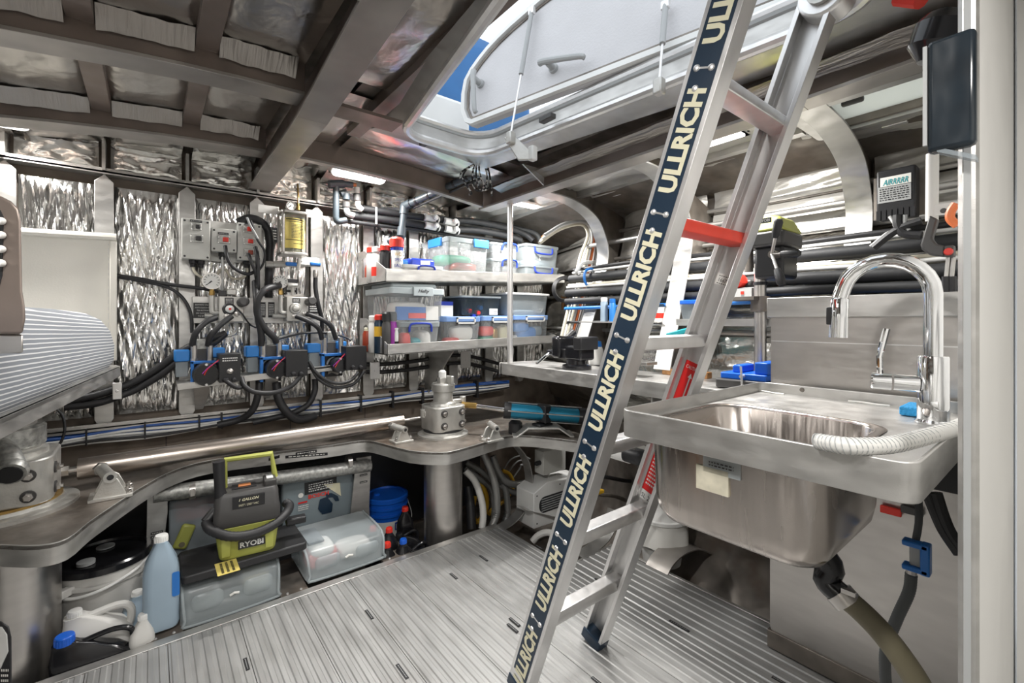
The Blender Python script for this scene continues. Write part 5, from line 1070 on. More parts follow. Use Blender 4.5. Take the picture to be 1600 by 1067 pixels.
latch_box(694, 751, 'blue-lidded clear box with tubes, left of the three latch boxes', [(.1, .5, .05, .45, 'red'), (.3, .9, .3, .9, 'paper'), (.45, .65, .0, .5, 'cream'), (.05, .6, 0, .25, 'bottle_white')])
latch_box(753, 803, 'blue-lidded clear box with red, green and yellow packs, behind the post', [(.05, .45, .4, .85, 'red'), (.05, .5, .0, .42, 'green'), (.42, .62, .05, .8, 'brass'), (.68, .98, .05, .9, 'cream')])
t, bR = latch_box(805, 857, 'blue-lidded clear box with tape rolls, right end of the lower shelf', [(.05, .5, .5, .95, 'blue_pump'), (.2, .75, .1, .75, 'blue_pump'), (.6, .95, .3, .8, 'bottle_blue'), (.65, .9, .0, .3, 'paper'), (.0, .35, .0, .4, 'bottle_white')])
t, b = clear_box('storage_box', 'smoky dark box with red and blue caps, on the middle latch boxes', 722, 783, bR[5], .12, yq + .03, .28, 'clear_smoke', 'lid_pale', .012)
for px, py, mt in ((735, 486, 'red'), (748, 489, 'red'), (752, 481, 'blue_pump'), (741, 494, 'blue_dark')):
    MB().lathe([(.014, 0), (.014, .03)], at(px, py, Y=yq + .04), (0, 1, .2), 12).build('cap', mt, t)
plate(t, 'barcode_label', 'paper', at(771, 487, Y=yq + .027), (1, 0, 0), (0, 0, 1), .065, .04, .001); printed_lines(t, 'black', at(774, 487, Y=yq + .026), (1, 0, 0), (0, 0, 1), .03, .026, 4)
t, b = clear_box('storage_box', 'clear box with white lid and a tape roll, on top at the right end', 793, 857, bR[5], .15, yq, .30, 'clear_dim', 'white', .014, lidover=.012)
MB().lathe([(.040, 0), (.040, .03), (.018, .03), (.018, 0)], at(842, 480, Y=yq + .012), (0, 1, 0), 24, caps=False).build('tape_roll', 'paper', t); lump(t, b[0] + .01, b[1] - .12, b[2] + .03, b[2] + .2, b[4] + .004, b[4] + .08, 'navy', 'contents', 7); lump(t, b[0] + .05, b[1] - .1, b[2] + .015, b[2] + .1, b[4] + .004, b[4] + .04, 'bottle_blue', 'contents', 8)
tag(MB().bx(*pbox(689, 471, 708, 494, YSF + .06, .08)).build('small_carton', 'paper', bevel=.002), 'small white carton with blue top between the boxes', 'carton')
MB().bx(*pbox(689, 471, 708, 477, YSF + .058, .084)).build('carton_top', 'blue_dark', bpy.data.objects['small_carton'])
can('spray_can', 'black-capped grey spray can at the lower shelf front', 604, 2, YSF + .05, .025, .228, 'charcoal', 'black', 1.0, .05)
can('spray_can', 'black-capped purple spray can at the lower shelf front', 613.5, 2, YSF + .05, .024, .228, 'purple', 'black', 1.0, .05)
can('spray_can', 'white spotted tube beside the purple can', 618.5, 2, YSF + .035, .014, .14, 'white', 'white', 1.0, .01, (.3, .5, 'black'))
can('spray_can', 'blue and yellow lubricant can with red cap on the lower shelf', 593, 2, YSF + .12, .029, .215, 'navy', 'red', .95, .03, (.5, .8, 'yellow'))
can('spray_can', 'white-capped can behind the lower end plate', 584, 2, YSF + .18, .029, .21, 'bottle_white', 'paper', .95, .03)
can('bottle', 'amber bottle seen through the lower end plate cut-out', 574, 2, YSF + .30, .028, .14, 'oil_red', 'cream', .7, .02, cat='bottle')
# ================================================================= STOWED UNDER THE AFT SHELF
# narrow ledge plates beside the floor edge
for a, b in (((228, 1000), (285, 978)), ((438, 930), (478, 912)), ((600, 878), (640, 862))):
    p, q = at(*a, Z=.0), at(*b, Z=.0); o = struct(MB().bx(p.x, q.x, 2.122, 2.30, -.012, -.001).build('trim_ledge', 'alu_dark'))
    m = MB()
    for f in (.25, .75): m.lathe([(.006, 0), (.004, .004)], (p.x + (q.x - p.x) * f, 2.14, -.001), n=8)
    m.build('screws', 'alu_bright', o)['kind'] = 'stuff'
struct(MB().bx(-1.2, 1.9, 2.765, 2.79, -.15, .45).build('trim_bilge_back', 'black'))  # black sheet standing in for the deep shade under the shelf
def jug(name, label, base, w_, d_, h_, mt, cap, neck=(-.2, .0), capr=.02, caph=.022, rz=0, handle=True, lab=None, group='bottles and jugs under the shelf', cat='bottle', lean=0, hsize=1.0):
    t = thing(name, label, cat, base, rz, group)
    rings = []
    for z, k, sh in ((0, .92, 0), (.012, 1, 0), (h_ * .62, 1, 0), (h_ * .74, .86, .25), (h_ * .86, .55, .65), (h_ * .93, .34, .95), (h_ * .95, .3, 1)):
        rings.append([V((x + neck[0] * w_ * sh, y + neck[1] * d_ * sh, z)) for x, y in rrect(-w_ / 2 * k, w_ / 2 * k, -d_ / 2 * max(k, .5), d_ / 2 * max(k, .5), min(w_ * k, d_ * max(k, .5)) * .3, 4)])
    body = MB().loft(rings).build('bottle_body', mt, t, local=True, smooth=60)
    cx_, cy_ = neck[0] * w_, neck[1] * d_
    MB().lathe([(capr, h_ * .94), (capr, h_ * .94 + caph), (capr * .9, h_ * .94 + caph + .003)], (cx_, cy_, 0), n=20).build('bottle_cap', cap, t, local=True)
    m = MB()
    for k in range(20):
        a = 2 * math.pi * k / 20; m.box((cx_ + math.cos(a) * capr, cy_ + math.sin(a) * capr, h_ * .94 + caph * .45), (.002, .002, caph * .8))
    m.build('cap_ribs', cap, t, local=True)['kind'] = 'stuff'
    if handle:
        s = hsize; P = curve([(cx_ + w_ * .10, cy_, h_ * .88), (w_ * .25, cy_, h_ * (.93)), (w_ * .45 * s, cy_, h_ * .86), (w_ * .47 * s, cy_, h_ * .70), (w_ * .40, cy_, h_ * .58)], 5)
        MB().tube(P, min(w_, d_) * .13, 10).build('handle', mt, t, local=True)
    if lab:
        MB().prism([(x, -d_ / 2 - .0012, z) for x, z in rrect(lab[0] * w_, lab[1] * w_, lab[2] * h_, lab[3] * h_, .006, 2)], (0, .001, 0)).build('bottle_label', lab[4], t, local=True)
    return t
# pails
def pail(label, c, r, h_, mt, lidm, lidh=.03, text_=None, group='lidded pails under the shelf', rings_=()):
    t = thing('pail', label, 'bucket', c, 0, group)
    MB().lathe([(r * .86, 0), (r * .98, h_ - lidh)], n=36).build('pail_body', mt, t, local=True)
    for z in rings_: MB().lathe([(r * (.87 + .11 * z / h_), z), (r * 1.04, z + .002), (r * 1.04, z + .014), (r * .95, z + .016)], n=36).build('pail_ring', mt, t, local=True)
    ld = MB().lathe([(r * 1.02, h_ - lidh), (r * 1.05, h_ - lidh + .003), (r * 1.05, h_ - .006), (r * 1.0, h_), (r * .90, h_), (r * .88, h_ - .010), (.001, h_ - .010)], n=36).build('pail_lid', lidm, t, local=True)
    return t, ld
t, ld = pail('white pail with a glossy black lid behind the left jugs', at(163, 862, Y=2.48) - V((0, 0, .38)), .150, .38, 'bottle_white', 'black_gloss', .032, rings_=(.30,))
MB().lathe([(.028, .372), (.028, .384), (.02, .386)], (-.05, -.06, 0), n=18).build('pour_spout', 'wire_grey', t, local=True)
MB().lathe([(.03, .372), (.03, .377)], (-.0, .07, 0), n=18).build('spout_plug', 'wire_grey', t, local=True)
MB().tube(curve([(-.15, -.03, .315), (-.10, -.135, .29), (.0, -.165, .30), (.10, -.13, .33), (.15, -.02, .34)], 5), .006, 8).build('bail_handle', 'white', t, local=True)
MB().box((-.10, -.125, .31), (.05, .03, .03), MX.Rotation(R(40), 3, 'Z')).build('handle_ear', 'bottle_white', t, local=True, bevel=.004)
t, ld = pail('royal blue pail with lid and a white label, behind the oil bottles', at(604, 790, Y=2.655) - V((0, 0, .28)), .122, .36, 'blue_can', 'blue_can', .03, rings_=(.29, .25))
t_ = at(600, 811, Y=2.39); lb = MB().loft([[V((math.sin(a) * .1155, -math.cos(a) * .1155, z)) for a in [R(-60 + 10 * k) for k in range(13)]] for z in (.10, .225)], caps=False, closed=False).build('pail_label', 'paper', t, local=True, fix=False)
text('De', 'blue_dark', lb, (.03, -.1165, .195), (1, .15, 0), (0, 0, 1), wid=.06, hgt=.045, local=True, bold=.02)
MB().lathe([(.02, .35), (.02, .362)], (-.05, .03, 0), n=14).build('pour_spout', 'blue_can', t, local=True)
MB().tube(curve([(.127, -.02, .30), (.128, -.08, .22), (.08, -.13, .16)], 4), .003, 6).build('bail_handle', 'alu', t, local=True)
# jugs at the left
def base(px, py, Y, z=None):
    p = at(px, py, Y=Y)
    if z is not None: p.z = z
    return p
b = at(252, 976, Y=2.20); h_ = at(252, 838, Y=2.20).z - b.z
jug('antifreeze_bottle', 'tall pale blue bottle with white cap standing by the shelf leg', (b.x, 2.20, b.z), .112, .10, h_, 'bottle_blue', 'white', (.0, 0), .021, .024, handle=False, lab=(.28, .49, .35, .62, 'blue'))
b = at(155, 1040, Y=2.235); jug('white_jug', 'white jug with a moulded handle behind the floor edge', (b.x, 2.235, -.13), .19, .10, at(120, 955, Y=2.235).z + .13, 'bottle_white', 'white', (-.34, 0), .020, .020)
b = at(150, 1040, Y=2.19); jug('blue_jug', 'pale blue jug with white cap in front of the white jug', (b.x + .01, 2.215, -.15), .16, .08, at(140, 985, Y=2.215).z + .15, 'bottle_blue', 'white', (-.28, 0), .020, .018)
b = at(212, 1000, Y=2.28); jug('blue_bottle', 'pale blue bottle with white cap left of the tall bottle', (b.x, 2.29, -.10), .09, .085, at(213, 925, Y=2.29).z + .10, 'bottle_blue', 'white', (.05, 0), .018, .016, handle=False)
b = at(222, 1015, Y=2.17); jug('white_bottle', 'slim white bottle next to the floor edge by the tall bottle', (b.x, 2.165, -.10), .075, .07, at(222, 963, Y=2.165).z + .10, 'bottle_white', 'white', (.05, 0), .016, .018, handle=False)
b = at(110, 1050, Y=2.16); jug('oil_jug', 'black oil jug with bright blue cap at the lower left', (b.x + .055, 2.158, -.17), .21, .07, at(95, 1000, Y=2.158).z + .17, 'black_gloss', 'blue_can', (-.33, 0), .026, .026, hsize=1.1)
# right bottles
for lab, px, py, Y, zb_, w_, cap in (('black oil bottle with red cap below the blue pail', 607, 828, 2.24, -.12, .085, 'red'), ('black oil bottle with red cap beside the blue pail', 632, 795, 2.36, -.10, .085, 'red'), ('black oil bottle with red cap nearest the clear bin', 604, 852, 2.18, -.13, .08, 'red'), ('black oil bottle with small blue cap by the floor edge', 629, 846, 2.165, -.14, .085, 'blue_can'), ('black oil bottle partly hidden behind the shelf leg', 582, 826, 2.30, -.10, .08, 'red')):
    q = at(px, py, Y=Y); jug('oil_bottle', lab, (q.x + .004, Y, zb_), w_, .07, q.z - zb_, 'black_gloss', cap, (0, 0), .0165, .022, handle=False, group='black oil bottles under the shelf')
for lab, px, py, Y, tilt in (('black oil jug lying against the right rudder tube', 660, 846, 2.18, -18), ('black oil jug with clip behind the red-capped bottles', 640, 828, 2.30, -8)):
    q = at(px, py, Y=Y); t = jug('oil_jug', lab, (q.x, Y, -.16), .14, .075, q.z + .16, 'black_gloss', 'black', (-.25, 0), .018, .016, group='black oil jugs by the rudder tube')
    t.rotation_euler = (0, R(tilt), 0)
# clear bins with sloping flip lids
def bin_(label, top, Y0, contents):
    """top: pixel corners of the lid front face: TL, TR, BR, BL"""
    t0 = at(*top[3], Y=Y0); t = thing('storage_bin', label, 'storage bin', ((at(*top[3], Y=Y0).x + at(*top[2], Y=Y0).x) / 2, Y0 + .12, t0.z), 0, 'clear bins with sloping lids')
    TL, TR, BR, BL = at(*top[0], Y=Y0 + .03), at(*top[1], Y=Y0 + .03), at(*top[2], Y=Y0), at(*top[3], Y=Y0)
    zt = (TL.z + TR.z) / 2; zb_ = (BL.z + BR.z) / 2; x0, x1 = (TL.x + BL.x) / 2, (TR.x + BR.x) / 2
    sec = [(Y0, zb_), (Y0 - .004, zb_ + .03), (Y0 + .015, zt - .02), (Y0 + .04, zt), (Y0 + .30, zt + .012), (Y0 + .30, zb_)]
    def ring_(x, k): c = (Y0 + .12, (zt + zb_) / 2); return [V((x, c[0] + (y - c[0]) * k, c[1] + (z - c[1]) * k)) for y, z in sec]
    MB().loft([ring_(x0, .86), ring_(x0 + .012, .97), ring_(x0 + .03, 1), ring_(x1 - .03, 1), ring_(x1 - .012, .97), ring_(x1, .86)]).build('bin_body', 'clear_soft', t, smooth=50)
    for f0, f1 in ((.10, .40), (.60, .90)):
        xa, xb = x0 + (x1 - x0) * f0, x0 + (x1 - x0) * f1
        MB().loft([[V((x, Y0 + .004 - o, z)) for x, z in rrect(xa + o_, xb - o_, zb_ + (zt - zb_) * .30 + o_, zb_ + (zt - zb_) * .80 - o_, .02, 3)] for o, o_ in ((.000, 0), (.010, .008))]).build('finger_recess', 'clear_soft', t, smooth=50)
    MB().tube(curve([(x0 + .004, Y0 + .30, zt + .008), (x0 + .006, Y0 + .04, zt - .004), (x0 + .014, Y0 - .002, zb_ + .03), (x0 + .03, Y0 - .006, zb_ + .006), (x1 - .03, Y0 - .006, zb_ + .006), (x1 - .014, Y0 - .002, zb_ + .03), (x1 - .006, Y0 + .04, zt - .004), (x1 - .004, Y0 + .30, zt + .008)], 4), .006, 8).build('bin_rim', 'clear_soft', t, smooth=70)
    MB().tube([(x0 + (x1 - x0) * .46, Y0 - .007, (zt + zb_) / 2 + .005), (x0 + (x1 - x0) * .5, Y0 - .009, (zt + zb_) / 2 + .012), (x0 + (x1 - x0) * .55, Y0 - .007, (zt + zb_) / 2 + .007)], .005, 6).build('maker_mark', 'paper', t)
    for i, (a0, a1, c0, c1, mt) in enumerate(contents): lump(t, x0 + (x1 - x0) * a0, x0 + (x1 - x0) * a1, Y0 + .05, Y0 + .2, zb_ + (zt - zb_) * c0, zb_ + (zt - zb_) * c1, mt, 'contents', i + 11)
    return t, x0, x1, zb_, zt
t, *B1 = bin_('clear storage bin under the black tool board, front left', [(275, 915), (437, 882), (440, 935), (288, 978)], 2.155, [(.62, .92, .15, .7, 'cream'), (.1, .5, .05, .5, 'charcoal'), (.3, .6, .05, .3, 'galvanised')])
t, *B2 = bin_('clear storage bin with pink contents right of the vacuum', [(467, 868), (598, 828), (604, 868), (488, 912)], 2.155, [(.05, .45, .1, .75, 'red'), (.45, .9, .1, .6, 'paper'), (.1, .4, .5, .95, 'paper')])
MB().bx(B2[0] + .03, B2[0] + .10, 2.24, 2.40, B2[3] + .004, B2[3] + .014).build('lid_strip', 'clear_dim', t)
# black tool board across the bins
bz = B1[3] + .012; pts = [at(282, 893, Z=bz + .03), at(292, 906, Z=bz + .02), at(478, 862, Z=bz + .02), at(480, 853, Z=bz + .03), at(460, 832, Z=bz + .03), at(300, 850, Z=bz + .03)]
x0, x1 = at(283, 890, Y=2.16).x, at(480, 862, Y=2.16).x
t = thing('kneeling_board', 'thick black foam board lying on the front left bin', 'board', ((x0 + x1) / 2, 2.27, bz + .013))
MB().prism([V((x, y, bz + .014)) for x, y in rrect(x0, x1, 2.150, 2.40, .02, 3)], (0, 0, .034)).build('foam_board', 'rubber', t, bevel=.006)
pl = at(355, 886, Z=bz + .049); lab_ = MB().box(pl, (.075, .11, .0015), MX.Rotation(R(0), 3, 'Z')).build('yellow_label', 'yellow_label', t)
printed_lines(lab_, 'black', pl + V((0, 0, .001)), (0, 1, 0), (-1, 0, 0), .09, .055, 3)
# wet-dry vacuum
bzv = bz + .0485; vc = at(395, 872, Z=bzv + .01); vx, vy = vc.x, 2.262
t = thing('wet_dry_vacuum', 'lime and black one gallon wet-dry vacuum on the black board', 'vacuum cleaner', (vx, vy, bzv), R(-6))
vw, vd = .105, .085
def vr(k, kd, z, r_=.02, dy=0): return [V((x, y + dy, z)) for x, y in rrect(-vw * k, vw * k, -vd * kd, vd * kd, r_, 4)]
MB().loft([vr(.84, .84, 0), vr(.88, .88, .01), vr(1.0, 1.0, .115), vr(1.02, 1.02, .12)]).build('tank', 'lime', t, local=True, bevel=.002)
for x in (-.07, .07): MB().prism([(x - .012, -vd * .99, .02), (x + .012, -vd * .99, .02), (x + .016, -vd * 1.03, .11), (x - .016, -vd * 1.03, .11)], (0, -.005, 0)).build('tank_rib', 'lime', t, local=True)
MB().loft([vr(1.0, 1.0, .12), vr(1.04, 1.02, .13), vr(1.04, 1.02, .165), vr(1.0, .95, .18), vr(.98, .85, .225), vr(.9, .75, .24)]).build('motor_head', 'charcoal', t, local=True, bevel=.003)
MB().bx(-.05, .055, -vd * .98, -vd * .80, .185, .226).build('name_panel', 'black', t, local=True)
lp_ = plate(t, 'brand_plate', 'black', (.012, -vd * .99, .050), (1, 0, 0), (0, 0, 1), .088, .030, .0015, local=True, lift=.001)
text('RYOBI', 'white', lp_, (.012, -vd * .99 - .0026, .050), (1, 0, 0), (0, 0, 1), wid=.076, hgt=.02, local=True, bold=.03)
hp_ = (0, -vd * .98 - .0006, 0)
text('1 GALLON', 'cream', t, (.003, -vd * .98 - .001, .216), (1, 0, 0), (0, 0, 1), wid=.065, hgt=.010, local=True, shear=.3, bold=.02)
text('WET / DRY VAC', 'cream', t, (.003, -vd * .98 - .001, .196), (1, 0, 0), (0, 0, 1), wid=.065, hgt=.008, local=True, shear=.3)
hd = MB().tube([(-.075, .02, .24), (-.07, .02, .345), (.085, .02, .345), (.098, .02, .25)], .011, 8).build('carry_handle', 'lime', t, local=True)
MB().tube([(-.085, -.045, .23), (-.088, -.045, .25), (-.092, -.045, .36)], [.022, .018, .020], 12).build('crevice_tool', 'black', t, local=True)
MB().bx(.055, .098, -.05, .03, .232, .262).build('switch_housing', 'charcoal', t, local=True, bevel=.005); MB().bx(.064, .088, -.03, -.005, .260, .266).build('power_switch', 'white', t, local=True, bevel=.002); MB().bx(.064, .088, .0, .02, .260, .264).build('switch_legend', 'wire_grey', t, local=True)
MB().bx(-.05, .03, -.03, .03, .238, .243).build('filter_grille', 'black', t, local=True); MB().bx(-.03, .012, -.015, .012, .242, .247).build('latch_window', 'clay', t, local=True, bevel=.002)
P = [TM[t.name].inverted() @ q for q in [at(322, 816, Y=2.26), at(330, 828, Y=2.19), at(360, 838, Y=2.140), at(395, 834, Y=2.135), at(427, 820, Y=2.15), at(447, 802, Y=2.19), at(452, 790, Y=2.25), at(446, 785, Y=2.28)]]
VS = 1.12; P = [q / VS for q in P]
Pc = curve(P, 10); MB().tube(Pc, [.0175 if k % 2 else .016 for k in range(len(Pc))], 12).build('suction_hose', 'rubber', t, local=True)
MB().tube([P[0], P[0] + V((.03, .02, .03))], .02, 12).build('hose_cuff', 'black', t, local=True)
q0 = (TM[t.name].inverted() @ at(462, 812, Y=2.25)) / VS; t.scale = (VS, VS, VS); MB().box(q0, (.075, .04, .028)).build('floor_nozzle', 'black', t, local=True, bevel=.006)
# boxes behind
bb = pbox(264, 776, 345, 862, 2.57, .12)
t = thing('storage_bin', 'dusky clear bin with maroon cloth and a green case, behind the vacuum', 'storage bin', ((bb[0] + bb[1]) / 2, 2.63, bb[4]), 0, 'bins at the back of the shelf')
MB().bx(*bb).build('bin_body', 'clear_dim', t, bevel=.008); MB().bx(bb[0] + .02, bb[1] - .02, 2.595, 2.65, bb[4] + .13, bb[5] - .02).build('maroon_cloth', 'oil_red', t, bevel=.02); MB().bx(bb[0] + .01, bb[1] - .01, 2.61, 2.66, bb[4] + .01, bb[4] + .12).build('dark_cloth', 'charcoal', t, bevel=.02)
gp = at(288, 838, Y=2.555); gr = MX.Rotation(R(22), 3, 'Y'); gc = MB().box(gp, (.055, .022, .11), gr).build('green_case', 'lime', t, bevel=.012)
MB().lathe([(.012, 0), (.012, .002)], gp + V((-.01, -.0125, -.03)), (0, -1, 0), 12).build('case_knob', 'hose_green', t)
bb = pbox(440, 738, 553, 818, 2.57, .20)
t = thing('storage_bin', 'blue-grey translucent bin showing a jigsaw carton behind its front', 'storage bin', ((bb[0] + bb[1]) / 2, 2.67, bb[4]), 0, 'bins at the back of the shelf')
MB().bx(*bb).build('bin_body', 'clear_dim', t, bevel=.008)
cq = MB().bx(bb[0] + .012, bb[1] - .012, 2.578, 2.67, bb[4] + .01, bb[5] - .03).build('tool_carton', 'lid_teal', t)
MB().bx(bb[0] - .006, bb[1] + .006, 2.562, 2.77, bb[5] - .012, bb[5] + .01).build('bin_lid', 'clear_soft', t, bevel=.003)
MB().bx(*pbox(482, 731, 520, 747, 2.558, .012)).build('lid_clip', 'purple', t, bevel=.003)
text('BOSCH', 'red', cq, at(498, 773, Y=2.567), (1, 0, 0), (0, 0, 1), wid=.105, hgt=.022, bold=.03)
MB().lathe([(.013, 0), (.013, .001)], at(470, 774, Y=2.5675), (0, -1, 0), 16).build('roundel', 'paper', cq)
sg = sign(t, 476, 750, 526, 768, 2.567, rows=4)
# jigsaw picture printed on the carton
m = MB(); pj = lambda pts: m.prism([at(a, b, Y=2.5665) for a, b in pts], (0, .0006, 0))
pj([(508, 772), (518, 770), (528, 775), (530, 782), (524, 783), (520, 777), (511, 778)]); pj([(500, 780), (511, 776), (520, 787), (519, 797), (501, 801), (497, 795)]); pj([(502, 801), (519, 797), (518, 800), (503, 804)])
m.build('tool_picture', 'navy', cq)['kind'] = 'stuff'
MB().prism([at(a, b, Y=2.5668) for a, b in [(505, 757), (531, 754), (533, 775)]], (0, .0005, 0)).build('corner_flash', 'cream', cq)
plate(cq, 'print_bar', 'red_label', at(473, 785, Y=2.5675), (1, 0, 0), (0, 0, 1), .045, .008, .0005); printed_lines(cq, 'paper', at(474, 793, Y=2.5675), (1, 0, 0), (0, 0, 1), .05, .03, 3)
# hoses right of the right rudder tube
def hz_(lab, pts, r_, mt, ribs=True, nm='suction_hose', group='coiled hoses beside the right rudder tube'):
    P = hp(pts)
    if ribs: return ribbed(nm, P, r_, mt, lab, 'hose', pitch=.011, n=10, depth=.16, group=group)
    o = MB().tube(curve(P, 8), r_, 10).build(nm, mt, smooth=60); return tag(o, lab, 'hose', group)
hz_('white smooth hose curving down beside the rudder tube', [(727, 735, 2.30), (742, 752, 2.26), (752, 780, 2.22), (755, 805, 2.19), (753, 826, 2.17)], .022, 'hose_white', nm='white_hose')
hz_('grey ribbed hose hanging straight down in front', [(755, 708, 2.28), (767, 735, 2.24), (775, 765, 2.20), (776, 800, 2.18), (768, 825, 2.17)], .024, 'hose_clear')
hz_('grey ribbed hose bending right at the top', [(770, 712, 2.36), (778, 735, 2.33), (790, 752, 2.30), (805, 757, 2.28), (818, 755, 2.27)], .023, 'hose_clear')
hz_('grey ribbed hose dropping behind the front one', [(778, 740, 2.36), (790, 765, 2.33), (793, 800, 2.30), (785, 825, 2.28)], .023, 'hose_clear')
hz_('grey ribbed hose crossing from the tube to the right, upper', [(728, 722, 2.42), (750, 735, 2.40), (775, 755, 2.36), (800, 768, 2.32), (815, 772, 2.30)], .020, 'hose_clear')
hz_('grey ribbed hose crossing from the tube to the right, lower', [(726, 730, 2.46), (745, 745, 2.43), (765, 762, 2.40), (772, 790, 2.36), (770, 820, 2.33)], .020, 'hose_clear')
hz_('yellow hose coil behind the grey hoses', [(735, 745, 2.46), (750, 755, 2.44), (760, 775, 2.42), (758, 800, 2.42), (745, 815, 2.42), (738, 800, 2.44), (742, 775, 2.46)], .016, 'yellow', False, 'yellow_hose')
hz_('yellow hose end curving round under the shelf', [(785, 735, 2.48), (797, 742, 2.46), (802, 760, 2.44), (790, 780, 2.42), (770, 795, 2.40), (764, 803, 2.38)], .013, 'yellow', False, 'yellow_hose')
hz_('thick dark hose upright against the rudder tube', [(731, 760, 2.36), (735, 790, 2.32), (737, 826, 2.28)], .028, 'rubber', False, 'black_hose')
for k, (x_, y_) in enumerate(((0, 0), (6, 7), (14, 14))):
    o = MB().tube(curve(hp([(786 + x_, 735 + y_, 2.55), (798 + x_, 718 + y_, 2.52), (815, 712 + y_, 2.50), (828, 717 + y_, 2.48)]), 5), .006, 6).build('grey_cable', 'wire_grey'); tag(o, ['uppermost grey cable arc under the shelf edge', 'middle grey cable arc under the shelf edge', 'lowest grey cable arc under the shelf edge'][k], 'cable', 'grey cable arcs under the shelf')
# white heater case and junction box
bb = pbox(834, 748, 912, 812, 1.98, .16)
t = thing('heater_case', 'white metal heater case with oval louvred grille', 'heater', ((bb[0] + bb[1]) / 2, 2.06, bb[4]))
zq = lambda f: bb[4] + (bb[5] - bb[4]) * f; xq = lambda f: bb[0] + (bb[1] - bb[0]) * f
MB().prism([(xq(0), 1.98, zq(0)), (xq(1), 1.98, zq(-.05)), (xq(1), 1.98, zq(.88)), (xq(.25), 1.98, zq(1)), (xq(0), 1.98, zq(.82))], (0, .16, 0)).build('case_body', 'white', t, bevel=.004)
gr_ = MB().prism([(x, 1.9785, z) for x, z in rrect(xq(.10), xq(.72), zq(.30), zq(.68), (zq(.68) - zq(.30)) * .45, 6)], (0, .004, 0)).build('grille', 'black', t)
for k in range(6): MB().bx(xq(.14), xq(.68), 1.976, 1.979, zq(.345 + .055 * k), zq(.345 + .055 * k) + .005).build('louvre', 'wire_grey', gr_)
m = MB()
for f, g_ in ((.06, .1), (.06, .75), (.5, .86)): m.lathe([(.005, 0), (.003, .003)], (xq(f), 1.98, zq(g_)), (0, -1, 0), 8)
m.build('case_screws', 'black', t)['kind'] = 'stuff'
MB().prism([at(822, 797, Y=1.97), at(836, 800, Y=1.97), at(912, 818, Y=1.97), at(908, 826, Y=1.97)], (0, .10, 0)).build('mount_bracket', 'alu', t)
bb = pbox(849, 702, 884, 738, 2.02, .08); t = thing('junction_box', 'small grey junction box under the ram', 'junction box', ((bb[0] + bb[1]) / 2, 2.06, bb[4]))
MB().bx(*bb).build('box_body', 'grey_box', t, bevel=.004); MB().lathe([(.014, 0), (.014, .03), (.009, .04)], ((bb[0]), 2.05, (bb[4] + bb[5]) / 2), (-1, 0, 0), 12).build('cable_gland', 'black', t)
for k, pts in enumerate(([(858, 740, 2.06), (856, 752, 2.05), (864, 760, 2.05)], [(868, 742, 2.06), (872, 755, 2.05), (884, 758, 2.04)])):
    o = MB().tube(curve(hp(pts), 4), .007, 7).build('white_cable', 'wire_white'); tag(o, ['white cable below the junction box, left one', 'white cable below the junction box, right one'][k], 'cable', 'white cables below the junction box')
tag(MB().tube(curve(hp([(832, 846, 1.86), (842, 836, 1.84), (858, 832, 1.80), (880, 842, 1.72)]), 5), .018, 10).build('white_elbow_pipe', 'hose_white'), 'white pipe elbow beside the floor behind the ladder', 'pipe')
for k in range(4):
    tag(MB().tube(curve(hp([(858 + 6 * k, 850 + 2 * k, 1.84), (870 + 6 * k, 850 + 2 * k, 1.80), (886 + 3 * k, 862 + 2 * k, 1.74), (895 + 3 * k, 878, 1.70)]), 4), .007, 6).build('bilge_cable', ['rubber', 'wire_grey', 'rubber', 'rubber'][k]), ['black bilge cable nearest the white elbow', 'grey bilge cable behind the ladder rail', 'black bilge cable beside the grey one', 'outermost black bilge cable by the floor corner'][k], 'cable', 'bilge cables behind the ladder')
# ================================================================= STARBOARD SIDE
# companion hatch lid standing open on the right edge of the hatch
O = V((1.145, 1.80, 2.07)); e_ = (V((1.325, .90, 0)) - V((1.15, 1.72, 0))).normalized(); hperp = V((-e_.y, e_.x, 0)); u_ = hperp * math.sin(R(10)) + V((0, 0, math.cos(R(10)))); n_ = e_.cross(u_); n_ = n_ if n_.x < 0 else -n_
t = thing('companion_hatch', 'white companion hatch lid swung open above the ladder', 'hatch lid', O)
half = [(.70, 0), (.3, 0), (.06, 0), (.018, .022), (-.018, .085), (-.031, .178), (-.026, .25), (.005, .297), (.05, .337), (.10, .373), (.16, .405), (.23, .434), (.38, .483), (.55, .52), (.70, .53)]
LIDP = [V((x, y, 0)) for x, y in half + [(1.40 - x, y) for x, y in half[-2:0:-1]]]
def lr(inset, off):
    out = []; n = len(LIDP)
    for i in range(n):
        tg = (LIDP[(i + 1) % n] - LIDP[i - 1]).normalized(); q = LIDP[i] + V((tg.y, -tg.x, 0)) * inset
        out.append(O + e_ * q.x + u_ * q.y + n_ * off)
    return out
MB().loft([lr(0, -.03), lr(0, .0)]).build('lid_panel', 'white_lid', t, bevel=.004)
MB().loft([lr(0, .0), lr(0, .018), lr(.022, .018), lr(.022, .0)], caps=False).build('lid_rim', 'white', t)
MB().loft([lr(.028, .002), lr(.028, .006), lr(.040, .006), lr(.040, .002)], caps=False).build('lid_gasket', 'alu_dark', t)
def onlid(px, py, off=0):   # where the view ray meets the lid plane
    r = (px - 800) / F; d = V((SP + r * CP, CP - r * SP, (HY - py) / F)); o = V((0, 0, H)); q = O + n_ * off; k = (q - o).dot(n_) / d.dot(n_); return o + d * k
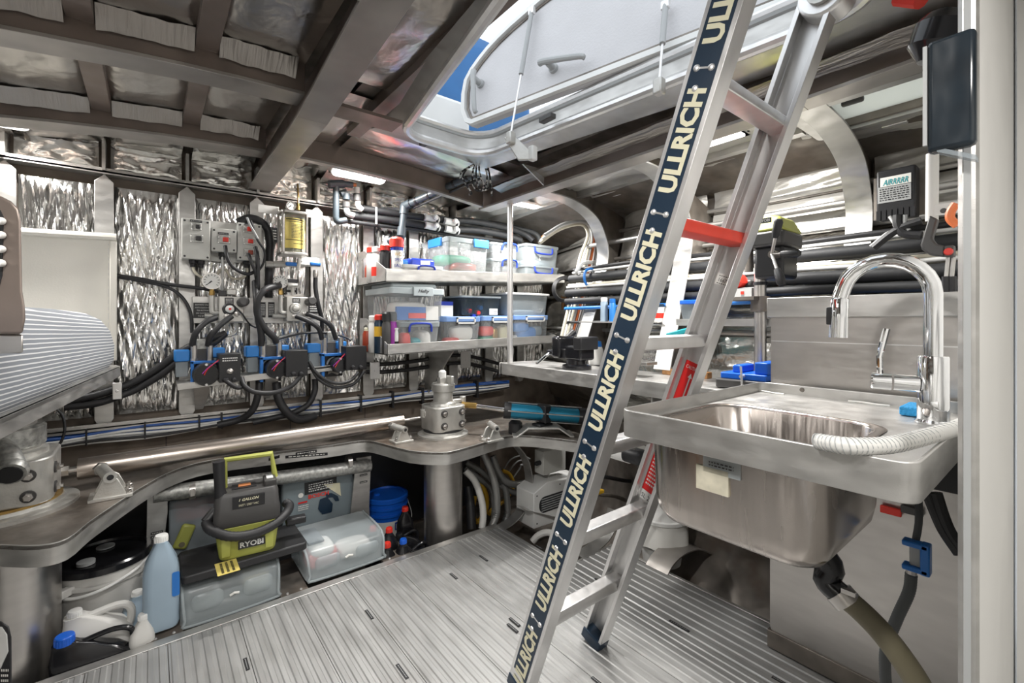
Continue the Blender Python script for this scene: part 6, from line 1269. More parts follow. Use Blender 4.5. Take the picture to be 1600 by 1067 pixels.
def lhandle(px, py, tip):
    p = onlid(px, py); q = onlid(*tip, .05); 
    MB().lathe([(.020, 0), (.020, .012), (.014, .014), (.014, .05)], p, n_, 14).build('handle_boss', 'wire_grey', t)
    P = curve([p + n_ * .05 - (q - p - n_ * .05) * .25, p + n_ * .055, q, q + (q - p).normalized() * .02 - n_ * .02], 5)
    MB().tube(P, [.014 - .005 * k / len(P) for k in range(len(P))], 10).build('lid_handle', 'wire_grey', t)
lhandle(752, 132, (741, 168)); lhandle(866, 108, (904, 88))
def strut(top, bot, label, dep):
    p, q = onlid(*top, .03), at(*bot, D=dep); s = thing('gas_strut', label, 'gas strut', q, 0, 'gas struts holding the hatch lid')
    MB().cyl(p, p.lerp(q, .52), .010, 12).build('strut_cylinder', 'wire_grey', s); MB().cyl(p.lerp(q, .5), q, .0045, 8).build('strut_rod', 'alu_bright', s)
    MB().box(p, (.02, .03, .03)).build('strut_eye', 'alu_bright', s, bevel=.004)
    MB().box(q + V((.0, 0, -.015)), (.03, .03, .05)).build('strut_foot', 'alu_cast', s, bevel=.005)
    return s, q
s_, q = strut((831, 18), (798, 210), 'gas strut at the aft end of the hatch lid', 1.85)
MB().prism([q + V((-.02, .02, -.01)), q + V((.02, -.0, -.0)), q + V((.07, -.05, -.07)), q + V((.07, -.05, -.10)), q + V((.03, -.01, -.10))], (.012, .010, 0)).build('strut_bracket', 'alu_cast', s_, bevel=.003)
MB().box(q + V((.075, -.05, -.075)), (.03, .03, .06)).build('strut_clamp', 'wire_white', s_, bevel=.006)
strut((1040, 8), (1030, 128), 'gas strut beside the left ladder rail', 1.42)
for k, (px, py) in enumerate(((858, 186), (1116, 91), (668, 223))):
    tag(MB().box(at(px, py, Z=1.975) + V((-.01, 0, .0)), (.03, .07, .02)).build('hatch_catch', 'charcoal', bevel=.003), ['black catch on the rim below the lid', 'black catch on the rim behind the ladder', 'small black catch at the hatch corner'][k], 'catch', 'catches on the hatch rim')
tag(MB().box(at(1112, 60, Z=2.14) + V((0, 0, .02)), (.03, .06, .05)).build('lid_hinge', 'alu_bright', bevel=.005), 'aluminium hinge of the hatch lid behind the ladder', 'hinge')
# outside: cockpit seat with a blue cover and white frame beyond the hatch
t = thing('cockpit_cover', 'bright blue fabric cover seen through the hatch', 'cover', (1.3, 2.35, 2.2))
MB().loft([[V((x, y, z)) for x, y in rrect(1.08 + o, 1.9 - o, 2.15 + o, 2.75 - o, .06, 4)] for z, o in ((2.2, 0), (2.75, .02), (2.85, .08))]).build('cover_cloth', 'blue_cover', t)
t = thing('cockpit_coaming', 'white moulded cockpit coaming seen through the hatch', 'coaming', (.9, 2.1, 2.1))
MB().bx(.70, 1.30, 1.98, 2.06, 2.10, 2.30).bx(.70, .78, 1.98, 2.5, 2.10, 2.42).build('coaming_wall', 'white', t, bevel=.02); MB().tube([(1.0, 2.0, 2.28), (1.02, 2.0, 2.55)], .02, 10).build('coaming_post', 'wire_white', t)
# closed side-deck hatch
za = 1.905
A_, B_, C_, D_ = at(1243, 178, Z=za), at(1450, 92, Z=za), at(1450, 185, Z=za), at(1296, 222, Z=za)
hx0, hx1, hy0, hy1 = 1.665, 2.0, .12, .63
t = thing('deck_hatch', 'closed deck hatch with frosted pane and aluminium frame', 'deck hatch', ((hx0 + hx1) / 2, (hy0 + hy1) / 2, 1.86))
def fr(x0, x1, y0, y1, w_, z0, z1, nm, mt):
    o1, o2 = [V((x, y, 0)) for x, y in rrect(x0, x1, y0, y1, .02, 3)], [V((x, y, 0)) for x, y in rrect(x0 + w_, x1 - w_, y0 + w_, y1 - w_, .012, 3)]
    return MB().loft([[p + V((0, 0, z0)) for p in o1], [p + V((0, 0, z0)) for p in o2], [p + V((0, 0, z1)) for p in o2], [p + V((0, 0, z1)) for p in o1], [p + V((0, 0, z0)) for p in o1]], caps=False).build(nm, mt, t, bevel=.001)
fr(hx0, hx1, hy0, hy1, .035, 1.862, 1.93, 'outer_frame', 'alu'); fr(hx0 + .035, hx1 - .035, hy0 + .035, hy1 - .035, .012, 1.875, 1.92, 'pane_frame', 'alu_dark')
MB().grid(lambda u, v: V((2.0 + .28 * u, .10 + .53 * v, 1.915 - .05 * u - wr(u * .3, v * .5, 6, (20, 5, 1), .015))), 10, 14).build('foil_panel', 'foil_soft', bpy.data.objects['ceiling'], fix=False, smooth=60)
MB().bx(hx0 + .045, hx1 - .045, hy0 + .045, hy1 - .045, 1.90, 1.906).build('pane', 'hatch_glass', t)
MB().box(at(1332, 158, Z=1.885), (.02, .06, .02)).build('catch', 'charcoal', t, bevel=.006)
MB().box(at(1398, 195, Z=1.86), (.025, .07, .006)).build('latch_plate', 'alu_bright', t, bevel=.006)
plate(t, 'maker_label', 'paper', (hx0 - .0005, .33, 1.895), (0, -1, 0), (0, 0, 1), .10, .02, .0006); printed_lines(t, 'charcoal', (hx0 - .001, .33, 1.895), (0, -1, 0), (0, 0, 1), .09, .015, 2)
# controller box
X_ = 2.0; bb = xbox(1369, 262, 1431, 340, X_, .06)
t = thing('controller_box', 'black finned controller box with two white labels on the hull side', 'controller', (X_ + .03, (bb[2] + bb[3]) / 2, bb[4]))
MB().bx(*bb).build('case', 'black', t, bevel=.006)
for k in range(7): y = bb[2] + (bb[3] - bb[2]) * (k + .5) / 7; MB().bx(X_ - .006, X_ + .004, y - .006, y + .006, bb[4] - .004, bb[4] + .03).build('fin', 'black', t)
c1, c2 = at(1399, 282, X=X_ - .0008), at(1397, 302, X=X_ - .0008); W = (bb[3] - bb[2]) * .78
pl1 = plate(t, 'name_label', 'paper', c1, (0, -1, 0), (0, 0, 1), W, .034, .001, lift=.0); text('AIRRRRR', 'teal', pl1, c1 - V((.0008, 0, .002)), (0, -1, 0), (0, 0, 1), wid=W * .82, hgt=.020, shear=.3, bold=.01, lift=.001)
pl2 = plate(t, 'data_label', 'wire_grey', c2, (0, -1, 0), (0, 0, 1), W * 1.08, .056, .001); printed_lines(pl2, 'black', c2 - V((.0008, 0, 0)), (0, -1, 0), (0, 0, 1), W * .95, .045, 6)
MB().bx(X_ + .055, X_ + .07, bb[2] - .02, bb[3] + .02, bb[4] + .01, bb[5] - .01).build('back_plate', 'alu_dark', t)
for lab, pts, r_, mt in (('thick black cable below the controller box', [(1402, 336), (1403, 352), (1413, 365), (1440, 368)], .014, 'rubber'), ('grey cable below the controller box', [(1414, 336), (1414, 350), (1420, 360)], .007, 'wire_grey'), ('white cable leaving the controller box to the left', [(1390, 338), (1398, 350), (1402, 357), (1385, 365), (1360, 385)], .005, 'wire_white'), ('black cable running down behind the tap', [(1440, 345), (1410, 355), (1388, 368), (1365, 387)], .013, 'rubber')):
    tag(MB().tube(curve([at(a, b, X=X_ - .01) for a, b in pts], 5), r_, 8).build('cable', mt), lab, 'cable')
# pipes and cable runs along the hull (fore-aft)
def run(lab, z, x, r_, mt, y0=.12, y1=2.0, wob=.006, cat='pipe', nm='hull_pipe'):
    P = [V((x + wob * noise.noise(V((y * 3, z * 9, 1))), y, z + wob * 1.5 * noise.noise(V((y * 2.2, z * 7, 4))))) for y in [y0 + (y1 - y0) * k / 14 for k in range(15)]]
    return tag(MB().tube(P, r_, 9).build(nm, mt, smooth=60), lab, cat, 'pipes and cables along the hull side')
run('thick black lagged pipe along the hull, upper one', 1.435, 2.06, .026, 'pipe_wrap'); run('thick black lagged pipe along the hull, second one', 1.345, 2.03, .026, 'pipe_wrap'); run('thick black lagged pipe along the hull, lowest one', 1.295, 2.02, .020, 'pipe_wrap')
run('black cable above the lagged pipes on the hull', 1.495, 2.09, .011, 'rubber', cat='cable'); run('bright blue pipe below the lagged pipes', 1.255, 2.01, .010, 'blue'); run('white cable on top of the lagged pipes', 1.475, 2.08, .008, 'wire_white', cat='cable'); run('pale cable run between the lagged pipes, upper', 1.395, 2.045, .009, 'wire_beige', cat='cable'); run('pale cable run between the lagged pipes, lower', 1.382, 2.03, .008, 'wire_white', cat='cable')
run('bare aluminium pipe high on the hull side', 1.655, 2.20, .014, 'alu', wob=.001)
run('slim bare pipe along the hull below the stringers', 1.17, 2.02, .008, 'rubber', cat='cable')
# hull shelf with bottles, between the ring frames
t = thing('hull_shelf', 'thin aluminium hull shelf with bottles behind the ladder', 'shelf', (1.98, 1.2, 1.17))
for y0, y1 in ((1.27, 1.78), (.66, 1.17)): MB().bx(1.90, 2.06, y0, y1, 1.165, 1.172).build('shelf_plate', 'alu', t)
MB().bx(1.896, 1.902, .66, 1.17, 1.155, 1.185).build('shelf_lip', 'alu', t)
for lab, px, w_, h_, mt, cap, X, col in (('white jar with blue lid on the hull shelf', 1030, .05, .085, 'paper', 'navy', 1.95, 'red'), ('small clear jar left on the hull shelf', 1017, .04, .07, 'bottle_white', 'wire_grey', 1.96, None), ('blue and white aerosol behind the left rail', 944, .04, .13, 'bottle_blue', 'white', 1.96, None), ('blue bottle close to the left rail', 957, .035, .12, 'blue_pump', 'blue', 1.95, None)):
    p = at(px, 450, X=X); q = thing('jar', lab, 'bottle', (X, p.y, 1.172), 0, 'small bottles on the hull shelf')
    MB().lathe([(w_ * .48, 0), (w_ * .5, .004), (w_ * .5, h_ * .8), (w_ * .42, h_ * .84)], n=18).build('jar_body', mt, q, local=True); MB().lathe([(w_ * .46, h_ * .84), (w_ * .46, h_), (w_ * .4, h_ * 1.02)], n=18).build('jar_lid', cap, q, local=True)
    if col: MB().lathe([(w_ * .505, h_ * .2), (w_ * .505, h_ * .5)], n=18, caps=False).build('jar_band', col, q, local=True)
p = at(1087, 445, X=1.97); q = thing('storage_box', 'small clear tub with blue clip on the hull shelf', 'storage box', (1.97, p.y, 1.172)); frustum(MB(), -.05, .05, -.06, .06, 0, .085).build('box_body', 'clear_dim', q, local=True); MB().bx(-.055, .055, -.04, .05, .08, .10).build('lid_clip', 'blue_can', q, local=True, bevel=.004)
bb = xbox(1143, 449, 1179, 466, 1.90, .10); q = thing('power_outlet', 'grey twin socket outlet with a red button', 'socket outlet', (1.95, (bb[2] + bb[3]) / 2, bb[4])); MB().bx(*bb).build('outlet_body', 'charcoal', q, bevel=.004); fp2 = MB().bx(1.897, 1.902, bb[2] + .01, bb[3] - .01, bb[4] + .004, bb[5] - .004).build('face_plate', 'wire_grey', q)
MB().box((1.896, (bb[2] + bb[3]) / 2, (bb[4] + bb[5]) / 2), (.004, .012, .012)).build('reset_button', 'red', q)
tag(MB().lathe([(.03, 0), (.035, .02), (.03, .05), (.012, .06)], at(1147, 447, X=1.93), (-.2, -.6, .5), 14).build('hand_torch', 'red'), 'red torch lying above the socket outlet', 'torch')
tag(MB().box(at(1160, 444, X=1.96), (.06, .10, .03)).build('hand_tool', 'charcoal', bevel=.008), 'dark tool handle above the socket outlet', 'tool')
# drill press
cp = at(1188, 500, X=1.86); px_, py_ = 1.86, cp.y
t = thing('drill_press', 'bench drill press with green head and steel column', 'drill press', (px_, py_, .93))
MB().bx(px_ - .09, px_ + .07, py_ - .09, py_ + .09, .93, .945).build('base_plate', 'charcoal', t, bevel=.004)
MB().cyl((px_, py_, .945), (px_, py_, 1.40), .0215, 18).build('column', 'steel_sheet', t)
MB().lathe([(.034, -.03), (.034, .03)], (px_, py_, at(1188, 475, X=1.86).z), n=16).box((px_ - .02, py_ + .09, at(1175, 467, X=1.86).z), (.12, .20, .012)).build('work_table', 'alu_dark', t)
MB().lathe([(.026, -.006), (.026, .006)], (px_, py_, at(1190, 443, X=1.86).z), n=16).build('column_collar', 'black', t)
hz0, hz1 = at(1200, 365, X=1.80).z, at(1200, 338, X=1.80).z
ya, yb_ = at(1182, 360, X=1.76).y, at(1228, 360, X=1.76).y
MB().bx(1.74, 1.92, yb_, ya + .03, hz0 - .055, hz0 + .0).build('head_casting', 'charcoal', t, bevel=.010)
MB().bx(1.76, 1.90, yb_ + .01, ya + .01, hz0 - .17, hz0 - .05).build('motor_housing', 'black', t, bevel=.012)
MB().hexa([(1.74, yb_ + .0, hz0), (1.92, yb_ + .0, hz0), (1.92, ya + .03, hz0), (1.74, ya + .03, hz0), (1.77, yb_ + .025, hz1 - .01), (1.90, yb_ + .025, hz1 - .01), (1.90, ya + .02, hz1 + .01), (1.77, ya + .02, hz1 + .01)]).build('belt_cover', 'lime', t, bevel=.008)
pc = at(1196, 345, X=1.745); plb = plate(t, 'name_plate', 'black', pc + V((-.004, 0, 0)), (0, -1, 0), (0, 0, 1), .045, .018, .002); text('RYOBI', 'white', plb, pc + V((-.0065, 0, 0)), (0, -1, 0), (0, 0, 1), wid=.036, hgt=.010)
hub = at(1206, 397, X=1.72); MB().cyl(hub + V((.08, 0, 0)), hub, .014, 12).build('feed_shaft', 'alu_dark', t)
for tip in ((1214, 358), (1234, 396), (1218, 432)):
    q = at(*tip, X=1.70); hdl = MB().cyl(hub, q, .0055, 8).build('feed_lever', 'steel_sheet', t); dv = (q - hub).normalized(); MB().tube([q - dv * .03, q - dv * .01, q + dv * .025, q + dv * .035], [.010, .014, .015, .010], 12).build('lever_grip', 'black', hdl)
MB().cyl(at(1170, 380, X=1.80), at(1170, 425, X=1.80), .016, 12).build('quill', 'alu_dark', t)
# small blue vice on the bench
vp = at(1170, 592, Z=.93); vx_, vy_ = 1.72, at(1170, 585, X=1.70).y
t = thing('drill_vice', 'small blue drill vice on the bench beside the splashback', 'vice', (vx_, vy_, .93), R(0))
MB().bx(-.07, .09, -.085, .10, 0, .035).build('vice_base', 'charcoal', t, local=True, bevel=.006); MB().bx(-.06, .08, -.075, .085, .035, .058).build('vice_bed', 'blue_can', t, local=True, bevel=.004)
MB().bx(-.045, .075, -.075, -.03, .058, .10).build('fixed_jaw', 'blue_can', t, local=True, bevel=.004); MB().bx(-.04, .07, .02, .05, .058, .085).build('moving_jaw', 'blue_can', t, local=True, bevel=.004)
MB().cyl((-.085, .0, .05), (-.055, .0, .05), .006, 8).cyl((-.082, -.005, .01), (-.082, .0, .085), .004, 8).build('screw_handle', 'alu_bright', t, local=True)
tag(MB().bx(1.86, 1.90, 1.0, 1.22, .9285, .955).build('wood_block', 'wood', bevel=.002), 'small wooden block on the bench left of the blue vice', 'block')
# black bench vice
vp = at(897, 574, Z=.93); vb = (1.72, at(897, 560, X=1.70).y, .93)
t = thing('bench_vice', 'black bench vice with long handle at the aft end of the bench', 'vice', vb, R(0))
MB().lathe([(.075, 0), (.075, .018), (.055, .025), (.05, .05)], n=24).build('swivel_base', 'black_gloss', t, local=True)
MB().bx(-.05, .06, -.07, .04, .045, .12).build('vice_body', 'black_gloss', t, local=True, bevel=.012); MB().bx(-.06, .07, -.085, -.03, .10, .165).build('fixed_jaw', 'black', t, local=True, bevel=.006)
MB().bx(-.04, .05, .03, .12, .05, .10).build('slide_bar', 'black', t, local=True, bevel=.004); MB().bx(-.06, .07, .07, .13, .05, .165).build('moving_jaw', 'black_gloss', t, local=True, bevel=.014)
MB().bx(-.045, .055, -.035, -.025, .13, .165).build('jaw_plate', 'galvanised', t, local=True)
MB().cyl((-.02, .13, .075), (-.02, .19, .075), .016, 12).build('screw_boss', 'black_gloss', t, local=True); MB().tube([(-.12, .175, .02), (.09, .175, .14)], .008, 10).build('handle_bar', 'chrome', t, local=True); MB().tube([(.06, .175, .122), (.16, .175, .18)], [.014, .020], 12).build('handle_grip', 'black', t, local=True)
# cable loom sweeping down behind the aft ring frame
CG = 'cable loom behind the aft ring frame'
for k, (dx, mt) in enumerate(((-7, 'wire_beige'), (-2, 'wire_white'), (2, 'wire_beige'), (6, 'wire_white'), (10, 'orange'), (13, 'wire_white'), (17, 'wire_grey'))):
    pts = [(845 + dx * .3, 376 - dx * .5), (878 + dx * .4, 355 - dx * .4), (912 + dx * .5, 350 - dx * .1), (922 + dx * .5, 368), (914 + dx, 400), (905 + dx, 440), (893 + dx, 490), (884 + dx * .9, 525)]
    tag(MB().tube(curve([at(a, b, Y=1.98 + .012 * (k % 3)) for a, b in pts], 4), .0105 if k % 2 == 0 else .0085, 7).build('loom_cable', mt), ['leftmost beige cable of the loom', 'first white cable of the loom beside the beige one', 'second beige cable of the loom', 'second white cable in the middle of the loom', 'orange cable in the loom', 'white cable right of the orange one in the loom', 'grey rightmost cable of the loom'][k] + ' behind the ring frame', 'cable', CG)
tag(MB().tube(curve([at(a, b, Y=1.93) for a, b in [(900, 425), (910, 412), (925, 410), (935, 411)]], 4), .012, 8).build('loom_cable', 'wire_white'), 'white cable branching right from the loom', 'cable')
for k in range(3):
    tag(MB().tube(curve([at(871 + 14 * math.cos(a) * (1 + .12 * k) + 10, 452 + 16 * math.sin(a) * (1 + .1 * k), Y=2.15 + .02 * k) for a in [R(30 * j) for j in range(13)]], 3), .007, 6).build('wire_coil', 'rubber'), ['inner turn of the black wire coil', 'middle turn of the black wire coil', 'outer turn of the black wire coil'][k] + ' right of the shelves', 'wire coil', 'black wire coil')
tag(MB().tube(curve([at(a, b, Y=1.84) for a, b in [(921, 452), (914, 440), (914, 425), (922, 420), (930, 422)]], 4), .008, 7).build('blue_cable', 'blue'), 'blue cable loop left of the ladder rail', 'cable')
p = at(931, 520, Y=1.72); tag(MB().lathe([(.04, 0), (.042, .01), (.042, .08), (.034, .10), (.02, .10)], (p.x, 1.72, .93), n=18).build('pump_jar', 'paper'), 'white jar with blue top on the bench behind the left rail', 'jar'); MB().lathe([(.036, .10), (.03, .13)], (p.x, 1.72, .93), n=16).build('jar_top', 'blue', bpy.data.objects['pump_jar'])
tag(MB().box(at(1063, 520, X=1.88), (.05, .12, .025), MX.Rotation(R(-14), 3, 'X')).build('scrub_brush', 'teal', bevel=.006), 'teal brush wedged behind the ladder above the bench', 'brush')
tag(MB().box(at(985, 566, X=1.70) + V((.02, 0, 0)), (.08, .20, .014)).build('steel_bar', 'steel_sheet', bevel=.002), 'flat steel bar lying on the bench behind the ladder', 'bar')
# conduit, g-clamp, black cloth-covered box at the right
X3 = 1.70; a, b = at(1457, 240, X=X3), at(1456, 345, X=X3); t = thing('conduit', 'pale vertical conduit with a flat bracket behind the tap', 'conduit', b)
MB().cyl(a, b, .014, 12).build('pipe', 'panel_white', t); MB().bx(X3 - .012, X3 - .006, .10, at(1452, 330, X=X3).y, at(1470, 337, X=X3).z, at(1470, 320, X=X3).z).build('bracket', 'panel_white', t); MB().lathe([(.007, 0), (.005, .004)], at(1474, 329, X=X3 - .012), (-1, 0, 0), 10).build('bracket_screw', 'charcoal', t)
X4 = 1.62; t = thing('bar_clamp', 'black angled clamp with a red button hanging behind the tap', 'clamp', at(1460, 395, X=X4))
MB().prism([at(a, b, X=X4) for a, b in [(1452, 336), (1465, 342), (1456, 372), (1463, 381), (1476, 384), (1476, 401), (1452, 398), (1440, 390), (1438, 382)]], (.03, 0, 0)).build('clamp_body', 'charcoal', t, bevel=.004)
MB().bx(*xbox(1475, 383, 1490, 401, X4 - .002, .034)).build('clamp_foot', 'charcoal', t, bevel=.003); MB().lathe([(.010, 0), (.008, .006)], at(1482, 393, X=X4 - .002), (-1, 0, 0), 10).build('release_button', 'red', t)
for px in (1478, 1486): MB().cyl(at(px + 4, 402, X=X4 + .02), at(px, 440, X=X4 + .02), .005, 8).build('clamp_rod', 'alu', t)
for px in (1478, 1488): MB().cyl(at(px, 432, X=X4 + .02), at(px, 456, X=X4 + .02), .009, 10).build('clamp_grip', 'black', t)
tag(MB().tube(curve([at(a, b, X=1.60) for a, b in [(1494, 318), (1486, 330), (1485, 342), (1496, 352)]], 4), .010, 10).build('orange_hose', 'orange'), 'orange hose end by the door frame above the clamp', 'hose')
X5 = .790; t = thing('hanging_display', 'black glossy panel in a plastic sleeve clipped to the door frame', 'panel', at(1487, 235, X=X5))
y0, y1 = at(1525, 140, X=X5).y, at(1447, 140, X=X5).y; z0, z1 = at(1447, 240, X=X5).z, at(1447, 66, X=X5).z
MB().bx(X5, X5 + .02, y0, y1, z0, z1).build('panel_body', 'sheet_black', t, bevel=.006); MB().bx(X5 - .002, X5 + .004, y1 - .001, y1 + .003, z0 + .01, z1 - .006).build('panel_edge', 'wire_grey', t)
MB().prism([(X5 + .002, y1 - .01, z0), (X5 + .02, y1 - .01, z0), (X5 + .02, y0, z0 - .02), (X5 + .002, y0, z0 - .02)], (0, 0, .006)).build('sleeve_fold', 'clear_dim', t)
MB().bx(X5 + .018, .834, .092, .098, z0 + .02, z0 + .04).build('mount_clip', 'alu', t)
tag(MB().lathe([(.03, 0), (.045, .02), (.045, .06), (.02, .09)], at(1478, 22, X=1.25), (0, .3, -1), 14).build('hanging_bag', 'black_gloss'), 'black bundle at the top beside the door frame', 'bundle'); tag(MB().tube([at(1405, -4, X=1.35), at(1440, 0, X=1.33)], .018, 10).build('red_grip', 'red'), 'red grip at the very top of the side girder', 'grip')
# under the sink: drain and hoses
d0 = V((1.10, .43, .73)); t = thing('sink_drain', 'black sink drain elbow with a brown hose and clip', 'drain', (1.10, .4, .1))
Pd = [V((1.12, .40, .735)), at(1297, 880, X=1.13), at(1290, 905, X=1.13), at(1312, 928, X=1.13)]
MB().tube(curve(Pd, 4), .024, 14).build('drain_elbow', 'black_gloss', t); MB().lathe([(.034, -.02), (.034, 0)], Pd[0], n=18).build('drain_nut', 'black', t)
MB().lathe([(.028, -.012), (.028, .012)], at(1318, 934, X=1.13), (0, -1, -.9), 16).box(at(1326, 925, X=1.11), (.010, .024, .009)).build('hose_clip', 'steel_sheet', t)
MB().tube(curve([at(1312, 928, X=1.13), at(1340, 950, X=1.13), at(1375, 985, X=1.13), at(1410, 1030, X=1.13), at(1440, 1080, X=1.13), at(1460, 1140, X=1.13)], 6), .022, 14).build('waste_hose', 'hose_green', t)
t = thing('supply_hose', 'black braided supply hose with a bright blue valve under the sink', 'hose', at(1385, 1060, X=1.30))
MB().tube(curve([V((1.34, .235, .92)), at(1436, 800, X=1.30), at(1430, 850, X=1.30)], 4), .007, 10).build('upper_pipe', 'lagging', t)
vb_ = at(1432, 868, X=1.29); MB().box(vb_, (.016, .022, .055)).build('valve_body', 'wire_grey', t, bevel=.004)
MB().box(vb_ + V((-.004, -.016, 0)), (.026, .016, .066)).box(vb_ + V((-.004, 0, .026)), (.026, .044, .012)).box(vb_ + V((-.004, 0, -.026)), (.026, .044, .012)).build('valve_clip', 'blue', t, bevel=.003)
MB().lathe([(.010, 0), (.010, .02)], at(1424, 900, X=1.30), n=10).build('ferrule', 'steel_sheet', t)
P = [at(1424, 896, X=1.30), at(1420, 925, X=1.30), at(1402, 965, X=1.30), at(1385, 1010, X=1.30), at(1383, 1050, X=1.30), at(1388, 1100, X=1.30)]
ribbed('braided_hose', P, .0115, 'lagging', parent=t, pitch=.006, depth=.1)
for k, (px, dy) in enumerate(((1470, 0), (1482, 8))):
    tag(MB().tube(curve([at(px - 20, 770, X=1.28), at(px - 8, 800 + dy, X=1.28), at(px + 6, 830 + dy, X=1.28), at(px + 30, 865, X=1.28)], 4), .0115, 10).build('braided_hose', 'rubber'), ['black braided hose under the counter corner, left one', 'black braided hose under the counter corner, right one'][k], 'hose', 'braided hoses under the counter corner')
# waste bin with liner
wp = at(1035, 893, Z=0); wc = V((1.985, 1.30, -.06)); wp = at(1034, 850, Y=1.38)
t = thing('waste_bin', 'white plastic waste bin with a crumpled white liner by the floor edge', 'waste bin', (wp.x, 1.38, -.08))
MB().lathe([(.095, 0), (.115, .17)], n=32).build('bin_body', 'white', t, local=True)
def lin(u, v):
    a = 2 * math.pi * u; z = .24 - .13 * v; r_ = .122 + .012 * v * (1 + .6 * noise.noise(V((math.cos(a) * 3, math.sin(a) * 3, v * 2)))); return V((math.cos(a) * r_, math.sin(a) * r_, z + .02 * noise.noise(V((math.cos(a) * 2, math.sin(a) * 2, 5))) * v))
MB().grid(lin, 48, 6).build('bin_liner', 'paper', t, local=True, fix=False, smooth=70)
MB().lathe([(.128, .225), (.134, .23), (.134, .245), (.125, .25), (.11, .285), (.09, .33), (.06, .345), (.001, .347)], n=32).build('bin_lid', 'white', t, local=True)
# small gear seen between ladder and sink
tag(MB().box(at(992, 712, X=1.62), (.08, .10, .06)).build('black_pouch', 'rubber', bevel=.02), 'black pouch hanging under the bench behind the ladder', 'pouch')
tag(MB().tube([at(1003, 735, X=1.62), at(985, 790, X=1.66), at(972, 830, X=1.68)], .008, 8).build('black_strut', 'rubber'), 'thin black strap below the pouch', 'strap')
for k, (px, py, mt) in enumerate(((932, 742, 'yellow'), (937, 768, 'yellow'))): tag(MB().box(at(px, py, Y=1.75), (.05, .03, .02)).build('cable_tag', mt, bevel=.004), ['yellow cable tag behind the ladder, upper', 'yellow cable tag behind the ladder, lower'][k], 'tag', 'yellow cable tags')
for k, pts in enumerate(([(915, 742), (945, 745), (970, 750), (985, 752)], [(915, 762), (935, 772), (960, 775), (985, 785)])): tag(MB().tube(curve([at(a, b, Y=1.78) for a, b in pts], 4), .012, 8).build('bilge_pipe', ['rubber', 'alu_dark'][k]), ['black pipe low on the hull behind the ladder', 'worn pipe low on the hull under the black one'][k], 'pipe')
tag(MB().lathe([(.05, 0), (.06, .015), (.055, .03)], at(955, 650, X=1.78), n=20).build('terracotta_dish', 'clay'), 'terracotta coloured dish below the bench edge', 'dish')
MB_ = MB().bx(1.62, 1.88, 1.22, 1.52, .56, .57).build('plank_offcut', 'panel_white'); tag(MB_, 'pale board lying under the bench behind the ladder', 'board')
tag(MB().tube([at(906, 716, X=1.60), at(985, 690, X=1.50)], .022, 12).build('rail_tube', 'alu_bright'), 'bright aluminium tube crossing behind the ladder', 'tube')
# ================================================================= PORT SIDE: bunk, backrest, outboard bracket
bz0, bz1 = .945, .985
A_, B_ = at(0, 655, Z=bz1), at(188, 573, Z=bz1)
t = thing('bunk', 'aluminium bunk shelf at the left with a striped mattress overhead of the rudder', 'bunk', (-.6, 1.9, .93)); t['label'] = 'aluminium bunk shelf carrying the striped mattress at the left'
ex = [(A_.x, A_.y), (B_.x, B_.y), (B_.x - .02, B_.y + .12), (-1.2, 2.66), (-1.2, .9), (A_.x - .06, .9)]
MB().prism([(x, y, bz1 - .01) for x, y in ex], (0, 0, .010)).build('bunk_board', 'alu', t)
MB().loft([[V((x, y, bz0)), V((x, y, bz1)), V((x - .008, y, bz1)), V((x - .008, y, bz0))] for x, y in [(A_.x - .06, .9), (A_.x, A_.y), (B_.x, B_.y)]]).build('bunk_edge', 'alu', t, bevel=.001)
mtz = 1.20
t = thing('mattress', 'grey and white striped mattress with rounded end on the bunk', 'mattress', (-.6, 1.9, bz1))
ez = [(A_.x - .02, 1.0), (A_.x - .005, A_.y), (B_.x - .02, B_.y - .02), (B_.x - .05, B_.y + .05), (-1.15, 2.62), (-1.15, 1.0)]
cxm = V((-.65, 1.9, 0))
def mr_(k, z): return [V((cxm.x + (x - cxm.x) * k, cxm.y + (y - cxm.y) * k, z)) for x, y in ez]
def den(ring): 
    out = []
    for i in range(len(ring)):
        a, b = ring[i], ring[(i + 1) % len(ring)]
        for j in range(6): out.append(a.lerp(b, j / 6))
    return out
MB().loft([den(mr_(k, z)) for k, z in ((.97, bz1), (1.0, bz1 + .03), (1.005, bz1 + .09), (.98, bz1 + .15), (.93, bz1 + .195), (.85, bz1 + .222), (.7, bz1 + .235), (.3, bz1 + .24))]).build('mattress_cover', 'stripe', t, smooth=70)
xb1 = at(182, 450, Y=2.68).x; zt_ = at(150, 364, Y=2.68).z
t = thing('vinyl_backrest', 'cream vinyl backrest panel with stitched hem against the aft wall', 'backrest', (xb1 - .5, 2.69, 1.0))
MB().grid(lambda u, v: V((-1.2 + (xb1 + 1.2) * u, 2.675 + .012 * math.sin(v * 3) - .018 * math.exp(-((v - .35) / .12) ** 2) * (1 - u), 1.0 + (zt_ - 1.0) * v - .012 * math.sin(u * 3.1) * v)), 24, 24).build('vinyl_sheet', 'vinyl', t, fix=False)
MB().tube(curve([(-1.2, 2.672, zt_ - .015), (-.7, 2.668, zt_ - .025), (-.4, 2.668, zt_ - .022), (xb1, 2.672, zt_ - .012)], 5), .016, 10).build('top_hem', 'vinyl', t); MB().bx(xb1 - .022, xb1 + .002, 2.664, 2.674, 1.0, zt_ - .03).build('side_hem', 'vinyl', t, bevel=.004)
printed_lines(t, 'panel_white', (xb1 - .026, 2.663, (1.05 + zt_) / 2), (0, 0, 1), (-1, 0, 0), .42, .004, 1, 'stitching')
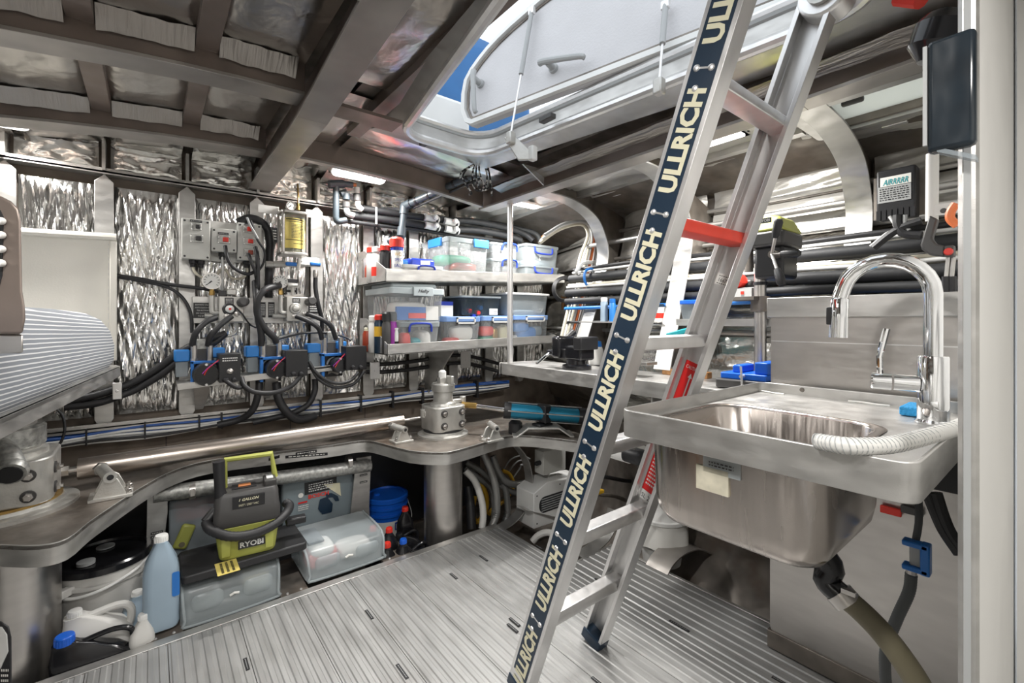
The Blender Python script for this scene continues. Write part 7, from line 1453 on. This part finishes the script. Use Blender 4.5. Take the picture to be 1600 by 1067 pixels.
# outboard bracket, mostly out of frame
Dn = .82; t = thing('outboard_bracket', 'worn grey cast bracket of an outboard motor at the left edge', 'bracket', at(10, 550, D=Dn))
fr_ = V((SP, CP, 0)); rt_ = V((CP, -SP, 0))
poly = [(-40, 500), (-40, 312), (-18, 304), (2, 306), (18, 314), (29, 326), (33, 345), (34, 400), (35, 455), (39, 478), (40, 498), (35, 523), (-40, 523)]
hole_ = [(-12, 335), (0, 328), (5, 338), (3, 430), (-2, 450), (-12, 452)]
MB().prism([at(a, b, D=Dn) for a, b in poly], (at(10, 430, D=Dn + .03) - at(10, 430, D=Dn))).build('bracket_casting', 'alu_beam', t, bevel=.006, seg=3)
MB().prism([at(a, b, D=Dn - .001) for a, b in hole_], fr_ * .002).build('slot', 'black', t)
for k in range(4): MB().lathe([(.001, -.007), (.006, -.004), (.007, 0), (.006, .004), (.001, .007)], at(1, 345 + 22 * k, D=Dn - .006), fr_, 12).build('roller', 'panel_white', t)
MB().prism([at(a, b, D=Dn + .004) for a, b in [(-40, 522), (36, 522), (36, 552), (-40, 553)]], at(10, 540, D=Dn + .03) - at(10, 540, D=Dn)).build('pivot_tube', 'steel_sheet', t, bevel=.004)
mp_ = at(-62, 430, D=Dn + .02); MB().bx(mp_.x - .035, mp_.x + .012, mp_.y - .02, mp_.y + .02, .0, zb(mp_.x) + .06).build('mounting_post', 'wood', t, bevel=.003)
# case at the lower left
Dc = 1.18; t = thing('tool_case', 'white and black case corner at the lower left edge', 'case', at(-20, 1150, D=Dc))
MB().prism([at(a, b, D=Dc) for a, b in [(-80, 968), (2, 970), (14, 978), (18, 995), (20, 1210), (-80, 1210)]], at(0, 1050, D=Dc + .06) - at(0, 1050, D=Dc)).build('case_frame', 'black', t, bevel=.008)
MB().prism([at(a, b, D=Dc - .002) for a, b in [(-80, 978), (2, 980), (10, 992), (12, 1018), (0, 1045), (-80, 1045)]], fr_ * .004).build('case_face', 'white', t)
printed_lines(t, 'paper', at(8, 1055, D=Dc), rt_, (0, 0, 1), .02, .04, 3)

tag(MB().bx(*pbox(880, 462, 908, 520, 2.42, .02)).build('plywood_offcut', 'wood', bevel=.002), 'orange plywood offcut standing behind the right end of the shelves', 'plywood')
